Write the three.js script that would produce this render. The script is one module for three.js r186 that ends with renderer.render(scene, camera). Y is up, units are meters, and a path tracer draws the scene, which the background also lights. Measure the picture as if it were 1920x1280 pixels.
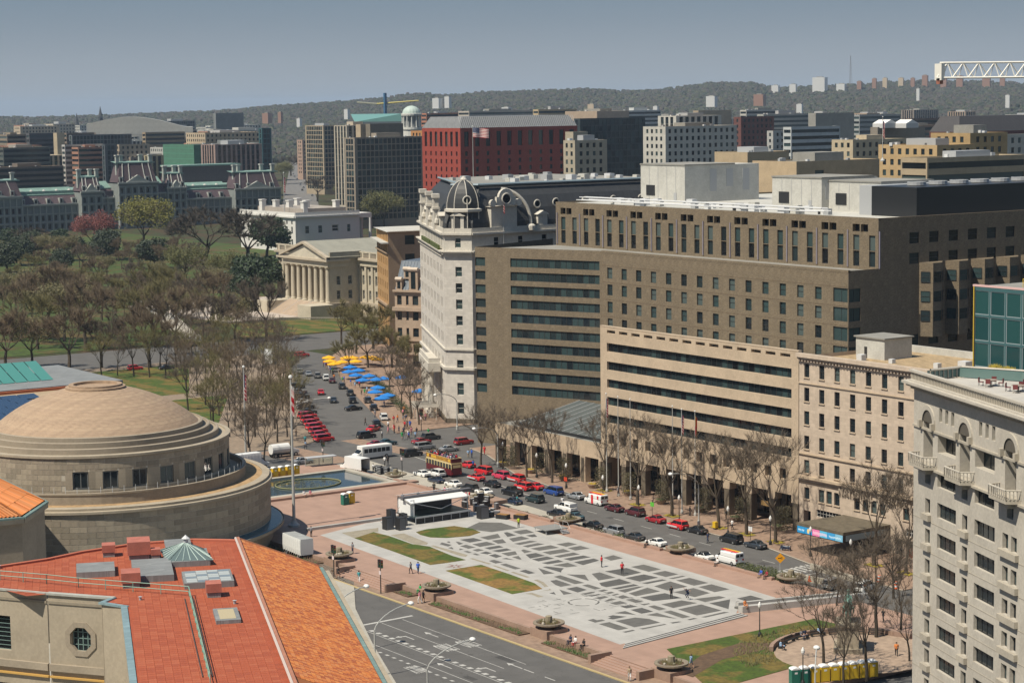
import*as THREE from'three';
import{mergeGeometries}from'three/addons/utils/BufferGeometryUtils.js';
import{MarchingCubes}from'three/addons/objects/MarchingCubes.js';
import{FontLoader}from'three/addons/loaders/FontLoader.js';
import{TextGeometry}from'three/addons/geometries/TextGeometry.js';
// ---------- camera, sky, sun, exposure ----------
const scene=new THREE.Scene();
const camera=new THREE.PerspectiveCamera(18.18,1.5,1,60000);
camera.position.set(0,78,0);
{const th=34.4*Math.PI / 180,p=Math.atan(446 / 4000);
camera.lookAt(-Math.cos(th)*Math.cos(p)*100,78-Math.sin(p)*100,-Math.sin(th)*Math.cos(p)*100);
camera.rotateZ(-0.014);camera.updateMatrixWorld();}
const SUN=new THREE.Vector3(0.03,1.5,1).normalize();
const renderer=new THREE.WebGLRenderer();
renderer.toneMapping=THREE.LinearToneMapping;
renderer.toneMappingExposure=1.26;
renderer.shadowMap.enabled=true;
{const W=256,Hh=512,d=new Float32Array(W*Hh*4),stops=[[-90,.22,.24,.25],[-2,.26,.28,.295],[0,.29,.32,.345],[1.2,.25,.285,.32],[2.2,.195,.24,.285],[3,.165,.22,.272],[8,.125,.185,.265],[25,.105,.17,.27],[90,.08,.14,.25]];
for(let j=0;j<Hh;j++){
const el=(j+.5) / Hh*180-90;
let k=0;while(k<stops.length-2&&el>stops[k+1][0])k++;
const a=stops[k],b=stops[k+1],t=Math.min(1,Math.max(0,(el-a[0]) / (b[0]-a[0])));
for(let i=0;i<W;i++){const o=(j*W+i)*4;for(let c=0;c<3;c++)d[o+c]=a[c+1]+(b[c+1]-a[c+1])*t;d[o+3]=1;}
}
const sky=new THREE.DataTexture(d,W,Hh,THREE.RGBAFormat,THREE.FloatType);
sky.mapping=THREE.EquirectangularReflectionMapping;sky.magFilter=THREE.LinearFilter;sky.needsUpdate=true;
scene.background=sky;scene.environment=sky;}
const sun=new THREE.DirectionalLight(new THREE.Color(1,.915,.765),4.7);
sun.position.copy(SUN).multiplyScalar(900).add(new THREE.Vector3(-320,0,-220));sun.target.position.set(-320,0,-220);
sun.castShadow=true;sun.shadow.mapSize.set(4096,4096);
Object.assign(sun.shadow.camera,{left:-500,right:500,top:500,bottom:-500,near:10,far:2500});
scene.add(sun,sun.target);
scene.fog=new THREE.FogExp2(new THREE.Color(.6,.76,.98),0.000048);
// ---------- helpers ----------
let S0=12345;
const rnd=()=>{S0=(S0+0x6d2b79f5)|0;let t=Math.imul(S0^(S0>>>15),1|S0);t=(t+Math.imul(t^(t>>>7),61|t))^t;return((t^(t>>>14))>>>0) / 4294967296;};
const rr=(a,b)=>a+(b-a)*rnd(),pick=(a)=>a[Math.floor(rnd()*a.length)],seed=(s)=>{S0=s;};
const used=new Map();
const numbered=(n)=>{const k=used.get(n)||0;used.set(n,k+1);return k?n+'_'+String(k).padStart(3,'0'):n;};
function hash2(x,y,s){let h=Math.imul(x,374761393)^Math.imul(y,668265263)^Math.imul(s,974634777);h=Math.imul(h^(h>>>13),1274126177);return((h^(h>>>16))>>>0) / 4294967296;}
function vnoise(x,y,per,s){const xi=Math.floor(x),yi=Math.floor(y),fx=x-xi,fy=y-yi,u=fx*fx*(3-2*fx),v=fy*fy*(3-2*fy);
const m=(a)=>((a%per)+per)%per;const h=(i,j)=>hash2(m(xi+i),m(yi+j),s);
return(h(0,0)*(1-u)+h(1,0)*u)*(1-v)+(h(0,1)*(1-u)+h(1,1)*u)*v;}
const fbm=(u,v,f0,oct,s)=>{let a=0,w=.5,t=0;for(let o=0;o<oct;o++){a+=w*vnoise(u*f0,v*f0,f0,s+o);t+=w;w*=.55;f0*=2;}return a / t;};
function tex(n,metres,fn,metresV){
const d=new Uint8Array(n*n*4);
for(let j=0;j<n;j++)for(let i=0;i<n;i++){const c=fn(i / n,j / n),o=(j*n+i)*4;for(let k=0;k<3;k++)d[o+k]=Math.max(0,Math.min(255,c[k]*255));d[o+3]=255;}
const t=new THREE.DataTexture(d,n,n);t.wrapS=t.wrapT=THREE.RepeatWrapping;t.magFilter=THREE.LinearFilter;t.minFilter=THREE.LinearMipmapLinearFilter;t.generateMipmaps=true;
t.colorSpace=THREE.SRGBColorSpace;t.repeat.set(1 / metres,1 / (metresV||metres));t.needsUpdate=true;return t;
}
const g3=(v,r=1,b=1)=>{v=1-(1-v)*.62;return[v*r,v,v*b];};
const T={
stone:tex(512,16,(u,v)=>g3(.8+.22*(fbm(u,v,6,6,1)-.5)+.16*(fbm(u,v,60,3,5)-.5),1,.985)),
course:tex(512,9.6,(u,v)=>{const r=Math.floor(v*16),off=(r%2)*.5,bx=Math.floor(u*8+off),jy=(v*16)%1,jx=(u*8+off)%1;const jo=jy<.07||jx<.035?-.07:0;return g3(.84+.09*(hash2(bx%8,r,3)-.5)+jo+.16*(fbm(u,v,12,5,2)-.5));}),
brick:tex(512,4.8,(u,v)=>{const r=Math.floor(v*48),off=(r%2)*.5,bx=Math.floor(u*20+off),jy=(v*48)%1,jx=(u*20+off)%1;const jo=jy<.16||jx<.07?.06:0;return g3(.78+.3*(hash2(bx%20,r,7)-.5)+jo+.2*(fbm(u,v,5,4,9)-.5),1,.97);}),
asphalt:tex(512,14,(u,v)=>g3(.8+.32*(fbm(u,v,4,6,11)-.5)+.2*(hash2(u*512|0,v*512|0,4)-.5)-(Math.abs(fbm(u,v,5,4,77)-.5)<.007?.2:0))),
paver:tex(512,6,(u,v)=>{const jx=(u*10)%1,jy=(v*10)%1,jo=jx<.05||jy<.05?-.09:0;return g3(.82+jo+.16*(hash2(u*10|0,v*10|0,21)-.5)+.22*(fbm(u,v,5,5,22)-.5),1,.98);}),
slab:tex(512,9,(u,v)=>{const jx=(u*6)%1,jy=(v*6)%1,jo=jx<.02||jy<.02?-.06:0;return g3(.86+jo+.08*(hash2(u*6|0,v*6|0,31)-.5)+.2*(fbm(u,v,4,6,32)-.5));}),
grass:tex(512,18,(u,v)=>{const dry=Math.max(0,Math.min(1,(fbm(u,v,5,6,41)-.43)*6)),n=.82+.36*(fbm(u,v,48,3,42)-.5);return[(.58+.34*dry)*n,(.66+.06*dry)*n,(.3+.22*dry)*n];}),
soil:tex(256,6,(u,v)=>g3(.7+.5*(fbm(u,v,10,5,51)-.5),1.04,.92)),
fleck:tex(512,5,(u,v)=>g3(.82+.28*(fbm(u,v,6,6,61)-.5)+.18*(fbm(u,v,90,2,62)-.5))),
streak:tex(512,8,(u,v)=>g3(.82+.2*(vnoise(u*60,v*3,60,71)-.5)*fbm(u,v,4,3,72)*2+.22*(fbm(u,v,8,5,73)-.5))),
wood:tex(256,3,(u,v)=>g3(.75+.35*(vnoise(u*40,v*4,40,81)-.5)+.2*(fbm(u,v,6,4,82)-.5),1.02,.93)),
park:tex(512,60,(u,v)=>{const d=Math.max(0,Math.min(1,(fbm(u,v,7,6,141)-.45)*5)),n=.8+.4*(fbm(u,v,60,3,142)-.5);return[(.6+.2*d)*n,(.68-.08*d)*n,(.34+.12*d)*n];}),
};
function M(c,rough=.85,map=null,o={}){const m=new(o.physical?THREE.MeshPhysicalMaterial:THREE.MeshStandardMaterial)({roughness:rough,map});delete o.physical;m.color.set(c);for(const k in o)if(m[k]&&m[k].isColor)m[k].set(o[k]);else m[k]=o[k];return m;}
const lin=(r,g,b)=>new THREE.Color().setRGB(r,g,b);
class G{
constructor(o=[0,0,0]){this.p=[];this.u=[];this.o=o;}
tri(a,b,c,ua,ub,uc){for(const q of[a,b,c])this.p.push(q[0]-this.o[0],q[1]-this.o[1],q[2]-this.o[2]);this.u.push(...ua,...ub,...uc);return this;}
quad(a,b,c,d,u0=0,v0=0){ 
const L=(p,q)=>Math.hypot(p[0]-q[0],p[1]-q[1],p[2]-q[2]),w=L(a,b),h=L(b,c);
this.tri(a,b,c,[u0,v0],[u0+w,v0],[u0+w,v0+h]);this.tri(a,c,d,[u0,v0],[u0+w,v0+h],[u0,v0+h]);return this;}
poly(pts,y,flip=false){ 
const s=pts.map(([x,z])=>new THREE.Vector2(x,-z));const f=THREE.ShapeUtils.triangulateShape(s,[]);
for(let[a,b,c]of f){const area=(s[b].x-s[a].x)*(s[c].y-s[a].y)-(s[c].x-s[a].x)*(s[b].y-s[a].y);if((area<0)!==flip)[b,c]=[c,b];const V=(i)=>[pts[i][0],y,pts[i][1]],U=(i)=>[pts[i][0],pts[i][1]];this.tri(V(a),V(b),V(c),U(a),U(b),U(c));}return this;}
sides(pts,y0,y1,closed=true){let A=0;for(let i=0;i<pts.length;i++){const[x,z]=pts[i],[x2,z2]=pts[(i+1)%pts.length];A+=x*z2-x2*z;}
const n=closed?pts.length:pts.length-1;for(let i=0;i<n;i++){let a=pts[i],b=pts[(i+1)%pts.length];if(A>0&&closed)[a,b]=[b,a];this.quad([a[0],y0,a[1]],[b[0],y0,b[1]],[b[0],y1,b[1]],[a[0],y1,a[1]],a[0]+a[1],y0);}return this;}
prism(pts,y0,y1,bottom=false){this.poly(pts,y1);if(bottom)this.poly(pts,y0,true);return this.sides(pts,y0,y1);}
box(x0,x1,y0,y1,z0,z1,bottom=false){return this.prism([[x0,z0],[x1,z0],[x1,z1],[x0,z1]],y0,y1,bottom);}
cbox(x,z,w,d,y0,y1,a=0,bottom=true){const c=Math.cos(a),s=Math.sin(a),P=(i,j)=>[x+i*w / 2*c+j*d / 2*s,z-i*w / 2*s+j*d / 2*c];return this.prism([P(-1,-1),P(1,-1),P(1,1),P(-1,1)],y0,y1,bottom);}
tube(a,b,r0,r1=r0,n=6,caps=false){ 
const A=new THREE.Vector3(...a),B=new THREE.Vector3(...b),d=B.clone().sub(A).normalize(),s=Math.abs(d.y)>.9?new THREE.Vector3(1,0,0):new THREE.Vector3(0,1,0),e=d.clone().cross(s).normalize(),f=d.clone().cross(e);
const ring=(C,r)=>[...Array(n)].map((_,i)=>{const t=i / n*6.28319;return[C.x+r*(e.x*Math.cos(t)+f.x*Math.sin(t)),C.y+r*(e.y*Math.cos(t)+f.y*Math.sin(t)),C.z+r*(e.z*Math.cos(t)+f.z*Math.sin(t))];});
const P=ring(A,r0),Q=r1>0?ring(B,r1):null;
for(let i=0;i<n;i++){const j=(i+1)%n;if(Q)this.quad(P[j],P[i],Q[i],Q[j]);else this.tri(P[j],P[i],b,[0,0],[1,0],[.5,1]);if(caps){if(Q)this.tri(Q[j],Q[i],b,[0,0],[1,0],[.5,1]);this.tri(P[i],P[j],a,[0,0],[1,0],[.5,1]);}}return this;}
lathe(cx,cz,prof,n=24,a0=0,a1=Math.PI*2){ 
for(let i=0;i<n;i++){const s=a0+(a1-a0)*i / n,t=a0+(a1-a0)*(i+1) / n;
for(let k=0;k<prof.length-1;k++){const[r0,y0]=prof[k],[r1,y1]=prof[k+1];const P=(r,y,q)=>[cx+r*Math.sin(q),y,cz+r*Math.cos(q)];
const A=P(r0,y0,s),B=P(r0,y0,t),C=P(r1,y1,t),D=P(r1,y1,s);const U=(r,q,y)=>[Math.max(r0,r1)*q,y+r];
if(r0>1e-6)this.tri(A,B,C,U(0,s,y0-r0*0),U(0,t,y0),U(0,t,y1+Math.abs(r1-r0)));if(r1>1e-6)this.tri(A,C,D,U(0,s,y0),U(0,t,y1+Math.abs(r1-r0)),U(0,s,y1+Math.abs(r1-r0)));}}return this;}
geo(){const g=new THREE.BufferGeometry();g.setAttribute('position',new THREE.Float32BufferAttribute(this.p,3));g.setAttribute('uv',new THREE.Float32BufferAttribute(this.u,2));g.computeVertexNormals();return g;}
}
function mesh(name,g,m,parent){const o=new THREE.Mesh(g instanceof G?g.geo():g,m);o.name=parent===scene?numbered(name):name;o.castShadow=o.receiveShadow=true;parent.add(o);return o;}
const tag=(o,label,category,group)=>{o.userData.label=label;o.userData.category=category;if(group)o.userData.group=group;return o;};
function thing(name,label,category,p=[0,0,0],group,turn=0){const o=new THREE.Group();o.name=numbered(name);o.position.set(...p);o.rotation.y=turn;scene.add(o);return tag(o,label,category,group);}
function struct(name,g,m,label){const o=mesh(name,g,m,scene);o.userData.kind='structure';if(label)o.userData.label=label;return o;}
const stuffPart=(o)=>{o.userData.kind='stuff';return o;};
function dup(src,p,turn,label,group){const r=src.clone();r.name=numbered(src.name.replace(/_\d{3}$/,''));r.userData={...src.userData};r.position.set(...p);r.rotation.y=turn;if(label)r.userData.label=label;if(group)r.userData.group=group;scene.add(r);return r;}
const recolour=(o,from,to)=>o.traverse((m)=>{if(m.isMesh)m.material=Array.isArray(m.material)?m.material.map((q)=>(q===from?to:q)):m.material===from?to:m.material;});
// ---------- walls with real openings ----------
const GL=[M(lin(.012,.018,.022),.06),M(lin(.02,.032,.036),.08),M(lin(.035,.06,.062),.1),M(lin(.075,.1,.098),.16),M(lin(.008,.01,.013),.05)];
const frameDark=M(lin(.03,.03,.03),.5),frameWhite=M(lin(.6,.58,.54),.6),frameGrey=M(lin(.14,.15,.15),.5),frameBrown=M(lin(.06,.045,.035),.5);
const winCache=new Map();
function winGeo(w,h,nx,ny,fw){const k=[w,h,nx,ny,fw].map((q)=>+q.toFixed(2)).join();if(winCache.has(k))return winCache.get(k);
const a=new G(),b=new G();a.quad([-w / 2,0,0],[w / 2,0,0],[w / 2,h,0],[-w / 2,h,0]);
const bar=(x0,x1,y0,y1)=>{b.quad([x0,y0,.06],[x1,y0,.06],[x1,y1,.06],[x0,y1,.06]);b.quad([x1,y0,.06],[x1,y0,0],[x1,y1,0],[x1,y1,.06]);b.quad([x0,y0,0],[x0,y0,.06],[x0,y1,.06],[x0,y1,0]);b.quad([x0,y1,.06],[x1,y1,.06],[x1,y1,0],[x0,y1,0]);b.quad([x0,y0,0],[x1,y0,0],[x1,y0,.06],[x0,y0,.06]);};
if(fw){bar(-w / 2,-w / 2+fw,0,h);bar(w / 2-fw,w / 2,0,h);bar(-w / 2+fw,w / 2-fw,0,fw);bar(-w / 2+fw,w / 2-fw,h-fw,h);
for(let i=1;i<nx;i++){const x=-w / 2+w*i / nx;bar(x-fw / 2,x+fw / 2,fw,h-fw);}for(let j=1;j<ny;j++){const y=h*j / ny;bar(-w / 2+fw,w / 2-fw,y-fw / 2,y+fw / 2);}}
const ga=a.geo(),gb=fw?b.geo():null;const g=gb?mergeGeometries([ga,gb],true):ga;winCache.set(k,g);return g;}
function wall(parent,A,B,y0,y1,ops,mat,o={}){
const P=parent.position,off=[P.x,P.y,P.z],L=Math.hypot(B[0]-A[0],B[1]-A[1]),dx=(B[0]-A[0]) / L,dz=(B[1]-A[1]) / L,nx=-dz,nz=dx,yaw=Math.atan2(nx,nz);
const pt=(u,v,d=0)=>[A[0]+dx*u-nx*d,y0+v,A[1]+dz*u-nz*d],Hh=y1-y0,g=new G(off),D=o.depth??.35;
const q=(u0,u1,v0,v1)=>{if(u1-u0>1e-4&&v1-v0>1e-4)g.quad(pt(u0,v0),pt(u1,v0),pt(u1,v1),pt(u0,v1),u0+(o.u0||0),y0+v0);};
ops=ops.filter((w)=>w.u>=-1e-6&&w.u+w.w<=L+1e-6&&w.v>=-1e-6&&w.v+w.h<=Hh+1e-6);
const ys=[...new Set([0,Hh,...ops.flatMap((w)=>[w.v,w.v+w.h])].map((v)=>+v.toFixed(3)))].sort((a,b)=>a-b);
for(let i=0;i<ys.length-1;i++){const m=(ys[i]+ys[i+1]) / 2,row=ops.filter((w)=>w.v<m&&w.v+w.h>m).sort((a,b)=>a.u-b.u);let u=0;for(const w of row){q(u,w.u,ys[i],ys[i+1]);u=Math.max(u,w.u+w.w);}q(u,L,ys[i],ys[i+1]);}
const pan=o.merged?GL.map(()=>new G(off)):null;
for(const w of ops){const d=w.d??D,a=w.u,b=w.u+w.w,c=w.v,e=w.v+w.h;
g.quad(pt(a,c),pt(a,e),pt(a,e,d),pt(a,c,d));g.quad(pt(b,c,d),pt(b,e,d),pt(b,e),pt(b,c));g.quad(pt(a,c,d),pt(b,c,d),pt(b,c),pt(a,c));g.quad(pt(a,e),pt(b,e),pt(b,e,d),pt(a,e,d));
if(w.open)continue;
const gi=w.gl??pick(o.gl||[0,0,1,1,2,3,4]);
if(pan)pan[gi].quad(pt(a,c,d),pt(b,c,d),pt(b,e,d),pt(a,e,d));
else if(w.split){const n=w.split,q=w.w / n;for(let i=0;i<n;i++){const me=mesh('window',winGeo(q,w.h,1,1,w.fw??.05),[GL[pick(w.gls||[0,0,1,4])],w.frame||o.frame||frameDark],parent),c0=pt(a+q*(i+.5),c,d-.001);me.position.set(c0[0]-off[0],c0[1]-off[1],c0[2]-off[2]);me.rotation.y=yaw;}}
else{const fw=w.fw??o.fw??.07,me=mesh(w.name||'window',winGeo(w.w,w.h,w.nx??o.nx??1,w.ny??o.ny??2,fw),fw?[GL[gi],w.frame||o.frame||frameDark]:GL[gi],parent);const c0=pt((a+b) / 2,c,d-.001);me.position.set(c0[0]-off[0],c0[1]-off[1],c0[2]-off[2]);me.rotation.y=yaw;}}
if(!o.noWall)mesh(o.name||'wall',g,mat,parent);
if(pan)pan.forEach((pg,i)=>pg.p.length&&stuffPart(mesh('windows',pg,GL[i],parent)));
return{pt,L,yaw,nx,nz,dx,dz};
}
function grid(u0,n,pitch,w,v0,rows,fh,h,o={}){const r=[];for(let j=0;j<rows;j++)for(let i=0;i<n;i++)r.push({u:u0+i*pitch,v:v0+j*fh,w,h,...o});return r;}
function ledge(parent,name,A,B,y0,y1,out,mat,ext=0){const P=parent.position,L=Math.hypot(B[0]-A[0],B[1]-A[1]),dx=(B[0]-A[0]) / L,dz=(B[1]-A[1]) / L,nx=-dz,nz=dx;const e=ext;
const a=[A[0]-dx*e-nx*.05,A[1]-dz*e-nz*.05],b=[B[0]+dx*e-nx*.05,B[1]+dz*e-nz*.05],o2=out+.05;
return mesh(name,new G([P.x,P.y,P.z]).prism([a,b,[b[0]+nx*o2,b[1]+nz*o2],[a[0]+nx*o2,a[1]+nz*o2]],y0,y1,true),mat,parent);}
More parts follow.
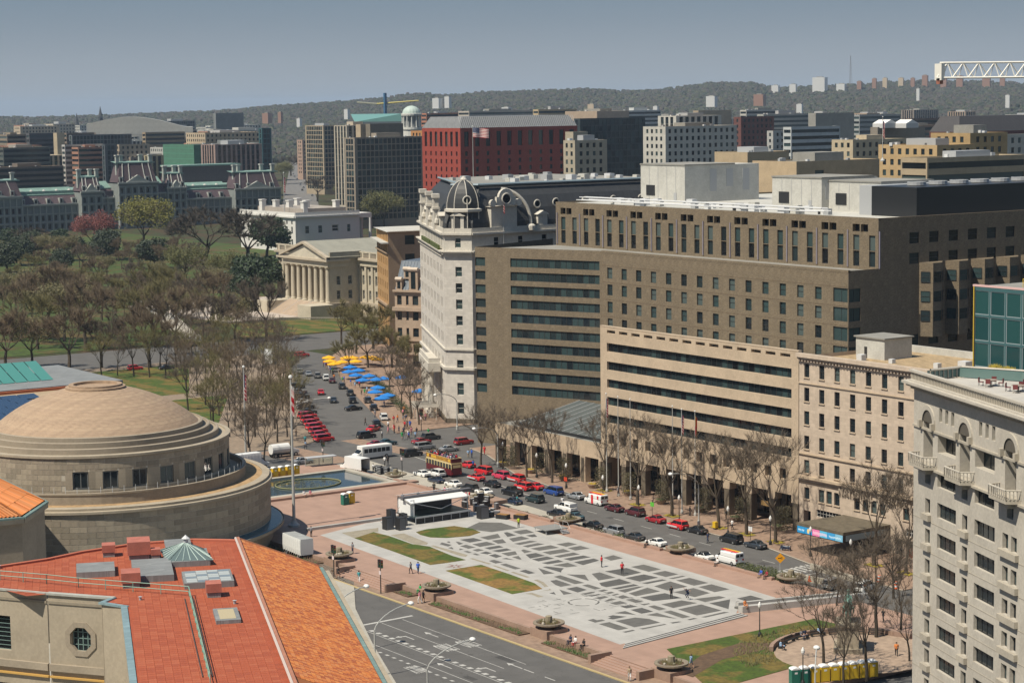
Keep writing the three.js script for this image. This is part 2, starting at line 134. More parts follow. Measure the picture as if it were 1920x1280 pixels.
const D={"inlay":[[[-314.2,-214.7],[-314.3,-217.8],[-311.1,-217.3],[-311.2,-214.4]],[[-314.4,-212.9],[-314.5,-213.7],[-311.0,-213.3],[-310.9,-211.3]],[[-313.5,-207.1],[-314.3,-211.5],[-311.0,-209.9],[-310.9,-207.1]],[[-309.4,-210.6],[-309.8,-213.6],[-307.1,-213.5],[-306.7,-209.6]],[[-309.8,-214.5],[-309.9,-216.5],[-307.7,-215.6],[-307.9,-214.6]],[[-314.2,-203.2],[-313.9,-206.0],[-311.1,-206.1],[-310.9,-203.2]],[[-309.9,-207.2],[-309.8,-209.5],[-306.7,-208.2],[-307.0,-206.6]],[[-305.3,-208.8],[-305.7,-212.6],[-304.3,-213.2],[-303.7,-209.0]],[[-309.4,-202.7],[-309.7,-206.0],[-306.8,-206.0],[-306.7,-202.6]],[[-302.6,-208.8],[-303.1,-212.4],[-301.6,-212.9],[-301.1,-208.9]],[[-300.1,-208.7],[-300.2,-213.2],[-297.5,-213.1],[-297.6,-208.9]],[[-296.3,-208.6],[-296.3,-213.1],[-293.8,-212.8],[-293.8,-208.5]],[[-305.6,-202.7],[-305.6,-205.9],[-303.9,-205.7],[-303.8,-202.7]],[[-309.5,-200.2],[-309.8,-201.7],[-306.8,-201.8],[-306.6,-200.1]],[[-313.1,-198.3],[-314.1,-199.4],[-311.2,-199.6],[-310.4,-198.3]],[[-313.2,-201.7],[-312.6,-202.0],[-310.8,-201.8],[-310.4,-200.6]],[[-314.0,-200.3],[-314.2,-201.0],[-312.8,-200.4],[-312.9,-200.1]],[[-309.5,-197.7],[-309.7,-198.6],[-308.3,-198.1],[-307.9,-197.7]],[[-307.9,-199.1],[-306.7,-199.2],[-306.6,-198.2]],[[-302.7,-202.4],[-302.8,-205.6],[-301.1,-205.5],[-300.9,-202.7]],[[-305.4,-200.1],[-305.6,-201.5],[-303.9,-201.6],[-303.7,-200.0]],[[-302.4,-199.7],[-302.9,-201.3],[-301.1,-201.4],[-300.7,-200.1]],[[-305.3,-198.2],[-305.3,-199.0],[-303.7,-198.9],[-303.6,-198.2]],[[-299.8,-206.6],[-300.3,-207.4],[-297.8,-207.5],[-297.5,-205.7]],[[-296.5,-205.2],[-296.5,-207.4],[-293.6,-207.3],[-293.4,-204.0]],[[-300.0,-202.5],[-299.9,-205.4],[-297.5,-204.2],[-297.4,-202.2]],[[-292.4,-208.3],[-292.8,-212.7],[-290.8,-212.7],[-290.8,-208.4]],[[-299.9,-199.9],[-300.2,-201.4],[-297.8,-201.2],[-297.4,-199.7]],[[-302.6,-198.3],[-302.7,-199.0],[-301.1,-198.9],[-301.1,-198.2]],[[-292.7,-203.9],[-293.0,-207.2],[-290.9,-207.3],[-290.6,-203.8]],[[-296.3,-202.2],[-296.4,-203.7],[-293.6,-202.4],[-294.0,-202.1]],[[-289.3,-203.5],[-289.6,-207.2],[-287.7,-207.0],[-287.8,-203.7]],[[-296.2,-200.0],[-296.3,-201.1],[-294.1,-201.2]],[[-296.2,-197.4],[-296.4,-198.6],[-293.7,-198.6],[-293.7,-197.1]],[[-286.7,-204.0],[-286.7,-207.1],[-283.5,-206.8],[-284.0,-204.9]],[[-292.7,-197.3],[-292.6,-198.5],[-287.9,-198.3],[-287.9,-197.1]],[[-286.6,-201.8],[-286.6,-202.6],[-283.6,-204.0],[-282.3,-202.6],[-281.3,-201.8]],[[-286.5,-200.8],[-281.4,-200.6],[-281.9,-198.7]],[[-286.5,-197.0],[-286.7,-198.4],[-283.6,-198.2],[-283.6,-196.9]],[[-279.5,-199.0],[-279.7,-200.5],[-272.7,-200.3],[-273.0,-198.5]],[[-277.4,-196.8],[-277.3,-198.0],[-272.8,-197.8],[-272.8,-195.6],[-274.4,-195.7]],[[-271.2,-195.5],[-271.3,-197.7],[-268.5,-197.7],[-267.9,-195.4]],[[-271.4,-194.3],[-267.9,-194.3],[-268.0,-192.7]],[[-270.2,-191.5],[-270.5,-192.6],[-268.8,-191.8]],[[-286.2,-214.2],[-286.8,-216.8],[-283.8,-216.6],[-283.5,-213.8]],[[-286.5,-208.2],[-286.7,-212.6],[-284.8,-212.3],[-283.6,-208.0]],[[-289.7,-208.3],[-289.8,-212.6],[-287.8,-212.8],[-287.7,-208.4]],[[-296.4,-214.1],[-296.5,-217.0],[-293.7,-216.9],[-293.9,-213.9]],[[-300.2,-214.4],[-300.3,-217.1],[-297.9,-217.3],[-297.4,-214.5]],[[-277.5,-208.0],[-277.4,-212.4],[-273.0,-212.2],[-272.6,-208.2]],[[-277.6,-213.5],[-277.7,-216.3],[-273.0,-216.3],[-272.8,-213.5]],[[-277.4,-205.2],[-277.5,-206.9],[-272.7,-206.6],[-272.7,-203.1]],[[-271.5,-207.6],[-271.8,-211.7],[-268.4,-212.1],[-268.0,-207.9]],[[-271.5,-213.2],[-271.7,-216.1],[-268.3,-216.2],[-268.0,-213.3]],[[-266.9,-212.9],[-267.1,-216.0],[-266.3,-216.1],[-266.2,-213.4]],[[-271.2,-202.1],[-271.6,-206.5],[-268.0,-206.3],[-268.1,-201.2],[-269.4,-201.2]],[[-266.9,-207.5],[-267.1,-211.8],[-266.1,-212.0],[-265.9,-207.8]],[[-266.8,-201.1],[-267.2,-206.0],[-265.9,-206.1],[-265.8,-201.7]],[[-279.6,-201.7],[-277.5,-203.9],[-273.4,-201.7]],[[-271.5,-198.9],[-271.6,-200.1],[-268.0,-200.1],[-267.9,-198.8]],[[-265.1,-201.2],[-265.4,-205.6],[-264.8,-206.3],[-263.2,-201.2]],[[-266.9,-198.6],[-267.1,-200.0],[-266.1,-200.1],[-266.0,-198.7]],[[-266.9,-195.3],[-267.0,-197.4],[-266.1,-197.6],[-265.9,-195.4]],[[-265.1,-198.6],[-265.2,-200.0],[-264.4,-200.0],[-264.2,-198.8]],[[-265.0,-195.2],[-265.1,-197.4],[-264.4,-197.5],[-264.3,-195.5]],[[-263.3,-198.5],[-263.5,-199.9],[-262.9,-199.9],[-262.6,-198.5]],[[-263.3,-195.3],[-263.4,-197.3],[-262.4,-197.4],[-261.9,-195.3]],[[-260.6,-195.1],[-261.5,-197.2],[-260.3,-197.3],[-260.1,-195.3]],[[-262.4,-201.3],[-263.8,-206.2],[-260.5,-206.2],[-260.2,-201.1]],[[-261.7,-198.5],[-262.1,-200.0],[-260.3,-199.9],[-260.1,-198.3]],[[-259.1,-195.1],[-259.2,-197.2],[-257.3,-197.2],[-257.5,-195.2]],[[-259.3,-198.4],[-259.3,-199.7],[-256.5,-199.8],[-256.7,-198.3]],[[-255.6,-198.3],[-255.3,-199.8],[-254.8,-199.7],[-254.6,-198.3]],[[-256.3,-194.9],[-256.1,-196.9],[-254.6,-197.1],[-254.7,-195.0]],[[-253.7,-198.4],[-253.7,-199.6],[-250.7,-199.6],[-250.6,-198.1]],[[-259.2,-201.1],[-259.1,-206.0],[-254.8,-206.0],[-256.0,-201.2]],[[-253.6,-194.9],[-253.6,-197.1],[-250.6,-197.0],[-250.6,-194.7]],[[-253.4,-191.7],[-253.5,-193.8],[-250.4,-193.6]],[[-252.3,-189.6],[-252.5,-190.7],[-250.5,-191.8],[-250.4,-189.1],[-251.3,-188.8],[-251.5,-189.6]],[[-252.3,-185.8],[-252.5,-187.0],[-251.5,-186.9],[-251.4,-187.8],[-250.5,-187.8],[-250.4,-185.8]],[[-249.4,-185.7],[-249.4,-187.7],[-244.6,-187.6],[-244.6,-185.7]],[[-249.4,-188.8],[-249.3,-192.5],[-247.3,-193.6],[-244.5,-193.5],[-244.6,-188.7]],[[-249.5,-194.8],[-249.6,-196.9],[-244.8,-196.9]],[[-243.5,-188.7],[-243.5,-193.5],[-243.0,-193.5],[-242.8,-188.9]],[[-243.5,-185.6],[-243.6,-187.6],[-243.0,-187.6],[-242.8,-185.7]],[[-243.6,-194.6],[-243.4,-196.1],[-242.9,-196.3],[-242.9,-194.6]],[[-265.0,-213.0],[-265.2,-216.0],[-260.4,-216.0],[-260.3,-212.9]],[[-263.9,-207.6],[-265.1,-211.9],[-260.4,-211.7],[-260.3,-207.5]],[[-259.2,-212.9],[-259.4,-215.8],[-254.9,-215.8],[-254.8,-212.6]],[[-258.8,-207.5],[-259.1,-211.8],[-254.8,-211.7],[-254.1,-208.0]],[[-253.2,-207.2],[-252.3,-211.5],[-250.9,-211.6],[-250.5,-207.1]],[[-249.4,-212.6],[-249.6,-215.6],[-245.3,-215.6],[-245.3,-212.3]],[[-247.8,-211.0],[-247.8,-211.5],[-245.4,-211.4],[-244.9,-208.5]],[[-249.5,-207.1],[-249.6,-211.4],[-244.8,-207.0]],[[-253.5,-200.8],[-253.7,-205.0],[-250.8,-205.8],[-250.5,-200.8]],[[-249.4,-200.8],[-249.7,-205.7],[-244.7,-205.6],[-244.6,-200.6]],[[-243.4,-200.4],[-243.9,-205.3],[-243.2,-205.8],[-242.8,-200.8]],[[-249.5,-198.1],[-249.5,-199.5],[-244.5,-199.3],[-244.6,-197.8]],[[-243.5,-197.8],[-243.7,-199.2],[-243.1,-199.5],[-243.0,-197.9]]],"tan":[[[-312.9,-196.2],[-313.0,-196.9],[-302.4,-197.2],[-301.3,-196.1],[-302.5,-195.7]],[[-299.8,-195.8],[-299.7,-196.4],[-294.1,-196.5],[-293.8,-195.8]],[[-292.6,-195.7],[-292.5,-196.2],[-287.8,-196.0],[-287.7,-195.4]],[[-286.6,-195.3],[-286.7,-195.9],[-281.6,-195.8],[-281.6,-195.1]],[[-279.5,-195.0],[-279.4,-195.7],[-277.3,-195.4],[-274.1,-194.1],[-274.4,-193.5],[-276.8,-194.5]],[[-272.4,-188.3],[-272.2,-189.6],[-268.9,-189.5],[-269.0,-188.5],[-271.2,-188.8]],[[-272.2,-190.6],[-272.4,-193.0],[-272.9,-193.5],[-271.9,-193.1],[-272.1,-192.3]]],"white":[[-333.3,-185.5],[-337.6,-197.5],[-338.2,-206.6],[-334.3,-220.8],[-315.2,-220.0],[-267.9,-218.9],[-246.1,-217.7],[-244.3,-208.6],[-241.9,-206.0],[-237.9,-180.9]],"lawn":[[[-326.9,-189.0],[-329.5,-194.5],[-324.7,-194.9],[-315.9,-194.4],[-312.4,-195.7],[-303.3,-194.6],[-299.2,-194.7],[-299.2,-190.7],[-299.6,-187.8],[-313.9,-188.6]],[[-294.2,-187.4],[-294.3,-194.6],[-285.9,-194.3],[-277.4,-193.7],[-273.4,-192.4],[-273.3,-186.5]],[[-324.7,-200.6],[-325.7,-203.4],[-325.1,-209.1],[-320.8,-210.3],[-317.2,-209.7],[-315.7,-206.3],[-316.8,-202.2],[-319.0,-200.1],[-322.1,-199.9]]],"tanwalk":[[[-332.7,-189.6],[-332.5,-197.3],[-329.0,-195.2],[-329.7,-194.6],[-326.9,-189.0]],[[-325.5,-195.6],[-325.2,-198.3],[-315.4,-197.3],[-314.1,-196.3],[-314.7,-194.6]]],"darkstage":[[[-322.0,-209.7],[-325.3,-214.8],[-322.3,-217.7],[-316.0,-217.3],[-316.2,-211.4],[-319.7,-210.1]]]};
const FAR=[["brown slab office at far left edge above the mansard office",-1818.0,-705.4,33.6,17.8,57.0,[0.3,0.24,0.18],"r"],["dark ribbon-window office right of the far left brown slab",-1838.7,-734.5,7.7,23.4,57.3,[0.11,0.11,0.12],"r"],["small plain beige block beside dark far left office",-1755.6,-726.5,8.2,6.9,58.2,[0.52,0.43,0.3],"p"],["long brown block left of the grey arched roof",-1807.8,-757.2,7.2,26.6,57.4,[0.27,0.21,0.17],"r"],["dark teal-windowed office at left edge, lower row",-1604.7,-619.1,31.9,38.7,49.1,[0.12,0.13,0.12],"r"],["low dark brown block at left edge behind copper roofs",-1494.6,-571.0,21.3,51.7,37.0,[0.17,0.14,0.12],"r"],["pale grey office with white ribbon floors above mansard roofs",-1624.0,-678.4,6.5,33.1,50.1,[0.56,0.54,0.53],"r"],["narrow dark glass block between pale grey and beige offices",-1593.2,-699.4,4.2,10.5,49.9,[0.1,0.12,0.14],"c"],["beige low office left of the green building",-1597.8,-713.8,5.1,27.0,49.6,[0.48,0.4,0.31],"g"],["dark glass top-floor block over the pale grey office",-1750.7,-738.2,6.9,56.1,56.1,[0.14,0.16,0.18],"c"],["tan block with brown roof above the green building",-1861.5,-858.7,7.1,40.9,55.8,[0.4,0.31,0.21],"r"],["yellowish finned office directly left of the green building",-1487.9,-689.8,11.2,11.0,42.9,[0.46,0.39,0.25],"v"],["green netted building among the far left offices",-1482.8,-723.7,54.6,5.8,50.2,[0.085,0.23,0.16],"n"],["pink stone office with tall window bays right of green building",-1520.4,-760.5,25.4,41.4,49.1,[0.42,0.3,0.27],"v"],["cream office set back above the pink stone office",-1667.1,-824.8,37.6,53.4,56.6,[0.56,0.45,0.32],"g"],["narrow teal glass block at right end of pink office",-1556.5,-821.4,3.7,8.3,60.9,[0.03,0.11,0.13],"c"],["plain grey windowless box on the left skyline",-2190.4,-1097.6,5.3,35.1,71.8,[0.24,0.26,0.27],"p"],["teal glass office tower left of avenue end",-1654.6,-934.0,32.9,15.2,61.1,[0.45,0.37,0.27],"c"],["slim pale apartment block far up the avenue",-2014.0,-1110.8,11.8,5.2,42.6,[0.5,0.35,0.28],"g"],["tall pale office with vertical white fins right of the avenue",-1315.5,-761.5,18.1,22.8,64.2,[0.56,0.5,0.42],"v"],["dark gridded glass office left of the red brick block",-1174.6,-685.5,12.9,51.7,57.9,[0.33,0.28,0.23],"c"],["brown plant block on top of the dark gridded office",-1238.3,-735.0,2.8,26.0,65.8,[0.24,0.21,0.17],"p"],["beige lift tower beside brown plant block",-1245.9,-732.0,6.4,6.7,65.5,[0.55,0.44,0.32],"p"],["orange brick sliver between cupola and red brick block",-1203.1,-754.3,14.8,3.3,60.9,[0.55,0.27,0.1],"g"],["dark reflective glass office right of red brick block",-1088.0,-799.3,6.9,51.9,68.0,[0.03,0.05,0.06],"c"],["stepped beige house at right foot of red brick block",-839.7,-613.6,9.6,19.5,59.8,[0.5,0.44,0.35],"g"],["beige upper step of the stepped house",-868.4,-633.6,6.8,9.0,63.5,[0.5,0.44,0.35],"p"],["white office with dense window grid right of dark glass",-899.0,-717.1,19.5,50.0,64.6,[0.64,0.62,0.58],"g"],["white setback storeys on top of the white grid office",-922.7,-743.5,16.1,32.5,70.0,[0.66,0.64,0.6],"v"],["dark red brick office right of the white grid office",-1139.2,-975.9,8.0,30.5,66.5,[0.18,0.07,0.06],"g"],["blue-white low office with glass floors right of centre",-967.5,-868.3,7.2,40.0,61.6,[0.62,0.65,0.68],"r"],["grey concrete block above the blue-white office",-1090.3,-1000.8,7.5,35.8,68.6,[0.36,0.35,0.33],"p"],["brown concrete block below the white tent roofs",-903.8,-877.9,5.3,38.4,61.5,[0.3,0.26,0.22],"p"],["yellow tan office with windows at right behind hotel roof",-558.6,-572.6,30.4,20.0,60.7,[0.58,0.41,0.22],"g"],["taller yellow tan block behind the tan office at right",-574.2,-606.3,20.7,20.5,64.4,[0.52,0.36,0.18],"g"],["long tan roof block right of mansard roof",-704.5,-607.1,22.1,23.9,55.7,[0.54,0.42,0.28],"p"],["tan plant block between the two white plant rooms",-512.4,-462.1,21.4,36.5,58.3,[0.58,0.45,0.3],"q"],["low cream block behind tan plant block",-725.1,-688.7,14.2,34.2,59.2,[0.6,0.5,0.36],"g"],["tan flat block at right edge behind the white plant",-491.0,-498.9,11.9,46.0,58.8,[0.5,0.4,0.28],"r"],["pale block at right edge below crane jib",-607.9,-663.6,6.4,22.3,62.6,[0.6,0.58,0.54],"g"],["brown block on skyline above the mansard red block",-1129.9,-1132.9,12.0,26.4,57.9,[0.3,0.2,0.14],"r"],["pale low office left of blue-white office",-1049.7,-926.4,5.2,12.0,58.1,[0.5,0.5,0.5],"g"],["cream skyline block above dark reflective office",-1634.5,-1152.6,8.6,44.4,72.2,[0.6,0.46,0.28],"r"],["orange-tan skyline block right of cream skyline block",-1562.3,-1166.9,49.5,36.7,70.1,[0.48,0.37,0.28],"p"],["white glass skyline block above white grid office",-1667.4,-1276.7,15.5,47.9,69.7,[0.6,0.62,0.63],"r"],["brown skyline block above white setback storeys",-1544.2,-1270.9,7.8,40.1,69.1,[0.45,0.36,0.26],"p"],["pale skyline block above dark red brick office",-1591.5,-1370.1,9.5,48.4,68.6,[0.6,0.58,0.55],"r"],["long grey skyline block left of grey concrete block",-1430.1,-1250.9,8.5,55.4,65.6,[0.42,0.42,0.4],"r"],["grey skyline slab right of grey concrete block",-1337.6,-1278.0,7.9,49.0,64.4,[0.4,0.42,0.43],"r"],["dark skyline slab behind the tent roofs",-1201.1,-1203.1,5.7,41.1,62.1,[0.2,0.14,0.12],"r"],["tan skyline block behind the cupola",-1861.7,-1172.3,10.3,39.1,69.4,[0.5,0.22,0.14],"r"],["pale skyline block above red brick block roof",-1754.4,-1154.1,19.2,76.5,71.3,[0.55,0.5,0.45],"r"]];
const HILL=[[-0.9488,-0.3158,68.2],[-0.9474,-0.3199,67.8],[-0.946,-0.3241,67.4],[-0.9446,-0.3282,67.0],[-0.9431,-0.3324,66.7],[-0.9417,-0.3365,66.3],[-0.9402,-0.3407,65.9],[-0.9387,-0.3448,65.5],[-0.9371,-0.349,65.1],[-0.9356,-0.3532,64.7],[-0.934,-0.3573,64.3],[-0.9324,-0.3615,63.7],[-0.9307,-0.3657,62.9],[-0.9291,-0.3698,62.1],[-0.9274,-0.374,61.5],[-0.9257,-0.3782,62.1],[-0.924,-0.3824,62.6],[-0.9223,-0.3865,63.1],[-0.9205,-0.3907,63.7],[-0.9187,-0.3949,64.2],[-0.9169,-0.3991,64.5],[-0.9151,-0.4032,65.0],[-0.9133,-0.4074,65.4],[-0.9114,-0.4116,65.9],[-0.9095,-0.4157,66.4],[-0.9076,-0.4199,67.5],[-0.9056,-0.4241,68.4],[-0.9037,-0.4282,69.5],[-0.9017,-0.4324,70.4],[-0.8997,-0.4365,70.9],[-0.8977,-0.4407,71.5],[-0.8956,-0.4448,72.0],[-0.8935,-0.449,72.5],[-0.8915,-0.4531,74.0],[-0.8893,-0.4572,76.8],[-0.8872,-0.4614,79.7],[-0.885,-0.4655,82.2],[-0.8829,-0.4696,83.6],[-0.8807,-0.4737,85.0],[-0.8785,-0.4778,86.4],[-0.8762,-0.4819,87.6],[-0.8739,-0.486,89.0],[-0.8717,-0.4901,90.4],[-0.8694,-0.4942,91.7],[-0.867,-0.4983,93.1],[-0.8647,-0.5023,95.0],[-0.8623,-0.5064,96.9],[-0.8599,-0.5104,98.9],[-0.8575,-0.5145,101.8],[-0.8551,-0.5185,105.2],[-0.8526,-0.5225,108.7],[-0.8502,-0.5265,112.1],[-0.8477,-0.5305,113.2],[-0.8452,-0.5345,110.9],[-0.8426,-0.5385,108.8],[-0.8401,-0.5425,107.6],[-0.8375,-0.5464,109.9],[-0.8349,-0.5504,112.0],[-0.8323,-0.5543,114.3],[-0.8297,-0.5582,114.8],[-0.8271,-0.5621,115.0],[-0.8244,-0.566,115.2],[-0.8217,-0.5699,115.4],[-0.819,-0.5738,115.6],[-0.8163,-0.5776,116.4],[-0.8136,-0.5815,117.5],[-0.8108,-0.5853,118.4],[-0.808,-0.5891,119.5],[-0.8052,-0.5929,120.4],[-0.8024,-0.5967,119.3],[-0.7996,-0.6005,116.5],[-0.7968,-0.6043,113.9],[-0.7939,-0.608,112.4],[-0.7911,-0.6117,113.2],[-0.7882,-0.6155,113.9],[-0.7853,-0.6192,114.5],[-0.7823,-0.6228,115.7],[-0.7794,-0.6265,119.3],[-0.7765,-0.6302,122.7],[-0.7735,-0.6338,126.0],[-0.7705,-0.6374,128.8],[-0.7675,-0.641,131.8],[-0.7645,-0.6446,131.5],[-0.7615,-0.6482,131.1],[-0.7585,-0.6517,130.7],[-0.7554,-0.6552,130.3],[-0.7524,-0.6588,123.1],[-0.7493,-0.6622,115.0],[-0.7462,-0.6657,115.6],[-0.7431,-0.6692,116.4],[-0.74,-0.6726,117.0],[-0.7369,-0.676,117.8],[-0.7337,-0.6794,118.5],[-0.7306,-0.6828,119.1],[-0.7274,-0.6862,119.9],[-0.7243,-0.6895,120.8],[-0.7211,-0.6929,122.3],[-0.7179,-0.6962,123.9],[-0.7147,-0.6994,125.3],[-0.7115,-0.7027,126.8],[-0.7083,-0.706,128.3],[-0.705,-0.7092,127.7],[-0.7018,-0.7124,127.0],[-0.6985,-0.7156,126.2],[-0.6953,-0.7187,125.5],[-0.692,-0.7219,124.8],[-0.6888,-0.725,123.9],[-0.6855,-0.7281,123.1],[-0.6822,-0.7312,122.2],[-0.6789,-0.7342,121.4],[-0.6756,-0.7373,120.4],[-0.6723,-0.7403,119.5],[-0.669,-0.7433,118.8],[-0.6657,-0.7463,118.4],[-0.6623,-0.7492,117.9],[-0.659,-0.7521,117.5],[-0.6557,-0.7551,117.1],[-0.6523,-0.7579,116.6],[-0.649,-0.7608,116.2],[-0.6456,-0.7637,115.8],[-0.6423,-0.7665,115.4]];
const FP={"steeple":[[-3298.5,-1442.1,83.0],[-3129.7,-1328.4,72.5]],"mast":[-4283.0,-4057.9,194.3],"crane":[[-390.7,-401.2,87.0],[-390.7,-401.2,83.0]],"bluecrane":[-2055.0,-1239.8,91.7],"arch":[[-2113.3,-907.7,60.8],[-2067.1,-1008.5,56.8],[-2092.0,-955.7,69.5]],"cupola":[-1274.9,-790.4,77.5,62.6],"tri":[[-1468.1,-857.2,71.3],[-1449.0,-889.0,71.2]],"red":[-963.4,-627.9,-1002.1,-705.7,65.3,71.3],"man":[-760.2,-795.0,-781.0,-858.1,60.7,68.5],"tents":[[-904.5,-884.4,65.7,61.4],[-895.9,-893.0,65.6,61.3]]};
const HH=[[-4194.2,-3710.6,115.0,29.4,16.8,"w"],[-4164.1,-3744.4,117.1,27.3,19.6,"w"],[-4118.1,-3794.9,133.8,52.5,25.2,"w"],[-4081.0,-3834.7,116.6,35.7,16.8,"w"],[-4049.3,-3868.2,122.7,18.9,12.6,"b"],[-4023.0,-3895.6,128.9,16.8,14.0,"b"],[-4004.1,-3915.0,129.8,18.9,12.6,"t"],[-3975.7,-3943.8,129.2,21.0,16.8,"t"],[-3954.8,-3964.7,128.7,16.8,14.0,"b"],[-3932.9,-3986.5,135.0,23.1,19.6,"b"],[-3899.4,-4019.3,128.8,25.2,14.0,"b"],[-3870.5,-4047.1,132.2,27.3,14.0,"b"],[-3822.2,-4092.8,125.8,31.5,14.0,"b"],[-3793.1,-4119.8,125.1,21.0,12.6,"b"],[-3241.4,-2825.5,89.0,32.2,8.6,"b"],[-3303.1,-2753.1,87.1,29.0,7.5,"w"],[-3626.8,-2310.1,90.6,22.6,6.4,"w"],[-3615.3,-2328.1,93.5,16.1,8.6,"w"],[-3797.8,-2016.5,65.7,21.0,6.4,"b"],[-3785.4,-2039.8,67.4,11.3,7.5,"b"],[-3029.4,-3051.6,96.0,9.7,9.7,"w"],[-2905.1,-3170.3,81.0,12.9,10.8,"w"],[-3074.6,-3006.1,53.0,14.5,6.4,"w"],[-3550.3,-2426.0,70.6,24.2,8.6,"w"],[-3451.1,-2565.1,74.6,21.0,6.4,"t"],[-3767.7,-2072.3,54.2,11.3,6.4,"w"],[-3373.3,-2666.6,68.6,14.5,6.4,"w"],[-3720.8,-2155.4,70.8,12.9,5.4,"w"],[-3189.0,-2884.5,68.9,17.7,6.4,"w"]];
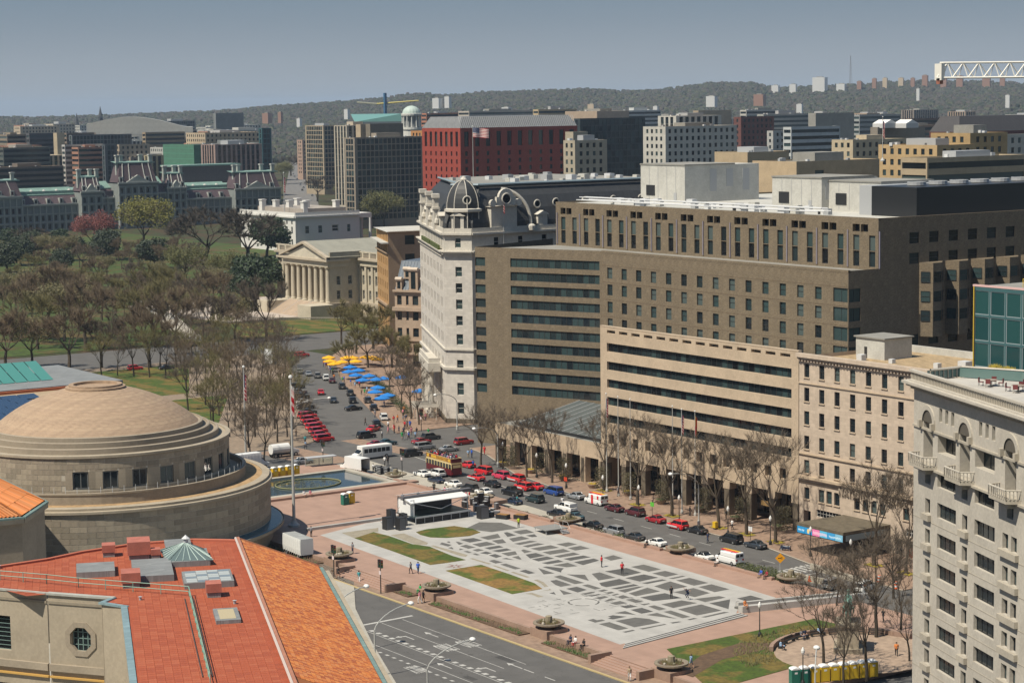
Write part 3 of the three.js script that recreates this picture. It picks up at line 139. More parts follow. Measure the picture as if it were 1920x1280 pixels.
const VEH=[["sedan",-366.9,-241.7,0,"taxi","red and silver taxi sedan beside the double-decker bus rear"],["van",-372.4,-247.2,0,"red","red minivan behind the double-decker bus nearest the kerb"],["suv",-365.3,-246.8,0,"redp","pinkish red taxi wagon in the queue beside the brick pavement"],["suv",-360.1,-247.2,0,"taxi","red and silver taxi wagon third in the kerb queue"],["suv",-351.6,-243.0,0,"taxi","red and silver taxi tailing the dark pickup"],["sedan",-350.6,-245.2,0,"red","red sedan just ahead of the blue minivan"],["sedan",-358.7,-240.1,0,"black","black sedan between taxis and the lane line"],["pickup",-348.2,-237.9,0,"black","black pickup truck beside the plaza planter"],["van",-343.4,-244.7,0,"blue","blue minivan by the pavement under the bare trees"],["suv",-339.2,-237.2,0,"darkteal","dark teal wagon right of the black pickup"],["sedan",-340.0,-232.5,0,"navy","navy sedan parked against the plaza edge by the lamp post"],["suv",-376.0,-237.7,0,"white","white estate car left of the double-decker bus"],["sedan",-378.0,-235.2,0,"white","white hatchback by the stone planter bowl near truck"],["sedan",-369.6,-233.5,0,"navy","dark blue sedan below the white estate car"],["sedan",-363.7,-233.9,0,"white","white sedan in front of the black people carrier"],["suv",-357.0,-233.5,0,"black","black low wagon between two white sedans"],["sedan",-352.2,-233.8,0,"white","white sedan behind a planter bowl on plaza edge"],["pickupcap",-327.8,-236.4,0,"white","white pickup with closed cargo cap"],["sedan",-324.5,-231.9,0,"black","black sedan below the white capped pickup"],["sedan",-336.9,-245.5,0,"silver","silver sedan ahead of the white ladder van with red stripes"],["cargovan",-329.8,-245.2,0,"stripevan","white cargo van with red stripes and yellow ladder"],["sedan",-321.9,-243.7,0,"maroon","maroon sedan behind the red-striped van"],["suv",-316.1,-244.2,0,"maroon","dark maroon wagon in the kerb row"],["sedan",-308.4,-243.1,0,"crimson","crimson sedan in the kerb row"],["suv",-301.1,-242.5,0,"taxi","red and silver taxi hatchback at end of kerb row"],["sedan",-295.9,-242.8,0,"black","black sedan beside the yellow box on pavement"],["suv",-304.6,-230.4,0,"silver","silver estate parked along plaza wall"],["sedan",-311.2,-230.6,0,"black","black sedan right of a stone planter bowl"],["sedan",-319.9,-232.7,0,"teal","teal sedan half hidden by stone planter bowl"],["sedan",-298.1,-230.1,0,"charcoal","charcoal sedan right of the silver estate"],["sedan",-291.7,-230.0,0,"white","white coupe beside plaza planter wall"],["sedan",-285.4,-230.7,0,"cream","cream convertible with dark top behind planter bowl"],["sedan",-277.7,-229.1,0,"white","white sedan with black roof ahead of the ladder van"],["cargovan",-273.0,-231.0,0,"whitevan","white work van with yellow ladders on roof by shrubs"],["van",-285.6,-242.2,0,"black","black people carrier at kerb under bare tree"],["sedan",-279.5,-242.5,0,"slate","slate blue coupe last in the kerb row"],["suv",-430.7,-252.8,-90,"black","black off-roader waiting at the crossing"],["sedan",-438.9,-259.6,-60,"red","red sedan behind the black off-roader"],["suv",-445.1,-264.2,-26,"black","black car behind the red sedan at the corner"],["van",-453.1,-271.1,-26,"white","white minivan at the restaurant corner kerb"],["suv",-469.3,-277.8,-26,"black","black car ahead of the white minivan"],["suv",-482.3,-283.7,-26,"charcoal","charcoal car next along kerb by blue parasols"],["sedan",-472.6,-273.8,-90,"black","black coupe crossing the avenue lanes"],["suv",-484.9,-280.6,-26,"black","black off-roader behind the coupe on the avenue"],["suv",-498.0,-287.5,-26,"charcoal","grey off-roader third in the avenue queue"],["suv",-511.8,-292.9,-26,"charcoal","dark grey off-roader at head of the avenue queue"],["sedan",-505.1,-282.4,-26,"red","lone red sedan in the middle of the avenue"],["sedan",-489.1,-277.2,-26,"slate","slate grey sedan near avenue centre"],["sedan",-524.7,-297.1,-26,"maroon","maroon sedan parked by the restaurant kerb"],["suv",-531.0,-298.7,-26,"white","white off-roader parked by the restaurant kerb"],["suv",-536.9,-299.2,-26,"grey","grey off-roader parked by the restaurant kerb"],["sedan",-542.9,-299.6,-26,"silver","silver sedan parked by the restaurant kerb"],["sedan",-549.1,-300.0,-26,"grey","grey sedan parked behind the long white bus"],["suv",-585.2,-320.8,-90,"red","red wagon by the far junction above the avenue"],["suv",-401.5,-247.5,-90,"black","black full-size off-roader crossing at the junction"],["van",-407.9,-254.8,-90,"silver","silver minivan crossing behind the black off-roader"],["suv",-418.9,-263.4,-90,"charcoal","dark off-roader near the traffic lights"],["sedan",-414.9,-258.3,-90,"crimson","red sedan between dark off-roader and silver minivan"],["sedan",-418.7,-251.3,-90,"teal","dark teal sedan above the shuttle bus"],["sedan",-418.2,-248.2,-90,"crimson","dark red sedan half hidden by the shuttle bus"],["sedan",-401.8,-257.5,-90,"silver","silver sedan above the double-decker bus"],["sedan",-381.3,-248.9,0,"red","red sedan just right of the double-decker bus"],["suv",-408.0,-265.5,-90,"crimson","red wagon on the cross street behind the trees"],["sedan",-408.3,-223.4,-90,"silver","silver sedan at left beyond the bus shelter"],["suv",-248.4,-231.9,-70,"silver","silver car behind bare trees near green statue"],["van",-243.7,-234.4,-70,"white","white van behind bare trees near orange drums"],["suv",-634.6,-307.0,-90,"black","black off-roader at the park road junction"],["suv",-588.7,-265.7,-90,"red","red taxi on the road by the left park"],["sedan",-583.5,-273.6,-90,"black","black sedan on the road by the left park"],["sedan",-591.1,-247.5,-90,"grey","grey car behind trees on left park road"],["sedan",-594.7,-235.6,-90,"navy","dark blue car behind trees at far left road"],["van",-432.9,-242.6,-90,"redtaxi","nearest red taxi in the angled taxi row"],["suv",-438.4,-244.9,-90,"redtaxi","second red taxi in the angled taxi row"],["suv",-444.1,-247.4,-90,"redtaxi","third red taxi in the angled taxi row"],["van",-449.9,-249.9,-90,"redtaxi","fourth red taxi in the angled taxi row"],["suv",-455.8,-252.4,-90,"redtaxi","fifth red taxi in the angled taxi row"],["suv",-461.9,-255.0,-90,"redtaxi","sixth red taxi in the angled taxi row"],["van",-468.1,-257.7,-90,"redtaxi","farthest red taxi in the angled taxi row"],["sedan",-474.4,-261.4,-90,"black","black car next to the red taxi row"],["suv",-482.9,-265.4,-90,"charcoal","dark wagon second beyond the red taxis"],["sedan",-491.6,-269.5,-90,"white","white wagon in the angled row beyond red taxis"],["suv",-500.6,-273.8,-90,"black","black car beyond the white wagon in angled row"],["sedan",-510.0,-278.3,-90,"grey","grey car near the far end of angled row"],["suv",-519.6,-282.9,-90,"charcoal","charcoal car at far end of angled row"]];
const FARCAR=[[-2477.3,-1348.6,"black"],[-2367.0,-1291.4,"white"],[-2269.8,-1236.5,"silver"],[-2177.2,-1188.1,"silver"],[-2092.2,-1143.0,"silver"],[-2011.9,-1102.5,"white"],[-1936.9,-1065.2,"white"],[-1870.2,-1028.2,"silver"],[-1805.3,-995.8,"silver"],[-1748.0,-962.9,"black"],[-1688.8,-936.1,"silver"],[-1634.5,-910.1,"silver"]];
const TR={"street":[[-381.2,-252.4,14],[-374.8,-253.8,14],[-362.4,-251.4,15.5],[-353.9,-251.9,16],[-339.9,-254.8,17],[-323.5,-250.5,18.5],[-310.5,-248.7,19],[-296.5,-248.4,18],[-288.6,-248.3,19.5],[-280.4,-248.0,21],[-255.8,-248.2,19],[-248.2,-248.0,17]],"east":[[-212.5,-196.7,14,0.9],[-202.6,-191.1,12,0.9],[-202.8,-195.5,15,0.9],[-218.5,-212.5,16,0.9],[-248.0,-227.9,9,0.13],[-236.4,-221.5,9,0.5],[-219.7,-218.6,11,0.9],[-237.3,-234.4,12,0.13],[-206.2,-206.8,10,0.9],[-243.8,-232.0,8,0.13]],"will":[[-449.4,-276.9,16],[-439.9,-273.2,14],[-463.9,-282.8,13],[-490.2,-295.1,14],[-546.7,-322.0,13],[-580.1,-337.5,15],[-608.3,-348.3,15],[-587.9,-348.4,15],[-542.0,-327.5,13],[-505.9,-310.3,14],[-539.3,-311.3,11]],"persh":[[-499.8,-240.0,14.51324853584232],[-478.8,-236.1,11.297535880338629],[-492.7,-248.4,12.32649094074589],[-498.0,-257.3,14.339989387622555],[-469.7,-247.0,11.79904889864963],[-483.7,-259.1,13.514834261428792],[-448.4,-232.6,14.244115313192854],[-437.8,-232.9,14.425482137880406],[-539.3,-274.7,14.361543662076876],[-534.8,-279.9,15.092016168567227],[-525.7,-281.8,11.618334274661548],[-528.4,-261.6,14.427226348470754],[-526.3,-255.8,12.127226160722861],[-563.8,-282.9,11.5845834559684],[-570.2,-295.0,15.272664594476922],[-564.8,-301.2,14.38620975880032],[-457.7,-247.7,14.714057559041322],[-428.9,-231.6,13.978486970680951],[-413.2,-216.4,14.190321479481113],[-574.4,-290.0,15.663372649884842],[-523.0,-267.9,13.793611195038043],[-491.5,-265.0,16.54064830183317],[-567.5,-278.6,13.169494135667398],[-554.3,-266.1,12.490559509145296],[-466.8,-236.7,12.07860049749886],[-508.5,-268.5,15.678977783505463],[-435.2,-223.9,11.49113006477462],[-415.0,-214.1,12.801494711273751],[-571.7,-273.7,13.970698157331533],[-580.9,-282.6,13.06085413975024],[-569.6,-266.7,13.69300514256676],[-569.3,-261.4,14.653754114218422],[-585.2,-277.6,11.439205204758007],[-578.2,-285.7,14.071596983885295],[-542.3,-271.1,11.989772621861439],[-515.2,-260.7,13.052334836959147],[-600.7,-290.4,16.599621273083827],[-588.5,-273.8,13.530190126860466],[-574.7,-258.9,16.772114500472657],[-579.1,-255.7,11.465722893084774],[-574.1,-248.5,14.348454515920249],[-610.1,-312.0,15.734565028942129],[-593.6,-309.1,15.910120054203905],[-608.1,-303.4,13.040734173147174],[-596.1,-317.0,13.10107032631501],[-551.8,-296.8,13.980048771793925],[-505.8,-248.0,15.781351854929566],[-485.8,-241.9,11.412577696441163],[-486.6,-248.3,11.561575976521421],[-463.9,-240.3,12.619635662768706],[-456.6,-242.3,15.18225240696157],[-452.4,-227.9,11.389999854296569],[-462.4,-228.7,15.386956007845342],[-443.5,-238.6,12.857644259056249],[-523.3,-251.1,14.46767738430631]],"ell":[[-691.3,-266.8,21.76866022313739],[-661.9,-264.4,20.11948537075645],[-678.8,-280.8,22.016394560788125],[-651.1,-276.6,23.20928204566664],[-665.2,-296.1,19.429036789819154],[-642.9,-297.5,23.584539966522655],[-701.5,-333.3,19.488248766782423],[-756.7,-300.7,21.27643680438154],[-769.4,-316.5,11.974771978227926],[-738.6,-320.6,18.527454423737755],[-739.7,-334.0,19.012023485492033],[-783.1,-365.3,12.953453518379177],[-782.4,-302.4,11.591590714184932],[-828.8,-350.6,13.667264904720245],[-843.1,-335.4,11.986026796119848],[-819.4,-360.7,10.665465129887682],[-607.4,-232.3,19.81150979434013],[-614.6,-243.6,18.944873915491154],[-600.4,-260.0,17.95848300110518],[-594.5,-247.2,20.01365155762353],[-811.5,-369.0,12.200878211212785],[-800.6,-380.7,12.825586837986007],[-789.7,-392.3,13.945868324004744],[-733.8,-355.4,12.730892237549806],[-709.7,-352.3,19.663089101792263],[-785.1,-397.3,10.923006032434728],[-871.1,-419.7,10.331938778645329],[-879.8,-410.7,10.605193532465602],[-887.2,-363.0,12.634066707889321],[-913.0,-355.9,10.048252239375195],[-862.7,-388.7,13.324374246273145],[-979.3,-395.5,10.72937149592479],[-925.9,-405.3,11.12772288930695],[-646.8,-316.9,18.019734747205863],[-629.8,-312.4,20.742136736100726],[-617.2,-292.9,21.26868704679898],[-590.6,-271.3,19.230281767783204],[-639.5,-325.1,17.87844058747184],[-632.2,-333.3,23.0144136444363],[-715.8,-290.3,23.65156764777861],[-696.9,-298.3,21.5847652460143],[-723.4,-337.3,22.178493234350906],[-851.1,-326.9,11.8265748888115],[-823.4,-339.0,13.483918004631086],[-873.6,-377.2,13.807544883326088],[-936.5,-372.9,12.722300404246841],[-756.4,-346.0,12.237086963426439],[-655.3,-307.2,19.786487413889557]],"edge":[["l",-1030.6,-393.4,12.264890214205046],["e",-987.2,-380.6,12.9982187242483],["l",-1061.7,-413.2,9.4238924322519],["e",-1030.9,-404.5,12.30292825102447],["b",-1053.5,-417.2,13.548885687758615],["e",-1071.0,-427.8,12.91151442049045],["l",-1062.1,-428.5,12.750702299152291],["k",-1029.8,-421.5,11.390163722970001],["e",-966.7,-400.2,9.892608591687868],["l",-1045.0,-434.7,12.945677155101382],["k",-1039.9,-434.4,10.66258599932305],["k",-994.0,-420.7,13.004117844483456],["b",-964.2,-409.3,13.858286444910792],["b",-989.5,-425.5,10.97919247534724],["e",-1032.2,-449.9,11.006934089338507],["e",-1034.3,-454.4,13.733985032324465],["k",-1019.2,-452.7,12.623993328171077],["k",-968.8,-431.9,9.850018299859478],["k",-984.5,-443.3,9.635191836489321],["k",-958.5,-436.0,9.75575350190745],["k",-994.8,-453.2,13.524260478666196],["e",-956.0,-443.1,13.03250991016098],["l",-966.7,-448.1,9.73087154371937],["k",-937.2,-438.9,13.132552392626934],["k",-996.7,-473.5,13.901529717235153],["k",-984.8,-467.1,12.286341463680099],["k",-964.4,-461.7,10.752037560787514],["b",-975.9,-474.4,11.743300219933896]],"spec":[["yellowgreen",-1054.0,-483.2,30],["redbud",-1074.5,-463.1,23],["bigbare",-937.0,-461.6,32],["bigbare",-912.8,-472.3,30],["evergreen",-755.8,-394.7,17],["evergreen",-990.5,-523.6,18],["pale",-852.8,-418.7,14],["olive",-845.9,-406.3,18],["olive",-833.5,-419.3,16],["evergreen",-1142.1,-455.4,9],["evergreen",-1130.5,-466.5,10],["evergreen",-1160.3,-450.0,10],["evergreen",-1060.2,-466.0,9],["bigbare",-1539.1,-861.8,22],["olive",-1148.3,-690.2,24],["olive",-1173.6,-697.5,18],["evergreen",-1094.3,-460.8,8],["bigbare",-1091.7,-435.2,16],["olive",-1920.4,-1035.6,22],["olive",-2619.6,-1451.3,26],["bigbare",-2134.1,-1161.3,24],["olive",-1522.6,-875.0,14],["bigbare",-1072.4,-510.9,15]]};
const PPL=[[-280.4,-209.5,0.9,"stand","red","black","person in red shirt on inlaid marble holding a board"],[-274.1,-209.0,0.9,"stand","red","black","person in red cap and shirt standing on a dark inlay"],[-255.6,-204.5,0.9,"stand","black","black","skateboarder in dark clothes standing on marble"],[-253.4,-206.0,0.9,"crouch","navy","navy","skateboarder crouching mid-trick in dark blue"],[-316.5,-217.6,0.9,"stand","lime","black","worker in lime vest at the marble edge near the stage"],[-333.0,-183.5,0.9,"stand","grey","black","person in grey by the flagpole"],[-295.3,-182.7,0.9,"walk","blue","navy","person in bright blue shirt walking on the marble strip"],[-296.0,-181.7,0.9,"walk","grey","black","person in grey walking beside the blue shirt"],[-284.2,-176.2,0.96,"sit","green","green","person in green sitting on the pink terrace"],[-279.8,-173.3,0.13,"walk","pink","white","woman in pink top on the lower pavement"],[-280.0,-174.1,0.13,"walk","black","skin","woman in black dress on the lower pavement"],[-303.3,-172.1,0.13,"walk","black","skin","person in black by the traffic signal pole"],[-298.8,-173.4,0.13,"walk","teal","white","person in white hat and teal top near stairs"],[-315.6,-182.0,0.9,"stand","grey","navy","person standing behind planter bowl by signals"],[-350.5,-213.6,0.9,"walk","grey","black","person in grey walking toward the stage from behind"],[-350.0,-216.9,0.9,"walk","black","black","dark dressed person with bag above the stage roof"],[-356.4,-224.6,0.9,"walk","black","black","person in black suit by the planter wall"],[-351.6,-224.1,0.9,"stand","pink","white","person in pink beside the terrace wall"],[-351.2,-224.6,0.9,"stand","white","navy","person in white next to the one in pink"],[-346.0,-225.5,0.9,"stand","pink","white","person in pink at left of pair near planter bowl"],[-344.7,-225.4,0.9,"stand","red","white","person in red at right of pair near planter bowl"],[-368.0,-201.4,1.35,"sit","white","skin","left person sitting on the pool bench"],[-368.0,-202.8,1.35,"sit","pink","skin","right person sitting on the pool bench"],[-288.2,-225.3,1.32,"sit","black","black","person in black sitting on the north ledge"],[-269.2,-225.3,1.32,"sit","white","black","person in white shirt on the north ledge"],[-258.2,-225.3,1.32,"sit","blue","tan","person in blue and white on the north ledge"],[-256.8,-225.3,1.32,"sit","crimson","black","person in dark red seated by the ledge end"],[-243.4,-176.2,0.96,"sit","navy","navy","left of three people sitting at terrace edge"],[-242.2,-176.2,0.96,"sit","white","red","middle person in white sitting at terrace edge"],[-240.2,-176.2,0.96,"sit","black","black","right person in black sitting at terrace edge"],[-241.7,-207.6,1.9,"sit","orange","skin","woman in orange sitting on the ramp wall"],[-221.6,-180.7,0.9,"walk","sky","skin","jogger in light blue by the pink path"],[-224.0,-171.9,0.13,"walk","tan","white","person in pale clothes on the bottom stairs"],[-287.8,-238.6,0,"walk","navy","navy","person in navy crossing the street"],[-301.7,-254.6,0.13,"stand","black","black","person in black under the arcade trees"],[-293.7,-249.3,0.13,"walk","white","black","person in white shirt on the north pavement"],[-308.7,-251.6,0.13,"stand","black","black","person in black by the flagpoles"],[-333.4,-253.3,0.13,"stand","grey","black","person in grey near the red-striped van"],[-390.6,-256.2,0.13,"stand","blue","navy","person in blue jacket by the street trees"],[-392.4,-260.8,0.13,"walk","red","red","person in red on the pavement near arcade"],[-378.2,-248.4,0.13,"walk","blue","black","person in blue at the kerb by red sedan"],[-391.1,-255.6,0.13,"stand","sky","tan","person in pale blue by the trees"],[-221.3,-196.7,1.43,"sit","sky","black","person in pale blue at the end of curved bench"],[-224.1,-203.1,1.43,"sit","grey","navy","person in grey on the curved bench"],[-224.1,-203.7,1.43,"sit","navy","black","person in navy on the curved bench"],[-223.9,-206.4,1.43,"sit","sky","black","person in light blue on the right of curved bench"],[-209.3,-207.4,0.9,"walk","orange","black","person in orange vest walking under right trees"],[-229.6,-216.5,0.9,"stand","red","black","person in red by the green statue"],[-224.8,-220.0,0.9,"walk","black","black","person in black on the steps by statue"],[-388.4,-229.5,0.13,"stand","white","black","person in white walking by box truck"],[-391.8,-225.3,0.13,"stand","white","black","person in white at the left of the box truck"],[-394.4,-236.0,0.13,"walk","white","black","person in white near the light pole"],[-394.6,-236.9,0.13,"walk","black","black","person in black near the light pole"],[-424.6,-233.1,0.13,"walk","sky","black","person in pale blue on the far corner"],[-431.5,-236.8,0.13,"stand","teal","navy","person in teal by the red taxi row"],[-442.8,-240.6,0.13,"stand","tan","navy","person in tan jacket left of the taxis"],[-444.9,-240.7,0.13,"stand","blue","black","person in blue left of the taxis"],[-448.4,-263.0,0,"walk","black","black","person in black crossing near the corner"],[-458.5,-271.8,0,"walk","grey","navy","person in grey walking by the corner cars"],[-336.8,-215.9,0.9,"stand","blue","navy","stage worker in blue at the stage side"],[-338.2,-215.9,0.9,"stand","red","black","stage worker in red on the stage"],[-331.6,-238.4,0.13,"walk","white","black","person in white between parked cars and planting bed"],[-338.5,-232.5,0.13,"walk","teal","black","person in teal beside the navy sedan"]];
const CROWD=[[-458.2,-280.2,"walk","orange","navy"],[-422.7,-265.1,"stand","green","navy"],[-435.9,-267.3,"stand","grey","tan"],[-423.1,-258.2,"stand","grey","navy"],[-450.5,-280.6,"walk","blue","tan"],[-433.7,-262.3,"stand","red","skin"],[-446.0,-269.7,"stand","red","tan"],[-431.6,-261.1,"stand","red","black"],[-439.4,-264.1,"stand","white","navy"],[-430.3,-261.6,"walk","navy","skin"],[-436.1,-268.3,"stand","blue","skin"],[-422.4,-257.6,"walk","green","skin"],[-445.3,-272.8,"walk","navy","navy"],[-436.3,-267.6,"walk","navy","navy"],[-454.2,-277.4,"walk","pink","black"],[-427.3,-255.1,"stand","white","black"],[-446.7,-273.7,"walk","sky","navy"],[-426.0,-263.9,"stand","black","skin"],[-447.0,-271.4,"walk","orange","navy"],[-423.6,-260.1,"walk","white","skin"],[-445.1,-271.9,"stand","grey","tan"],[-434.0,-262.4,"walk","white","tan"],[-443.8,-275.7,"walk","pink","tan"],[-423.9,-260.4,"stand","white","tan"],[-444.3,-277.9,"stand","pink","navy"],[-427.6,-263.4,"stand","pink","skin"],[-441.5,-270.6,"stand","tan","tan"],[-428.3,-261.7,"stand","navy","black"],[-436.1,-266.8,"stand","red","black"],[-421.1,-260.5,"stand","sky","black"],[-448.4,-281.0,"walk","white","tan"],[-421.0,-258.6,"walk","blue","navy"],[-452.2,-281.9,"stand","orange","navy"],[-432.2,-259.7,"walk","pink","skin"],[-557.9,-313.1,"stand","red","navy"],[-494.3,-289.9,"stand","green","skin"],[-539.9,-305.9,"stand","green","black"],[-535.6,-303.7,"stand","black","black"],[-538.0,-306.9,"stand","grey","tan"],[-509.0,-295.5,"stand","sky","skin"],[-542.1,-306.5,"stand","blue","black"],[-530.2,-302.7,"stand","tan","tan"],[-496.2,-290.0,"stand","tan","black"],[-521.8,-299.4,"stand","blue","black"],[-510.1,-297.6,"walk","red","black"],[-470.5,-281.7,"walk","navy","navy"],[-555.5,-312.5,"stand","blue","skin"],[-497.4,-292.5,"walk","sky","black"],[-514.5,-297.3,"walk","blue","tan"],[-527.7,-299.5,"stand","orange","navy"],[-513.7,-299.2,"stand","orange","navy"],[-552.5,-311.0,"walk","red","tan"],[-547.2,-309.0,"stand","white","skin"],[-486.1,-285.7,"stand","tan","tan"],[-550.9,-310.8,"stand","navy","skin"],[-520.2,-297.9,"walk","green","tan"]];
const UM={"y":[[-560.5,-316.4],[-552.5,-312.3],[-545.7,-309.8],[-548.0,-313.8],[-556.2,-320.2],[-555.1,-321.5],[-546.8,-317.8],[-553.8,-325.6],[-551.0,-326.1],[-546.9,-325.6]],"b":[[-535.5,-309.4],[-527.4,-307.4],[-526.5,-303.7],[-518.3,-301.2],[-507.8,-297.3],[-514.5,-303.3],[-506.5,-301.0],[-506.6,-303.3],[-505.7,-308.9],[-491.2,-292.2],[-484.4,-287.3],[-472.8,-282.5],[-476.4,-286.4],[-477.9,-297.2]]};
// ---------- setting: terrain, streets, plaza ----------
const mat={
ground:M(lin(.14,.145,.085),.95,T.park),asphalt:M(lin(.125,.12,.115),.9,T.asphalt),asphaltPale:M(lin(.2,.19,.18),.9,T.asphalt),lawn:M(lin(.24,.3,.12),.95,T.grass),brickWalk:M(lin(.33,.225,.17),.9,T.paver),granite:M(lin(.42,.27,.205),.75,T.slab),graniteWall:M(lin(.4,.27,.21),.7,T.stone),
marble:M(lin(.5,.485,.455),.6,T.slab),inlay:M(lin(.15,.145,.132),.75,T.fleck),tan:M(lin(.35,.31,.235),.85,T.fleck),kerb:M(lin(.5,.46,.4),.85,T.stone),soil:M(lin(.15,.1,.07),.95,T.soil),paint:M(lin(.55,.54,.51),.7,T.fleck),concrete:M(lin(.48,.45,.4),.85,T.stone),yellowKerb:M(lin(.55,.43,.22),.8,T.stone),water:M(lin(.03,.05,.06),.06),
};
const R=(x0,x1,z0,z1)=>[[x0,z0],[x1,z0],[x1,z1],[x0,z1]];
{ 
const g=new G();g.poly([...Array(48)].map((_,i)=>[Math.cos(i / 48*6.2832)*26000,Math.sin(i / 48*6.2832)*26000]),-.06);struct('ground',g,mat.ground);
struct('street_asphalt',new G().poly([[-150,-90],[-150,-330],[-432,-330],[-432,-262],[-449.5,-268.4],[-524,-300],[-582,-330],[-600,-330],[-560,-303],[-508,-277.5],[-434,-241],[-430,-90]],0),mat.asphalt);
struct('cross_street_asphalt',new G().poly(R(-642,-600,-560,-60),.0),mat.asphalt);
struct('avenue_asphalt',new G().poly([[-1450,-780],[-1425,-800],[-2626,-1452],[-2642,-1438]],.2),mat.asphaltPale);
}
seed(17);for(const[x,z,w,d]of[[-298,-238.6,5,2.4],[-318,-240,2,1.6],[-345,-239,3,1.4],[-270,-236,2.2,1.6],[-412,-242,6,3],[-420,-256,4,2.5],[-470,-262,5,1.6],[-500,-281,6,2],[-246,-166,4,1.4],[-232,-160,2,5],[-258,-168,3,1.2],[-240,-156.2,2.6,1],[-224,-165,7,1.8],[-390,-250,3,4]])struct('asphalt_patch',new G().poly(R(x,x+w,z,z+d),.004),pick([M(lin(.075,.072,.07),.9,T.asphalt),M(lin(.15,.145,.14),.9,T.asphalt)]));
for(const[x,z]of[[-288,-240.5],[-306,-236.2],[-331,-240.4],[-262,-165.5],[-249,-162.6],[-236,-159],[-415,-246],[-444,-256],[-486,-276]])struct('manhole_cover',new G().lathe(x,z,[[.42,.004],[.4,.012],[0,.014]],14),M(lin(.07,.065,.06),.7));
const north=[[-240,-239],[-263,-240.6],[-277,-243.6],[-303.5,-244.4],[-334,-246.2],[-356,-250],[-368,-252],[-392,-261],[-402,-263],[-402,-330],[-240,-330]];
struct('north_pavement',new G().prism(north,-.02,.13),mat.brickWalk);
{const g=new G();for(let i=0;i<8;i++){const a=north[i],b=north[i+1],L=Math.hypot(b[0]-a[0],b[1]-a[1]),nx=(b[1]-a[1]) / L,nz=-(b[0]-a[0]) / L;g.prism([a,b,[b[0]-nx*.3,b[1]-nz*.3],[a[0]-nx*.3,a[1]-nz*.3]],-.02,.135);}struct('north_kerb',g,mat.kerb);}
struct('south_pavement',new G().prism(R(-345,-150,-176.2,-171.4),-.02,.13),mat.brickWalk);
struct('south_kerb',new G().prism(R(-345,-150,-171.4,-171),-.02,.14),mat.yellowKerb);
struct('plaza_verge',new G().prism([[-205,-226],[-402,-226],[-402,-236.5],[-380,-235],[-335,-233.4],[-300,-230.6],[-260,-229],[-236,-228]],-.02,.13),mat.kerb);
struct('planting_bed',new G().poly([[-262,-226.1],[-366,-226.1],[-366,-230],[-335,-229.6],[-300,-229.2],[-262,-228.6]],.16),mat.soil);
struct('corner_pavement',new G().prism([[-432,-262],[-449.5,-268.4],[-524,-300],[-582,-330],[-600,-345],[-600,-420],[-432,-420]],-.02,.13),mat.brickWalk);
struct('park_pavement',new G().prism([[-434,-241],[-508,-277.5],[-560,-303],[-600,-322],[-600,-120],[-430,-120],[-430,-235]],-.02,.12),M(lin(.3,.23,.175),.9,T.paver));
struct('lawn',new G().poly([[-455,-225],[-520,-262],[-520,-235],[-455,-205]],.14),mat.lawn);
struct('lawn',new G().poly([[-530,-255],[-592,-285],[-592,-240],[-530,-225]],.14),mat.lawn);
struct('lawn',new G().poly([[-645,-331],[-645,-385],[-690,-392],[-692,-350],[-668,-340]],.06),mat.lawn);
struct('lawn',new G().poly([[-648,-320],[-648,-180],[-1250,-260],[-1250,-560],[-960,-560],[-760,-420],[-700,-340]],.03),M(lin(.2,.26,.1),.95,T.park));
struct('path',new G().poly([[-646,-230],[-646,-236],[-900,-330],[-902,-322]],.06),mat.kerb);
struct('path',new G().poly([[-646,-310],[-646,-318],[-800,-372],[-802,-364]],.06),mat.kerb);
struct('terrace',new G().prism([[-696,-350],[-696,-400],[-645,-402],[-640,-430],[-780,-430],[-780,-350]],-.02,.4),M(lin(.55,.47,.4),.85,T.slab));
{const g=new G();g.prism([[-330,-190],[-283,-163.5],[-262,-154.2],[-150,-108],[-150,-60],[-345,-60],[-345,-190]],-.02,.13);struct('south_side_pavement',g,mat.concrete);}
const PY=.9;
const podium=thing('raised_plaza','pink granite raised plaza with inlaid white marble map and lawns','plaza',[-310,0,-200]);
podium.userData.kind='structure';
const PO=[-310,0,-200];
mesh('granite_paving',new G(PO).prism(R(-402,-205,-226,-176.2),0,PY),mat.granite,podium);
mesh('marble_paving',new G(PO).poly(D.white,PY+.006),mat.marble,podium);
{const tones=[mat.inlay,M(lin(.14,.135,.125),.78,T.fleck),M(lin(.11,.107,.1),.72,T.fleck)];
for(const q of D.inlay)mesh('dark_stone_inlay',new G(PO).poly(q,PY+.012),pick(tones),podium);
for(const q of[...D.tan,...D.tanwalk])mesh('tan_stone_inlay',new G(PO).poly(q,PY+.011),mat.tan,podium);
for(const q of D.darkstage)mesh('dark_stone_inlay',new G(PO).poly(q,PY+.011),mat.inlay,podium);
const dry=M(lin(.37,.37,.19),.95,T.grass);D.lawn.forEach((q,i)=>mesh('lawn',new G(PO).prism(q,PY,PY+.05),i===1?dry:mat.lawn,podium));}
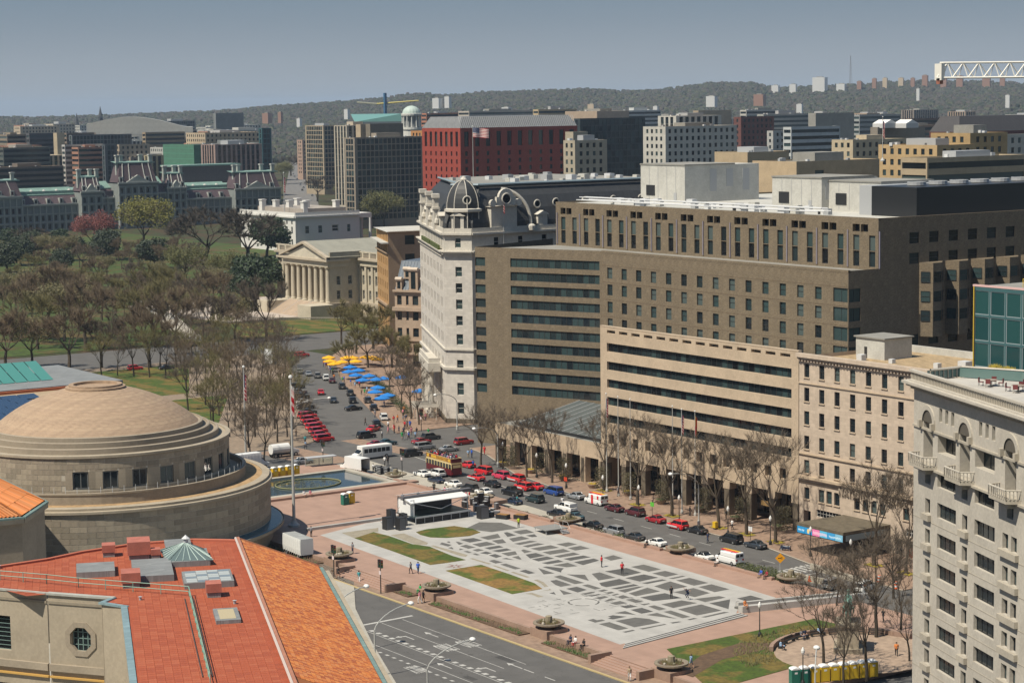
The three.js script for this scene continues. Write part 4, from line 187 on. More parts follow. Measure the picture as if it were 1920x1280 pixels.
{ 
const g=new G(PO);for(let i=0;i<8;i++){const a=i*.785,x=-296.2,z=-190.6,r=i%2?1.6:2.4;g.tri([x+Math.cos(a-.5)*.5,PY+.016,z+Math.sin(a-.5)*.5],[x+Math.cos(a+.5)*.5,PY+.016,z+Math.sin(a+.5)*.5],[x+Math.cos(a)*r,PY+.016,z+Math.sin(a)*r],[0,0],[1,0],[0,1]);}
mesh('star_inlay',g,M(lin(.3,.17,.14),.7,T.fleck),podium);
const e=new G(PO);seed(5);const cx=-262,cz=-192.2;for(let i=0;i<26;i++){const a=i / 26*6.283,b=(i+1) / 26*6.283;if(i%5)e.quad([cx+Math.cos(a)*2.2,PY+.016,cz+Math.sin(a)*2.2],[cx+Math.cos(b)*2.2,PY+.016,cz+Math.sin(b)*2.2],[cx+Math.cos(b)*2.5,PY+.016,cz+Math.sin(b)*2.5],[cx+Math.cos(a)*2.5,PY+.016,cz+Math.sin(a)*2.5]);}
for(let i=0;i<60;i++){const x=cx+rr(-5,6),z=cz+rr(-8,8),l=rr(.4,1.8),v=rnd()<.5;if(Math.hypot(x-cx,z-cz)>3)e.poly(v?R(x,x+.14,z,z+l):R(x,x+l,z,z+.14),PY+.016);}
stuffPart(mesh('engraved_lines',e,mat.inlay,podium));}
mesh('low_wall',new G(PO).box(-338.6,-337.9,PY,PY+.5,-205,-185.5),mat.marble,podium);
{const s=[[-242.2,-206.5],[-238.2,-181.6]];for(let k=0;k<3;k++){const o=k*.75;mesh('step',new G(PO).prism([[s[0][0]+o+.55,s[0][1]],[s[1][0]+o+.55,s[1][1]+o],[s[1][0]+o+.95,s[1][1]+o+.3],[s[0][0]+o+.95,s[0][1]]],PY+.02,PY+.14-k*.01),mat.marble,podium);mesh('step_riser',new G(PO).prism([[s[0][0]+o+.95,s[0][1]],[s[1][0]+o+.95,s[1][1]+o+.3],[s[1][0]+o+1.05,s[1][1]+o+.35],[s[0][0]+o+1.05,s[0][1]]],PY+.01,PY+.04),mat.inlay,podium);}}
mesh('ramp_wall',new G(PO).prism([[-242.4,-206.9],[-241.4,-206.9],[-236,-229],[-237,-229]],PY,PY+1.0),mat.marble,podium);
mesh('ramp_wall',new G(PO).prism([[-245.4,-209],[-244.8,-209],[-240.2,-226],[-240.8,-226]],PY,PY+.7),mat.marble,podium);
mesh('ramp',new G(PO).prism([[-244.6,-208],[-242.6,-208],[-237.2,-226],[-240,-226]],PY,PY+.3),mat.inlay,podium);
mesh('east_lawn',new G(PO).prism([[-231.7,-184.5],[-232.2,-213],[-222,-214],[-215,-205],[-212,-180],[-215,-177.2]],PY,PY+.06),mat.lawn,podium);
mesh('soil_path',new G(PO).poly([[-226,-186],[-228,-195],[-222,-203],[-219,-204],[-223,-195],[-222.5,-187],[-218,-178],[-221,-178]],PY+.07),mat.soil,podium);
{const c=[],N=28;for(let i=0;i<N;i++){const a=i / N*6.283;c.push([-214+Math.cos(a)*11,-204+Math.sin(a)*11.5]);}mesh('round_paving',new G(PO).prism(c,PY,PY+.08),M(lin(.42,.31,.24),.85,T.paver),podium);}
const wallSegs=[[-402,-305.5],[-290,-234.2],[-223.8,-205]];
for(const[a,b]of wallSegs)mesh('retaining_wall',new G(PO).box(a,b,0,PY+.06,-176.5,-176),mat.graniteWall,podium);
for(const[a,b]of[[-305.5,-290],[-234.2,-223.8]])for(let k=0;k<5;k++)mesh('stair_step',new G(PO).box(a,b,0,PY-.13*(k+1)+.03,-176+k*.62,-175.38+k*.62),mat.granite,podium);
for(const x of[-305.8,-289.7,-234.5,-223.5])mesh('stair_cheek',new G(PO).box(x-.35,x+.35,0,PY+.45,-176.6,-172.9),mat.graniteWall,podium);
for(const[a,b]of[[-278.3,-253.3],[-247.6,-235.2],[-309,-306.5],[-341,-315],[-288.8,-284.4],[-218,-205]]){mesh('planting_bed',new G(PO).box(a,b,.1,.3,-175.9,-173.9),mat.soil,podium);}
for(const[a,b]of[[-373,-346],[-340.5,-317],[-311,-284.5],[-278.4,-255.5],[-250,-240]]){mesh('stone_bench',new G(PO).box(a,b,PY,PY+.42,-225.9,-225.1),mat.granite,podium);for(let x=a+2;x<b;x+=3.4)mesh('bench_bracket',new G(PO).box(x,x+.25,PY+.42,PY+.5,-225.85,-225.6),mat.inlay,podium);}
for(const x of[-318,-284.5,-342])mesh('planter_wall',new G(PO).box(x,x+4.5,PY,PY+.75,-229.5,-226.4),mat.graniteWall,podium);
const pool=thing('fountain_pool','dark rectangular reflecting pool with leafy ring fountain behind the toilets','pool',[-380,PY,-206]);
{const o=[-380,PY,-206],wt=new G(o);mesh('water',wt.poly(R(-389,-371.2,-223,-186),PY+.12),mat.water,pool);
mesh('coping',new G(o).box(-390.4,-389,PY,PY+.4,-224.4,-185),mat.kerb,pool);mesh('coping',new G(o).box(-371.2,-369.6,PY,PY+.4,-224.4,-185),mat.kerb,pool);mesh('coping',new G(o).box(-389,-371.2,PY,PY+.4,-224.4,-223),mat.kerb,pool);
const seat=new G(o).box(-369.5,-367.6,PY,PY+.45,-228,-184);mesh('pink_bench',seat,mat.granite,pool);
const ring=new THREE.TorusGeometry(7,.14,6,40);ring.rotateX(Math.PI / 2);const rm=mesh('ring',ring,M(lin(.2,.2,.1),.8),pool);rm.position.set(0,.25,-3);rm.scale.x=.8;
const lg=new G(o);seed(8);for(let i=0;i<500;i++){const a=rr(0,6.28),r=Math.sqrt(rnd())*6.8,x=-380+Math.cos(a)*r*.8,z=-209+Math.sin(a)*r,h=rr(.1,.45);lg.tri([x-.12,PY+.14,z],[x+.12,PY+.14,z+.1],[x+rr(-.3,.3),PY+.14+h,z+rr(-.3,.3)],[0,0],[1,0],[0,1]);}stuffPart(mesh('water_plants',lg,M(lin(.13,.14,.07),.9),pool));}
// ---------- north side buildings ----------
const bm={
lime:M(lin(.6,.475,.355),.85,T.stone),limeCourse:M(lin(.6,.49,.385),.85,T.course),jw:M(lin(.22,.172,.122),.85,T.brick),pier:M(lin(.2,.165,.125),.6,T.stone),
will:M(lin(.7,.655,.59),.8,T.course),willSmooth:M(lin(.72,.675,.61),.8,T.stone),slate:M(lin(.05,.052,.055),.55,T.streak),roofGrey:M(lin(.33,.32,.3),.9,T.stone),roofWhite:M(lin(.62,.61,.58),.85,T.stone),gravel:M(lin(.5,.4,.28),.95,T.soil),metalDark:M(lin(.02,.021,.023),.5),metal:M(lin(.35,.36,.37),.5),metalLight:M(lin(.55,.56,.57),.5),
};
function roofPoly(parent,pts,y,m,name='roof'){const P=parent.position;return mesh(name,new G([P.x,P.y,P.z]).poly(pts,y),m,parent);}
function boxPart(parent,name,x0,x1,y0,y1,z0,z1,m){const P=parent.position;return mesh(name,new G([P.x,P.y,P.z]).box(x0,x1,y0,y1,z0,z1,true),m,parent);}
{const b=thing('striped_office_building','pale limestone office block with six dark ribbon window bands and street arcade','building',[-315,0,-272]);
const xL=-344.4,xR=-284.9,zF=-257.5,zB=-281,Hh=33,L=xR-xL,ops=[];
const tops=[29.75,26.0,22.4,18.8,15.2];
tops.forEach((t)=>ops.push({u:2.2,v:t-1.75,w:55.4,h:1.75,split:36,fw:.045,d:.55,gls:[0,0,1,4,0,1,2]}));
for(let i=0;i<14;i++)ops.push({u:2.6+i*3.98,v:9.2,w:1.75,h:2.0,d:.9,gl:pick([0,4]),nx:1,ny:1});
 
for(let i=0;i<14;i++)ops.push({u:2.3+i*4.02,v:31.75,w:2.7,h:.62,d:.8,gl:0,open:true});
wall(b,[xL,zF],[xR,zF],6.6,Hh,ops.map((o)=>({...o,v:o.v-6.6})),bm.lime,{frame:frameDark});
 
for(let i=0;i<14;i++)boxPart(b,'parapet_slot',xL+2.3+i*4.02,xL+5+i*4.02,31.75,32.37,zF-1.1,zF-.81,bm.pier);
wall(b,[xR,zF],[xR,zB],0,28.4,[],bm.lime);wall(b,[xL,zB],[xL,zF],0,28.4,[],bm.lime);wall(b,[xL,zF-.8],[xL,zF],28.4,Hh,[],bm.lime);wall(b,[xR,zF],[xR,zF-.8],28.4,Hh,[],bm.lime);boxPart(b,'parapet_coping',xL,xR,Hh,Hh+.15,zF-.85,zF+.05,bm.lime);wall(b,[xR,zB],[xL,zB],0,28.4,[],bm.lime);wall(b,[xR,zF-.8],[xL,zF-.8],28.4,31.7,[],bm.lime);
roofPoly(b,R(xL,xR,zB,zF-.8),28.4,bm.roofGrey);
 
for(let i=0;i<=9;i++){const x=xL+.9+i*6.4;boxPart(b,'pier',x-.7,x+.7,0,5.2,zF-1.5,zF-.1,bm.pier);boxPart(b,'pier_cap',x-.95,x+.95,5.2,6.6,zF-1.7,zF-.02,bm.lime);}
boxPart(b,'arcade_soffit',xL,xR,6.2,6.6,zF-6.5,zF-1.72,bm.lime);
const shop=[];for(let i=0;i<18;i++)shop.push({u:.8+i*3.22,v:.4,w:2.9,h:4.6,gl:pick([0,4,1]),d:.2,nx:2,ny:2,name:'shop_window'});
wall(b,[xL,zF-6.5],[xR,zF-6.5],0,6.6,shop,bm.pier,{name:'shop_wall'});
boxPart(b,'entrance_fascia',-297,-292.4,3.1,4.0,zF-2.2,zF-1.6,M(lin(.3,.19,.08),.5));
}
{const b=thing('theatre_building','pale stone theatre block with sash windows, dark cornice and blue marquee','building',[-262,0,-272]);
const xL=-284.7,xR=-239,zF=-257.45,zB=-282,ops=[],rows=[[28.55,2.5],[24.2,2.5],[20.0,2.45],[15.6,2.4],[11.2,2.4]];
for(const[v,h]of rows)for(let i=0;i<11;i++)ops.push({u:1.35+i*3.93,v,w:1.32,h,d:.3,gl:pick([0,1,0,3,4])});
ops.push({u:1.4,v:6.5,w:1.35,h:2.1});for(const u of[5.2,7.2,9.2,14.3,16.4,18.5,20.6,26.3,28.4,30.5])ops.push({u,v:6.4,w:1.4,h:2.3,d:.35});
for(const[u,w]of[[4.6,6.4],[27,4.4]])ops.push({u,v:3.7,w,h:1.3,d:.25,gl:4,fw:.05,nx:8,ny:2,frame:frameWhite,name:'screen'});
for(const[u,w]of[[4.6,6],[12,10],[24.4,1.8],[27,4.5]])ops.push({u,v:.1,w,h:2.9,d:.5,gl:4,nx:Math.round(w / 1.2),ny:1,name:'shop_window'});
ops.push({u:1.2,v:.1,w:1.9,h:4.3,d:1.2,gl:4,name:'doorway',fw:0});
wall(b,[xL,zF],[xR,zF],0,32.2,ops,bm.limeCourse,{frame:frameDark});
wall(b,[xR,zF],[xR,zB],0,32.2,[],bm.limeCourse);wall(b,[xR,zB],[xL,zB],0,31.6,[],bm.limeCourse);wall(b,[xL,zB],[xL,zF],31,32.2,[],bm.limeCourse);
ledge(b,'cornice',[xL,zF],[xR,zF],32.2,32.9,.9,bm.limeCourse);ledge(b,'cornice_shelf',[xL,zF],[xR,zF],31.85,32.2,.55,M(lin(.3,.25,.2),.8));
for(let i=0;i<57;i++)boxPart(b,'bracket',xL+.3+i*.8,xL+.62+i*.8,31.45,31.85,zF,zF+.5,bm.limeCourse);
ledge(b,'string_course',[xL,zF],[xR,zF],27.4,27.6,.22,bm.lime);ledge(b,'string_course',[xL,zF],[xR,zF],14.6,14.85,.3,bm.lime);ledge(b,'cornice',[xL,zF],[xR,zF],10.3,10.75,.75,bm.lime);ledge(b,'string_course',[xL,zF],[xR,zF],9.5,9.65,.15,bm.lime);
for(const o of ops)if(o.h>2&&o.v>6&&o.w<2){const P=b.position;mesh('sill',new G([P.x,0,P.z]).box(xL+o.u-.12,xL+o.u+o.w+.12,o.v-.16,o.v,zF-.02,zF+.18,true),bm.lime,b);}
roofPoly(b,R(xL,xR,zB,zF-.6),31.5,bm.gravel);boxPart(b,'parapet',xL+.01,xR,31.5,32.75,zB,zB+.5,bm.roofWhite);boxPart(b,'parapet',xL+.01,xR,31.5,32.6,zF-.6,zF-.01,bm.roofWhite);
boxPart(b,'lift_house',-281.6,-274.3,31.5,35.2,-275.2,-268.4,bm.roofWhite);boxPart(b,'lift_house_roof',-281.9,-274,35.2,35.45,-275.5,-268.1,bm.roofGrey);boxPart(b,'lift_house_door',-279.4,-278.7,31.5,33.6,-268.42,-268.34,frameDark);
for(const[x,z,s]of[[-277.7,-266,1],[-271,-267,.7],[-261,-268,.8],[-256.5,-270,1.4],[-253,-271,1.5],[-250.5,-270,1.4]])boxPart(b,'roof_unit',x,x+1.3*s,31.5,31.5+1.1*s,z,z+1.2*s,bm.metalLight);
}
{const b=thing('brown_hotel_block','large brown brick hotel with grid of dark windows behind the striped office','building',[-340,0,-300]);
const xE=-298.2,zL=-282.2,zU=-290,top=45.4,up=55.1;const xW=-376.6,ops=[];
 
const pitch=5.16;[42.0,38.3,34.5,30.8,27.0,23.2].forEach((v)=>{for(let i=0;i<14;i++)ops.push({u:2.0+i*pitch,v:v-2.6,w:1.85,h:2.45,d:.3,gl:pick([0,1,2,2,3,3])});ops.push({u:74.2,v:v-2.7,w:4.2,h:2.7,d:.25,gl:2,nx:2,ny:1});});
wall(b,[xW,zL],[xE,zL],16,top,ops.map((o)=>({...o,v:o.v-16})),bm.jw);
roofPoly(b,[[xW-31,-272],[xW,zL],[xE,zL],[xE,zU],[-405,zU]],top-.4,bm.roofGrey,'terrace_roof');boxPart(b,'coping',xW,xE,top-.39,top+.1,zL-.5,zL+.05,bm.jw);
for(const v of[41.9,38.2,34.4,30.7,26.9])ledge(b,'brick_course',[xW,zL],[xE,zL],v+.35,v+.45,.03,M(lin(.2,.145,.1),.85,T.brick));
 
const uo=[];const n=12,pb=8.86;for(let i=0;i<n;i++){const u=1.6+i*pb;for(const du of[.5,4.9]){uo.push({u:u+du,v:0.6,w:1.7,h:3.0,d:.3,gl:pick([0,4,1])},{u:u+du,v:3.7,w:1.7,h:3.0,d:.3,gl:pick([2,3,3,2,0])});}uo.push({u:u+.3,v:7.3,w:2.0,h:1.5,d:.8,gl:4,fw:0},{u:u+2.6,v:7.3,w:2.0,h:1.5,d:.8,gl:4,fw:0});}
wall(b,[-404.7,zU],[xE,zU],top-.4,up,uo,bm.jw,{ny:1});
for(let i=0;i<=n;i++)boxPart(b,'mullion_post',-404.7+1.5+i*pb-.95,-404.7+1.5+i*pb-.7,top,52.6,zU,zU+.22,M(lin(.22,.2,.24),.6));
 
const eo=[];[52.2,48.2,44.2,40.2,36.2,32.2].forEach((v)=>{for(let i=0;i<13;i++)eo.push({u:8.3+i*5.4,v:v-2.4,w:2.7,h:2.2,d:.25,gl:pick([0,1,4,2])});});
wall(b,[xE,zU],[xE,zU-78],0,up,eo.filter((o)=>o.v>44.5||o.v<30),bm.jw);
wall(b,[xE,zL],[xE,zU],16,top,[41.9,38.2,34.4,30.7,26.9].map((v)=>({u:.01,v:v-18.6,w:3.2,h:2.6,d:.25,gl:2,nx:2,ny:1})),bm.jw);
for(let i=0;i<8;i++){const z0=-301-i*7.2;const P=b.position,g=new G([P.x,P.y,P.z]);mesh('bay',g.prism([[xE-.1,z0],[xE+2.6,z0-1.2],[xE+2.6,z0-3.6],[xE-.1,z0-6.6]],31.5,46,true),bm.jw,b);
for(const v of[42.2,38.4,34.6]){wall(b,[xE+2.62,z0-1.25],[xE+2.62,z0-3.55],v-.3,v+2.4,[{u:.1,v:.25,w:2.1,h:2.1,d:.02,gl:pick([0,1,2])}],bm.jw,{noWall:true});wall(b,[xE+.02,z0+.02],[xE+2.58,z0-1.14],v-.3,v+2.4,[{u:.4,v:.25,w:1.9,h:2.1,d:-.03,gl:pick([1,2])}],bm.jw,{noWall:true});wall(b,[xE+2.58,z0-3.7],[xE,z0-6.52],v-.3,v+2.4,[{u:.6,v:.25,w:2.4,h:2.1,d:-.03,gl:pick([0,1])}],bm.jw,{noWall:true});}}
 
const WL=[-408.6,-269.8],WR=[xW,zL],wo=[],WLn=Math.hypot(WR[0]-WL[0],WR[1]-WL[1]);[43.2,40.1,36.95,33.7,30.5,27.1,23.8,20.6,17.3,14].forEach((t)=>{wo.push({u:9.8,v:t-2.15,w:WLn-10.4,h:2.0,d:.3,split:16,gls:[1,2,2,1,0]});wo.push({u:0.02,v:t-2.15,w:2.8,h:2,d:.3,gl:pick([1,2]),nx:1,ny:1});});
wall(b,WL,WR,0,top,wo,bm.jw);wall(b,[-420,-300],WL,0,top,[],bm.jw);
 
roofPoly(b,R(-404.7,xE,zU-78,zU),up-.4,bm.roofWhite);boxPart(b,'parapet',-404.7,xE,up-.4,up,zU-.5,zU-.01,bm.jw);boxPart(b,'parapet',xE-.5,xE-.01,up-.4,up,zU-78,zU-.51,bm.jw);
wall(b,[-404.7,zU-78],[-404.7,zU],top-.4,up,[],bm.jw);wall(b,[xE,zU-78],[-404.7,zU-78],0,up,[],bm.jw);
const pent=(n2,x0,x1,y1,z0,z1,m)=>boxPart(b,n2,x0,x1,up-.4,y1,z0,z1,m);
pent('white_plant_room',-400,-383.5,63.2,-334,-311.5,bm.roofWhite);pent('white_plant_room',-347,-331.5,61.5,-322,-306,bm.roofWhite);pent('white_plant_room',-331.5,-316,60.9,-322,-308,bm.roofWhite);pent('black_plant_screen',-312,-299.5,60.6,-366,-301.5,M(lin(.015,.016,.018),.35));pent('grey_plant_screen',-316,-312.01,60.6,-340,-302,bm.metal);
for(const[x0,x1,z,y]of[[-400,-383.5,-311.5,63.2],[-347,-331.5,-306,61.5],[-331.5,-316,-308,60.9]]){for(let k=1;k<5;k++)boxPart(b,'panel_seam',x0+(x1-x0)*k / 5-.05,x0+(x1-x0)*k / 5+.05,up,y-.3,z,z+.05,bm.metal);boxPart(b,'louvre',x0+2.2,x0+5.4,up+1,up+3.4,z,z+.12,bm.metalDark);boxPart(b,'plant_door',x1-4,x1-3,up-.39,up+1.8,z,z+.1,bm.metal);boxPart(b,'edge_trim',x0-.15,x1+.15,y,y+.3,z-15,z+.15,bm.roofGrey);}
for(const[x,z0,z1,y]of[[-383.5,-334,-311.5,63.2],[-331.5,-322,-306,61.5]])for(let k=0;k<3;k++)boxPart(b,'wall_stain_panel',x,x+.06,up+2+k%2,y-1,z0+3+k*5,z0+5+k*5,bm.metal);
seed(31);for(let i=0;i<46;i++){const x=rr(-398,-318),z=rr(-306,-294),s=rr(.3,1.5);pent('roof_unit',x,x+s*1.5,up+s*.8,z,z+s,pick([bm.metal,bm.metalLight,bm.metalDark,bm.roofWhite]));}
for(let i=0;i<5;i++){const P=b.position,g=new G([P.x,P.y,P.z]);const y=up+.5+(i%2)*.6,z=-292.6-i*.9;mesh('roof_pipe',g.tube([-400,y,z],[-318,y,z],.12,.12,6),bm.metalLight,b);}
for(let i=0;i<6;i++){const P=b.position;mesh('cooling_fan',new G([P.x,P.y,P.z]).lathe(-306,-308-i*6,[[0,60.7],[1.9,60.7],[1.9,61.4],[1.5,61.4],[1.5,61],[0,61]],16),bm.metal,b);}
}
{const b=thing('arcade_link','low pale stone arcade with dark openings and glass roof beside striped office','building',[-362,0,-266]);
const xL=-383,xR=-344.45,zF=-257.5,ops=[];
const n=6,p=(xR-xL) / n;for(let i=0;i<n;i++)ops.push({u:i*p+.9,v:0,w:p-1.8,h:5.4,d:1.4,open:true});
wall(b,[xL,zF],[xR,zF],.13,8.9,ops,bm.lime);wall(b,[xL,-270],[xL,zF],.13,8.9,[{u:2,v:0,w:8,h:5.2,open:true,d:.5}],bm.lime);
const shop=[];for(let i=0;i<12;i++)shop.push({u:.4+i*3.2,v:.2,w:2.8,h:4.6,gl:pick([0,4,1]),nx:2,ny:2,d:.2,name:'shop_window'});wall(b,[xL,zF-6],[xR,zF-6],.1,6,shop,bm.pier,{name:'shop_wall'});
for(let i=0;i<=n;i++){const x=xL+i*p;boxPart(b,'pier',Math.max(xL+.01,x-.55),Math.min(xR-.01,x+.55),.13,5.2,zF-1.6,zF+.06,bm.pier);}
const P=b.position,g=new G([P.x,P.y,P.z]);g.quad([xL+6,9.2,zF-2],[xR,9.2,zF-2],[xR,12.6,-276],[xL+6,12.6,-276]);mesh('glass_roof',g,M(lin(.1,.115,.115),.2),b);
for(let i=0;i<=12;i++){const x=xL+6.1+i*2.68;mesh('glazing_bar',new G([P.x,P.y,P.z]).tube([x,9.26,zF-2],[x,12.66,-276],.07,.07,4),bm.metal,b);}
roofPoly(b,R(xL,xR,-270,zF),8.7,bm.roofGrey);boxPart(b,'roof_kerb',xL+5,xR,8.71,9.3,zF-2.1,zF-1.7,bm.metalDark);
}
// ---------- near left: rotunda and tiled government building ----------
const nm={lime:M(lin(.41,.345,.27),.85,T.stone),limeB:M(lin(.375,.315,.245),.85,T.stone),limeC:M(lin(.47,.4,.31),.85,T.stone),limeD:M(lin(.34,.29,.225),.85,T.stone),dome:M(lin(.43,.305,.205),.85,T.fleck),copper:M(lin(.2,.3,.28),.6,T.streak),lead:M(lin(.27,.28,.28),.6,T.streak),pinkPaint:M(lin(.5,.17,.12),.7,T.fleck),redTile:M(lin(.44,.1,.04),.8,T.fleck),redTileB:M(lin(.4,.088,.036),.8,T.fleck),redTileC:M(lin(.47,.12,.052),.8,T.fleck),glassRoof:M(lin(.11,.15,.15),.15)};
const blockCache=new Map();
function arcBlock(R,ang,h,t=.12){const k=[R,ang.toFixed(4),h.toFixed(3)].join();if(blockCache.has(k))return blockCache.get(k);const g=new G(),n=2,gap=.035,a=ang / 2-gap / R;for(let i=0;i<n;i++){const s=-a+2*a*i / n,e=-a+2*a*(i+1) / n,P=(q,y,r)=>[r*Math.sin(q),y,r*Math.cos(q)],y0=gap,y1=h-gap;g.quad(P(s,y0,R),P(e,y0,R),P(e,y1,R),P(s,y1,R));g.quad(P(s,y1,R),P(e,y1,R),P(e,y1,R-t),P(s,y1,R-t));g.quad(P(s,y0,R-t),P(e,y0,R-t),P(e,y0,R),P(s,y0,R));}
const P=(q,y,r)=>[r*Math.sin(q),y,r*Math.cos(q)];g.quad(P(a,gap,R),P(a,gap,R-t),P(a,h-gap,R-t),P(a,h-gap,R));g.quad(P(-a,gap,R-t),P(-a,gap,R),P(-a,h-gap,R),P(-a,h-gap,R-t));const q=g.geo();blockCache.set(k,q);return q;}
{seed(77);const C=[-353.8,-151.9],b=thing('domed_rotunda','round pale stone rotunda with stepped tan dome beside the plaza','building',[C[0],0,C[1]]);
const mortar=M(lin(.62,.56,.47),.9,T.stone),RL=30.6,RM=26.2,RD=23.4,tones=[nm.lime,nm.limeB,nm.limeC,nm.limeD,nm.lime,nm.limeC];
const L=(name,prof,m,n=96)=>mesh(name,new G().lathe(0,0,prof,n),m,b);
L('mortar_bed',[[RL-.03,0],[RL-.03,11.6]],mortar);
const facing=(a)=>{const v=Math.sin(a)*-C[0]+Math.cos(a)*-C[1];return v>-60;}; 
const courses=(R0,y0,y1,n,arc,skip)=>{const h=(y1-y0) / n,N=Math.round(2*Math.PI*R0 / arc),da=2*Math.PI / N;for(let j=0;j<n;j++)for(let i=0;i<N;i++){const a=(i+(j%2)*.5)*da;if(!facing(a)||(skip&&skip(a,y0+j*h,y0+(j+1)*h)))continue;const m=mesh('stone_block',arcBlock(R0,da,h),pick(tones),b);m.position.y=y0+j*h;m.rotation.y=a;}};
courses(RL,4.4,11.4,7,2.9);
L('coping',[[RL,11.4],[RL+.35,11.5],[RL+.35,11.9],[RL-.1,12],[RL-.1,12.4],[RL-1.4,12.5],[RL-1.4,12.25],[RM,12.25]],nm.limeC);
L('gutter_gravel',[[RL-1.45,12.27],[RM,12.28]],M(lin(.5,.36,.22),.95,T.soil));
L('balcony_wall',[[RM,12.25],[RM,13.9],[RM+.12,13.9],[RM+.12,14.2],[RM-.5,14.2],[RM-.5,13.2],[RD,13.2]],nm.lime);
const wa=[...Array(9)].map((_,i)=>1.036+i*.2145);const inWin=(a,y0,y1)=>wa.some((w)=>Math.abs(((a-w+9.4248)%6.2832)-3.1416)<.1)&&y1>14.5&&y0<17.6;
L('drum_core',[[RD-.45,13.2],[RD-.45,19.4]],mortar);
courses(RD,13.2,19.6,7,2.1,inWin);{const g=new G(),n=120;for(let i=0;i<n;i++){const a=i / n*6.2832,e=(i+1) / n*6.2832,P=(q,y)=>[(RD-.03)*Math.sin(q),y,(RD-.03)*Math.cos(q)];for(const[y0,y1]of[[13.2,14.4],[14.4,17.4],[17.4,19.5]])if(y0!==14.4||!wa.some((w)=>Math.abs((((a+e) / 2-w+9.4248)%6.2832)-3.1416)<.1))g.quad(P(a,y0),P(e,y0),P(e,y1),P(a,y1));}mesh('mortar_bed',g,mortar,b);}
for(const w of wa){if(!facing(w))continue;const g=winGeo(2.5,2.9,2,1,.16),m=mesh('french_window',g,[GL[pick([0,1,3])],frameGrey],b);m.position.set(Math.sin(w)*(RD-.3),14.45,Math.cos(w)*(RD-.3));m.rotation.y=w;for(const s of[-1,1]){const j=mesh('window_jamb',arcBlock(RD,.055,3.05,.4),pick(tones),b);j.position.y=14.4;j.rotation.y=w+s*.083;}const t=mesh('window_lintel',arcBlock(RD,.22,.5,.4),nm.lime,b);t.position.y=17.4;t.rotation.y=w;}
L('drum_cornice',[[RD,19.6],[RD+.25,19.7],[RD+.25,20.1],[RD-.6,20.2],[RD-.6,19.9],[21.6,19.9]],nm.limeC);
L('attic_step',[[21.6,19.9],[21.6,20.9],[21.4,21],[21.1,21],[21.1,20.7],[20.1,20.7]],nm.lime);L('attic_step',[[20.1,20.7],[20.1,21.7],[19.9,21.8],[19.6,21.8],[19.6,21.5],[18.8,21.5]],nm.limeB);L('attic_step',[[18.8,21.5],[18.8,22.4],[18.4,22.5],[18.4,22.2],[18,22.2]],nm.lime);
const ring=(i,n)=>{const t=i / n;const r=18-13.2*(.62*t+.38*(1-Math.cos(t*1.571))),y=22.2+6.5*(.55*t+.45*Math.sin(t*1.571));return[r,y];};
for(let i=0;i<15;i++){const[r0,y0]=ring(i,15),[r1,y1]=ring(i+1,15);L('dome_course',[[r0,y0-.03],[r0,y0+.015],[r1,y1]],[nm.dome,M(lin(.415,.295,.2),.85,T.fleck),M(lin(.445,.32,.215),.85,T.fleck)][i%3],72);}
L('oculus',[[4,28.55],[5.3,28.65],[5.3,28.95],[4.7,29.0],[4.7,29.35],[3.9,29.35],[3.9,28.9],[0,28.9]],nm.dome,40);
L('glass_canopy',[[RL-.1,4.3],[RL+1.9,4.05],[RL+2.2,3.9],[RL+2.2,3.7],[RL,3.9]],M(lin(.025,.11,.14),.25));L('canopy_edge',[[RL+2.2,3.5],[RL+2.35,3.5],[RL+2.35,4.0],[RL+2.2,4.0]],nm.limeD);L('base_wall',[[RL+.3,0],[RL+.3,3.6]],nm.limeC);
 
const rail=M(lin(.6,.63,.65),.4);for(const y of[14.45,14.7,14.95,15.25]){const t=new THREE.TorusGeometry(RM-.25,.04,4,100,3.6);t.rotateX(Math.PI / 2);const m=mesh('rail',t,rail,b);m.position.y=y;m.rotation.y=1.0+Math.PI+1.2;}
for(let i=0;i<44;i++){const a=-.1+i*.075;if(!facing(a))continue;const m=mesh('rail_post',new G().tube([0,14.2,RM-.25],[0,15.25,RM-.25],.035,.035,5),rail,b);m.rotation.y=a;}
}
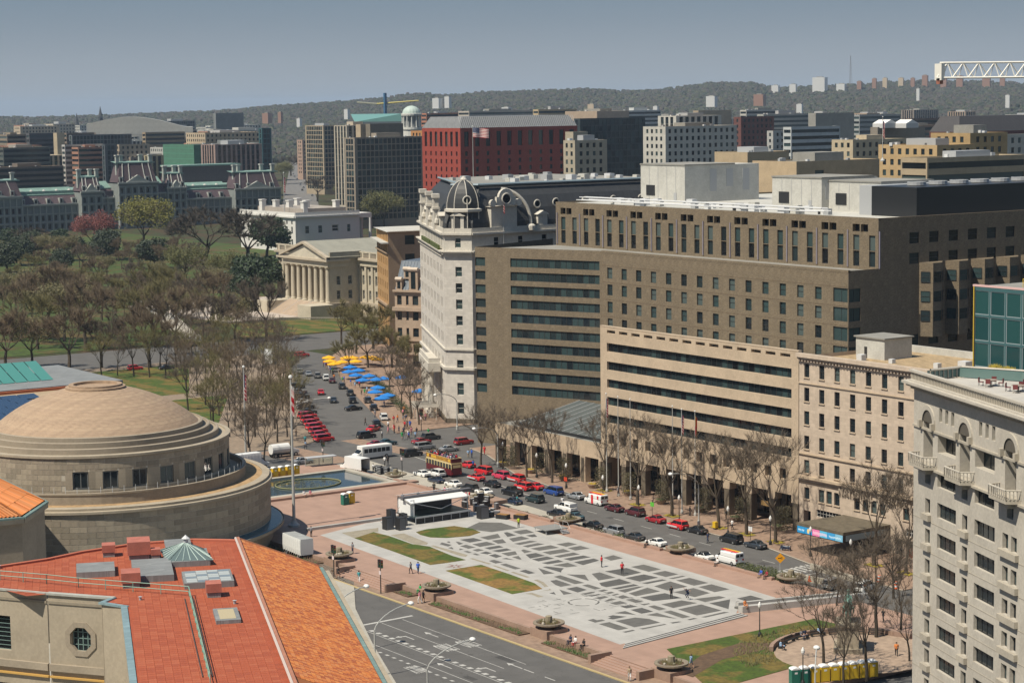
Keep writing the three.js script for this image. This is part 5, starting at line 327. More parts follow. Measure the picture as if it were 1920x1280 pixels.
{seed(9);const b=thing('tile_roofed_government_building','stone government building with flat red tiled roof and orange tile slope in foreground','building',[-205,0,-105]);const O=[-205,0,-105];
const d=[Math.cos(22.8*Math.PI / 180),Math.sin(22.8*Math.PI / 180)],nrm=[d[1],-d[0]]; 
const rid0=[-236.6,-119.6],EL=80,rid1=[rid0[0]+d[0]*EL,rid0[1]+d[1]*EL],RY=24.4,EY=20,run=10.9;const ev0=[-233.4,-129.6],ev1=[ev0[0]+d[0]*EL,ev0[1]+d[1]*EL];
 
mesh('tile_bed',new G(O).quad([ev0[0],EY,ev0[1]],[ev0[0]+0,EY,ev0[1]],[rid0[0],RY,rid0[1]],[rid0[0],RY,rid0[1]]).quad([ev1[0],EY,ev1[1]],[ev0[0],EY,ev0[1]],[rid0[0],RY,rid0[1]],[rid1[0],RY,rid1[1]]),M(lin(.3,.1,.03),.9),b);
const tile=new G();{const n=4,w=.17,l=.62;for(let i=0;i<n;i++){const a=Math.PI*i / n,c=Math.PI*(i+1) / n;tile.quad([-Math.cos(a)*w,Math.sin(a)*.1,l],[-Math.cos(c)*w,Math.sin(c)*.1,l],[-Math.cos(c)*w*.9,Math.sin(c)*.08+.0,0],[-Math.cos(a)*w*.9,Math.sin(a)*.08,0]);tile.tri([-Math.cos(a)*w,Math.sin(a)*.1,l],[0,0,l],[-Math.cos(c)*w,Math.sin(c)*.1,l],[0,0],[1,0],[0,1]);}}
const tg=tile.geo();const tm=[M(lin(.5,.155,.045),.75),M(lin(.58,.19,.05),.75),M(lin(.42,.12,.04),.75),M(lin(.62,.24,.07),.75),M(lin(.36,.1,.04),.75),M(lin(.54,.21,.08),.75)];
const down=new THREE.Vector3(ev0[0]-rid0[0]+d[0]*0,EY-RY,ev0[1]-rid0[1]);const dn3=new THREE.Vector3(nrm[0]*1,0,nrm[1]);const off0=(ev0[0]-rid0[0])*d[0]+(ev0[1]-rid0[1])*d[1],perp=(ev0[0]-rid0[0])*nrm[0]+(ev0[1]-rid0[1])*nrm[1];const sl=Math.hypot(perp,RY-EY),zax=new THREE.Vector3(nrm[0]*perp / sl,(EY-RY) / sl,nrm[1]*perp / sl),xax=new THREE.Vector3(d[0],0,d[1]);if(zax.clone().cross(xax).y<0)xax.negate();const yax=zax.clone().cross(xax),basis=new THREE.Matrix4().makeBasis(xax,yax,zax);
const spots=[];const rows=Math.floor(sl / .5);for(let j=0;j<rows;j++){const s=j*.5+.05,t=s / sl,u0=off0*t;for(let i=0;i<230;i++){const u=u0+.1+i*.345;if(u>EL)break;spots.push([u,s]);}}
const place=(u,s)=>new THREE.Vector3(rid0[0]+d[0]*u+zax.x*s-O[0],RY+zax.y*s+.02,rid0[1]+d[1]*u+zax.z*s-O[2]);
spots.sort((a,b2)=>b2[0]-a[0]);const near=spots.filter((q)=>q[0]<66),inst=[];near.forEach((q,i)=>{if(i<300){const m=mesh('roof_tile',tg,pick(tm),b);m.position.copy(place(...q));m.quaternion.setFromRotationMatrix(basis);}else inst.push(q);});
const im=new THREE.InstancedMesh(tg,M('#ffffff',.75),inst.length);im.name='roof_tiles';stuffPart(im);const mm=new THREE.Matrix4();inst.forEach((q,i)=>{const p=place(...q);mm.copy(basis).setPosition(p);im.setMatrixAt(i,mm);im.setColorAt(i,pick(tm).color);});b.add(im);
 
const ridge=M(lin(.45,.2,.13),.8,T.fleck);mesh('ridge_flashing',new G(O).tube([rid0[0],RY+.05,rid0[1]],[rid1[0],RY+.05,rid1[1]],.16,.16,6),M(lin(.5,.42,.38),.6),b);mesh('ridge_tiles',new G(O).tube([rid0[0]+nrm[0]*.35,RY+.02,rid0[1]+nrm[1]*.35],[rid1[0]+nrm[0]*.35,RY+.02,rid1[1]+nrm[1]*.35],.2,.2,6),ridge,b);
mesh('verge',new G(O).tube([rid0[0],RY,rid0[1]],[ev0[0],EY,ev0[1]],.25,.25,6),M(lin(.3,.12,.06),.8),b);
const strip=(name,A,B,n,o0,o1,y0,y1,m)=>mesh(name,new G(O).prism([[A[0]+n[0]*o0,A[1]+n[1]*o0],[B[0]+n[0]*o0,B[1]+n[1]*o0],[B[0]+n[0]*o1,B[1]+n[1]*o1],[A[0]+n[0]*o1,A[1]+n[1]*o1]],y0,y1,true),m,b);
strip('copper_gutter',ev0,ev1,nrm,-.1,.5,EY-.55,EY-.1,nm.copper);strip('cornice',ev0,ev1,nrm,-.3,1.3,EY-1.5,EY-.56,nm.limeC);
wall(b,ev1,ev0,0,EY-1.4,grid(3,17,4.6,1.8,4,3,5,2.8),nm.lime,{merged:true});
wall(b,ev0,rid0,0,EY-.6,[],nm.lime);mesh('gable',new G(O).tri([ev0[0],EY-.6,ev0[1]],[rid0[0],EY-.6,rid0[1]],[rid0[0],RY,rid0[1]],[0,0],[10,0],[10,4]),nm.lime,b);
 
const roof=[rid0,[-240.4,-115.6],[-242.6,-108.8],[-242.2,-101.4],[-240.8,-96.4],[-240.2,-84],[-224.4,-87.2],[-223.8,-89.5],[-217.2,-94.5],[-216,-92.6],[-212.6,-93.7],[-176,-78.4],[rid1[0],rid1[1]]];const FY=23.95;
mesh('roof_deck',new G(O).poly(roof,FY),nm.redTileB,b);
const inside=(x,z)=>{let c=false;for(let i=0,j=roof.length-1;i<roof.length;j=i++){const[xi,zi]=roof[i],[xj,zj]=roof[j];if((zi>z)!==(zj>z)&&x<(xj-xi)*(z-zi) / (zj-zi)+xi)c=!c;}return c;};
const pv=new G();pv.box(-.395,.395,0,.035,-.395,.395);const pg=pv.geo(),pt2=[nm.redTile,nm.redTileB,nm.redTileC,nm.redTile],ps=[];for(let i=0;i<100;i++)for(let j=0;j<60;j++){const u=1+i*.82,v=1.2+j*.82,x=rid0[0]+d[0]*u-nrm[0]*v,z=rid0[1]+d[1]*u-nrm[1]*v;let ok=true;for(const[a,c]of[[.5,.5],[-.5,.5],[.5,-.5],[-.5,-.5]])if(!inside(x+a*1.2,z+c*1.2))ok=false;if(ok&&u<72)ps.push([x,z,u]);}
ps.sort((a,c)=>c[2]-a[2]);const rest=[];const yaw=-22.8*Math.PI / 180;ps.forEach(([x,z],i)=>{if(i<300){const m=mesh('roof_paver',pg,pick(pt2),b);m.position.set(x-O[0],FY+.004,z-O[2]);m.rotation.y=yaw;}else rest.push([x,z]);});
const ip=new THREE.InstancedMesh(pg,M('#ffffff',.8,T.fleck),rest.length);ip.name='roof_pavers';stuffPart(ip);rest.forEach(([x,z],i)=>{mm.makeRotationY(yaw).setPosition(x-O[0],FY+.004,z-O[2]);ip.setMatrixAt(i,mm);ip.setColorAt(i,pick(pt2).color);});b.add(ip);
for(let i=0;i<5;i++){const A=roof[i],B=roof[i+1];mesh('roof_edge',new G(O).tube([A[0],FY+.12,A[1]],[B[0],FY+.12,B[1]],.22,.22,5),M(lin(.4,.12,.07),.8),b);}
 
const cw=(A,B,ops=[])=>wall(b,A,B,0,FY-.05,ops,nm.limeC,{frame:nm.copper,depth:.5});
cw([-232,-84.2],[-223.9,-89.4],[{u:1.9,v:17,w:2.6,h:4,gl:4,nx:1,ny:8,fw:.06},{u:1.9,v:9,w:2.6,h:4.2,gl:0,nx:2,ny:3}]);
cw([-223.8,-89.5],[-217.0,-94.4],[{u:2.8,v:17.6,w:2.5,h:2.9,gl:0,nx:4,ny:4,fw:.09},{u:2.2,v:9.2,w:3.8,h:4.2,gl:0,nx:3,ny:3}]);cw([-217.0,-94.4],[-215.8,-92.5]);cw([-215.9,-92.5],[-212.6,-93.7]);cw([-212.6,-93.7],[-176,-78.4]);
for(const[A,B]of[[[-232,-84.2],[-223.9,-89.4]],[[-223.8,-89.5],[-217.0,-94.4]]]){ledge(b,'stone_band',A,B,15.2,16,.35,nm.lime);ledge(b,'tile_band',A,B,14.4,14.6,.3,M(lin(.5,.3,.08),.7));ledge(b,'stone_band',A,B,22.9,23.2,.12,nm.limeD);}
{const A=[-223.8,-89.5],B=[-217,-94.4],L=Math.hypot(6.8,4.9),dx=6.8 / L,dz=-4.9 / L,nx=-dz,nz=dx,P=(u,v,o2)=>[A[0]+dx*u+nx*o2,v,A[1]+dz*u+nz*o2],cx=4.05,cy=19.05;const oct=(r)=>[...Array(8)].map((_,k)=>{const a=(k+.5)*Math.PI / 4;return[cx+Math.cos(a)*r,cy+Math.sin(a)*r];}),I=oct(1.45),Q=oct(2.1),R2=oct(2.0);const g=new G(O);for(let k=0;k<8;k++){const j=(k+1)%8;g.quad(P(...Q[k],.12),P(...Q[j],.12),P(...I[j],.12),P(...I[k],.12));g.quad(P(...I[k],.12),P(...I[j],.12),P(...I[j],-.3),P(...I[k],-.3));g.quad(P(...Q[j],.12),P(...Q[k],.12),P(...Q[k],0),P(...Q[j],0));}mesh('octagonal_surround',g,nm.lime,b);}
 
for(const[A,B]of[[[-215.9,-92.5],[-212.6,-93.9]],[[-212.6,-93.7],[-176,-78.4]],[[-217.2,-94.5],[-215.9,-92.6]]])strip('copper_flashing',A,B,[nrm[0],nrm[1]],-.35,.35,FY-.1,FY+.14,M(lin(.25,.36,.39),.5,T.streak));
strip('stone_coping',[-232,-84.2],[-223.9,-89.4],[.54,-.84],-.2,.5,FY-.05,FY+.18,M(lin(.5,.5,.47),.8,T.stone));strip('stone_coping',[-223.9,-89.4],[-217,-94.4],[-.58,-.81],-.2,.5,FY-.05,FY+.18,M(lin(.5,.5,.47),.8,T.stone));
const railM=M(lin(.2,.36,.29),.6);const rl=[[-236.5,-86],[-228.6,-91.3],[-224.6,-93.5],[-212.8,-101.6],[-178,-86.9]];rl.forEach((A,i)=>{if(i===rl.length-1)return;const B=rl[i+1],n=Math.max(1,Math.round(Math.hypot(B[0]-A[0],B[1]-A[1]) / 3.2));for(const h of[.6,1.15])mesh('rail',new G(O).tube([A[0],FY+h,A[1]],[B[0],FY+h,B[1]],.05,.05,5),railM,b);for(let k=0;k<=n;k++)mesh('rail_post',new G(O).tube([A[0]+(B[0]-A[0])*k / n,FY,A[1]+(B[1]-A[1])*k / n],[A[0]+(B[0]-A[0])*k / n,FY+1.2,A[1]+(B[1]-A[1])*k / n],.05,.05,5),railM,b);});
 
const rb=(name,x,z,w,dd,y0,y1,m)=>mesh(name,new G(O).cbox(x,z,w,dd,FY+y0,FY+y1,yaw),m,b);
rb('lead_hatch',-230.6,-98.2,5.2,4.4,.03,.75,nm.lead);rb('lead_hatch',-226.2,-103.4,9.5,4.6,.03,.8,nm.lead);rb('lead_hatch',-237.6,-112.2,6.5,3.2,.03,.5,nm.lead);
rb('panelled_skylight',-218,-106.5,6.4,5.6,.03,.75,nm.lead);for(let i=0;i<6;i++)for(let j=0;j<4;j++){const u=-2.45+i*.98,v=-1.9+j*1.28;rb('skylight_panel',-218+d[0]*u+nrm[0]*v,-106.5+d[1]*u+nrm[1]*v,.9,1.2,.75,.79,(i+j)%3?M(lin(.42,.45,.44),.35):M(lin(.2,.24,.27),.3));}
rb('open_skylight',-201.2,-100.4,5.6,2.6,.03,.45,nm.lead);rb('open_skylight_well',-201.2,-100.4,4.4,1.7,.45,.47,M(lin(.4,.34,.22),.9));
for(const[x,z,w,h]of[[-238.6,-103.4,2.0,.9],[-235.6,-106,3.4,1.6],[-221.6,-98.6,2.7,1.2],[-211.3,-103.9,2.1,1],[-233.4,-107.2,1.4,.7]]){rb('vent_base',x,z,w*.9,w*.7,.03,.55,nm.lead);rb('vent_cap',x,z,w,w*.8,.62,.62+h,nm.pinkPaint);}
{const cx=-230.2,cz=-109.7,w=3.5,base=FY+.7,P=(i,j,y)=>[cx+(i*d[0]+j*nrm[0])*w,y,cz+(i*d[1]+j*nrm[1])*w*.72];rb('lantern_base',cx,cz,7.2,5.3,.03,.7,nm.lead);const top=[cx,base+1.6,cz],c4=[P(-1,-1,base),P(1,-1,base),P(1,1,base),P(-1,1,base)];for(let k=0;k<4;k++){const A=c4[k],B=c4[(k+1)%4];mesh('lantern_glass',new G(O).tri(B,A,top,[0,0],[3,0],[1,3]),nm.glassRoof,b);for(let i=0;i<=6;i++){const t=i / 6,q=[A[0]+(B[0]-A[0])*t,base+.03,A[2]+(B[2]-A[2])*t];mesh('glazing_bar',new G(O).tube(q,[q[0]+(top[0]-q[0])*.96,base+1.55,q[2]+(top[2]-q[2])*.96],.06,.05,4),M(lin(.35,.45,.42),.6),b);}}mesh('finial',new G(O).lathe(cx,cz,[[.25,base+1.4],[.3,base+1.8],[.2,base+1.9],[.5,base+2.05],[.2,base+2.3],[0,base+2.5]],10),bm.metalLight,b);}
for(const[x,z]of[[-206.4,-104],[-240,-90],[-214.5,-96.5]])mesh('roof_drain',new G(O).lathe(x,z,[[.16,FY],[.16,FY+.4],[.25,FY+.42],[0,FY+.5]],8),bm.metal,b);
mesh('ladder',new G(O).tube([-211.8,FY+.1,-100.6],[-181,FY+.1,-87.6],.07,.07,4).tube([-211.3,FY+.1,-101.4],[-180.5,FY+.1,-88.4],.07,.07,4),M(lin(.07,.05,.045),.7),b);
}
{const b=thing('hipped_tile_pavilion','stone corner pavilion with hipped orange tile roof left of the rotunda','building',[-312,0,-104]);const O=[-312,0,-104];
const p=[[-313.9,-125.5],[-304.3,-118],[-307.5,-98]];wall(b,p[2],p[1],0,17,[],nm.limeB);wall(b,p[1],p[0],0,17,[],nm.lime);wall(b,p[0],[-345,-128],0,17,[],nm.lime);
for(const[A,B]of[[p[2],p[1]],[p[1],p[0]],[p[0],[-345,-128]]]){ledge(b,'cornice',A,B,16,16.7,.55,nm.limeC,.2);ledge(b,'copper_gutter',A,B,16.7,17,.65,nm.copper,.2);}
const top=[-336,25.5,-110],q=(s)=>[s[0],16.95,s[1]],faces=[[p[2],p[1]],[p[1],p[0]],[p[0],[-345,-128]]];seed(13);const tr=[0,1,2,3].map(()=>M(lin(rr(.45,.62),rr(.15,.24),rr(.04,.08)),.75));
for(const[A,B]of faces){mesh('tile_bed',new G(O).tri(q(A),q(B),top,[0,0],[9,0],[4,9]),M(lin(.34,.11,.035),.85,T.fleck),b);const L=Math.hypot(B[0]-A[0],B[1]-A[1]),n=Math.round(L / .62);for(let i=0;i<=n;i++){const t=i / n,a=[A[0]+(B[0]-A[0])*t,17.02,A[1]+(B[1]-A[1])*t];for(let k=0;k<7;k++){const u=k / 9,v=(k+1) / 9,P=(f)=>[a[0]+(top[0]-a[0])*f,17.02+(top[1]-16.95)*f,a[2]+(top[2]-a[2])*f];if(rnd()<.04)continue;mesh('roof_tile',new G(O).tube(P(u),P(v),.23*(1-u),.19*(1-v),5),pick(tr),b);}}}
boxPart(b,'parapet_terrace',-318,-305.5,0,10,-97.5,-84,nm.limeB);boxPart(b,'lower_terrace',-303.8,-292,0,6,-118,-100,nm.limeD);}
{const b=thing('solar_roofed_hall','low hall behind the dome with blue solar panels and teal glass roof','building',[-450,0,-152]);const O=[-450,0,-152];
boxPart(b,'wall',-440,-397,0,16.6,-186,-128,nm.lime);boxPart(b,'roof',-440.3,-396.7,16.6,16.8,-186.3,-127.7,M(lin(.5,.38,.25),.85,T.stone));boxPart(b,'tile_edge',-441,-440.31,16.4,17.4,-186.4,-127.6,M(lin(.4,.12,.05),.8));
const sp=M(lin(.018,.045,.1),.18);for(let i=0;i<7;i++)for(let j=0;j<9;j++){if((i*5+j)%11===3)continue;const x=-402-i*4.6,z=-172+j*4.1;mesh('solar_panel',new G(O).quad([x-4.2,17.5,z],[x-4.2,17.5,z+3.9],[x,17.0,z+3.9],[x,17.0,z]).quad([x,16.85,z],[x,16.85,z+3.9],[x-4.2,17.35,z+3.9],[x-4.2,17.35,z]),sp,b);}
boxPart(b,'lead_roof',-478,-441.1,0,17.6,-196,-128,nm.lead);for(let i=0;i<14;i++)mesh('teal_roof_pane',new G(O).quad([-452,17.7,-184+i*3],[-452,17.7,-181.2+i*3],[-462,21,-181.2+i*3],[-462,21,-184+i*3]),M(lin(.07,.24,.21),.3),b);mesh('roof_light_back',new G(O).quad([-462,21,-184],[-462,21,-142],[-472,17.7,-142],[-472,17.7,-184]),nm.lead,b);}
// ---------- near right: hotel with arches ----------
{seed(12);const b=thing('arched_apartment_hotel','pale stone tower block with arched top storey, balconies and roof terrace at right','building',[-165,0,-180]);const O=[-165,0,-180];
const th=22.3*Math.PI / 180,d=[Math.cos(th),Math.sin(th)],A=[-178.1,-179.1],Ln=46,B=[A[0]+d[0]*Ln,A[1]+d[1]*Ln],nx=-d[1],nz=d[0],stone=M(lin(.6,.555,.495),.85,T.stone),stoneD=M(lin(.52,.47,.4),.85,T.stone);
const ops=[],fl=[];for(let k=0;k<9;k++)fl.push(30.05-k*3.57);
const modules=[0,10.3,22.4,34]; 
for(const v of fl){if(v<.2)continue;for(const u of[3.5,13.8])ops.push({u,v:v-.05,w:1.4,h:1.75,d:.5,gl:pick([0,3,2]),ny:1});for(const u of[6.95,17.1,30.2,40])ops.push({u,v,w:5.2,h:1.75,d:.45,gl:pick([0,1,0]),nx:4,ny:1});for(const u of[24.2,26.3,37])ops.push({u,v:v-.05,w:1.4,h:1.7,d:.5,gl:pick([0,3,2]),ny:1});}
 
for(const u of[6.95,17.1,30.2])ops.push({u,v:33.6,w:5,h:1.8,d:.5,gl:0,nx:3,ny:1},{u,v:37.6,w:5,h:2.0,d:1.1,gl:pick([0,1]),nx:3,ny:1});
for(const u of[3.4,13.6,25.2])ops.push({u,v:33.5,w:1.6,h:1.8,d:.7,gl:0,ny:1},{u:u-.55,v:36.2,w:2.7,h:4.5,d:1.3,gl:1,ny:2,nx:1,name:'arched_door'});
for(const u of[7.3,18,30.8])for(let k=0;k<3;k++)ops.push({u:u+k*1.65,v:41.2,w:.85,h:1.6,d:.45,gl:3,fw:0,name:'slot_window'});
const W=wall(b,A,B,0,44.5,ops,stone,{frame:frameDark});
 
for(const u of[4.2,14.4,26]){const g=new G(O),g2=new G(O),n=12,P=(a,r,o2)=>W.pt(u+Math.cos(a)*r,40.7+Math.sin(a)*r,-o2);for(let i=0;i<n;i++){const a=Math.PI*i / n,c=Math.PI*(i+1) / n;g.quad(P(a,2,.16),P(c,2,.16),P(c,1.45,.16),P(a,1.45,.16));g.quad(P(c,2,.16),P(a,2,.16),P(a,2,0),P(c,2,0));g2.tri(W.pt(u,40.7,-.02),P(a,1.45,.02),P(c,1.45,.02),[0,0],[1,0],[1,1]);}mesh('arch_moulding',g,stone,b);mesh('fanlight',g2,M(lin(.1,.09,.075),.4),b);
for(const s of[-1,1])mesh('arch_bracket',new G(O).prism([[0,0],[.5,0],[.5,.5],[0,.5]].map(([i,j])=>{const q=W.pt(u+s*1.75+(i-.25),0,-(j+.01));return[q[0],q[2]];}),40,40.8,true),stoneD,b);
 
const ring=[[-2.6,0],[2.6,0],[2.1,1.5],[-2.1,1.5]].map(([i,j])=>{const q=W.pt(u+i,0,-j);return[q[0],q[2]];});mesh('balcony_slab',new G(O).prism(ring,35.5,35.95,true),stoneD,b);const rp=ring.slice(1).concat([ring[0]]);for(let k=1;k<4;k++){const q=ring[k],r=ring[(k+1)%4];mesh('balcony_rail',new G(O).tube([q[0],36.95,q[1]],[r[0],36.95,r[1]],.1,.1,5),stone,b);const m=k===2?8:4;for(let i=0;i<=m;i++){const x=q[0]+(r[0]-q[0])*i / m,z=q[1]+(r[1]-q[1])*i / m;mesh('baluster',new G(O).tube([x,35.95,z],[x,36.9,z],.09,.06,5),stone,b);}}mesh('balcony_corbel',new G(O).prism(ring.map(([x,z])=>[x*.45+W.pt(u,0)[0]*.55,z*.45+W.pt(u,0)[2]*.55]),34.8,35.5,true),stoneD,b);}
 
for(const o of ops)if(o.w<1.5&&o.v<32){const q=[[-.35,0],[1.75,0],[1.75,.45],[-.35,.45]].map(([i,j])=>{const r=W.pt(o.u+i,0,-j);return[r[0],r[2]];});if(o.u!==26.3)mesh('sill_box',new G(O).prism(o.u===24.2?[[-.35,0],[4.0,0],[4.0,.45],[-.35,.45]].map(([i,j])=>{const r=W.pt(o.u+i,0,-j);return[r[0],r[2]];}):q,o.v-.75,o.v-.02,true),stoneD,b);}
for(const v of fl)if(v>1)ledge(b,'string_course',A,B,v-.98,v-.9,.03,stoneD);
ledge(b,'band',A,B,39.75,40.0,.18,stoneD);ledge(b,'balcony_band',A,B,35.3,35.55,.35,stoneD);
ledge(b,'cornice',A,B,44.5,44.8,.8,stoneD,.6);ledge(b,'cornice',A,B,44.8,45.1,1.2,stone,1);for(let i=0;i<90;i++){const q=W.pt(.2+i*.5,44.2,-.25);mesh('dentil',new G(O).cbox(q[0],q[2],.22,.5,44.2,44.5,-th),stoneD,b);}
ledge(b,'parapet_base',A,B,45.1,45.3,.7,stone);ledge(b,'parapet_rail',A,B,46.15,46.4,.55,stone,.3);for(let i=0;i<110;i++){const q=W.pt(i*.42,45.3,-.3);mesh('baluster',new G(O).tube([q[0],45.3,q[2]],[q[0],46.15,q[2]],.11,.08,5),stoneD,b);}
 
const A2=[A[0]+nx*-40-2,A[1]+nz*-40];wall(b,A2,A,0,45.1,[],stone);wall(b,B,[B[0]-nx*40,B[1]-nz*40],0,45,[],stone);
for(const v of[33,...fl.map((q)=>q-1.2)])if(v>2){const c=[A[0]-nx*2.2-.6,A[1]-nz*2.2];mesh('corner_balcony',new G(O).lathe(c[0],c[1],[[.2,v],[1.5,v],[1.6,v+1.1],[1.45,v+1.1],[1.4,v+.2],[0,v+.2]],16),stone,b);}
const roof=[A,B,[B[0]-nx*40,B[1]-nz*40],A2];mesh('terrace_paving',new G(O).poly(roof,45.12),M(lin(.55,.52,.47),.85,T.slab),b);
 
const gp=M(lin(.11,.18,.17),.15);const far=[[A[0]-nx*1.2+d[0],A[1]-nz*1.2+d[1]],[A[0]-nx*6-.6,A[1]-nz*6],[A[0]-nx*11+5,A[1]-nz*11+2],[A[0]-nx*13+14,A[1]-nz*13+6],[B[0]-nx*14,B[1]-nz*14]];for(let i=1;i<far.length;i++){const p=far[i-1],q=far[i];mesh('glass_parapet',new G(O).prism([p,q,[q[0]+.05,q[1]+.06],[p[0]+.05,p[1]+.06]],45.2,46.3),gp,b);const n=Math.round(Math.hypot(q[0]-p[0],q[1]-p[1]) / .7);for(let k=0;k<=n;k++)mesh('baluster',new G(O).tube([p[0]+(q[0]-p[0])*k / n-nx*.4,45.12,p[1]+(q[1]-p[1])*k / n-nz*.4],[p[0]+(q[0]-p[0])*k / n-nx*.4,46.3,p[1]+(q[1]-p[1])*k / n-nz*.4],.07,.07,5),stoneD,b);mesh('coping',new G(O).tube([p[0]-nx*.4,46.36,p[1]-nz*.4],[q[0]-nx*.4,46.36,q[1]-nz*.4],.16,.16,5),stone,b);}
}
{const b=thing('teal_glass_office','teal glass office block with yellow roof rail behind the roof terrace','building',[-222,0,-262]);const O=[-222,0,-262],W0=[-236.7,-251],W1=[-203,-251],tm=M(lin(.05,.12,.13),.3);
const q=[M(lin(.012,.055,.06),.05),M(lin(.018,.07,.072),.06),M(lin(.03,.09,.08),.08)],f=M(lin(.3,.34,.36),.5);
wall(b,W0,W1,0,48.2,grid(.3,10,3.3,3.0,27.2,5,4.15,3.8,{d:.12,gl:2,nx:1,ny:1,fw:.1,frame:f}),tm);wall(b,[-236.7,-270],W0,0,48.2,[],tm);roofPoly(b,R(-236.7,-203,-270,-251),48.15,bm.roofGrey);boxPart(b,'parapet_edge',-236.8,-203,48.2,48.5,-251.4,-250.95,M(lin(.6,.4,.38),.6));
b.children.filter((m)=>m.name==='window').forEach((m)=>{m.material=[pick(q),f];});const ym=M(lin(.6,.42,.05),.5);for(const h of[.6,1.2])mesh('yellow_rail',new G(O).tube([-230,48.3+h,-255],[-203,48.3+h,-255],.06,.06,5),ym,b);for(let i=0;i<9;i++)mesh('yellow_rail_post',new G(O).tube([-230+i*3.2,48.2,-255],[-230+i*3.2,49.5,-255],.06,.06,5),ym,b);mesh('yellow_downpipe',new G(O).tube([-236.4,30,-250.8],[-236.4,48.2,-250.8],.1,.1,5),ym,b);}
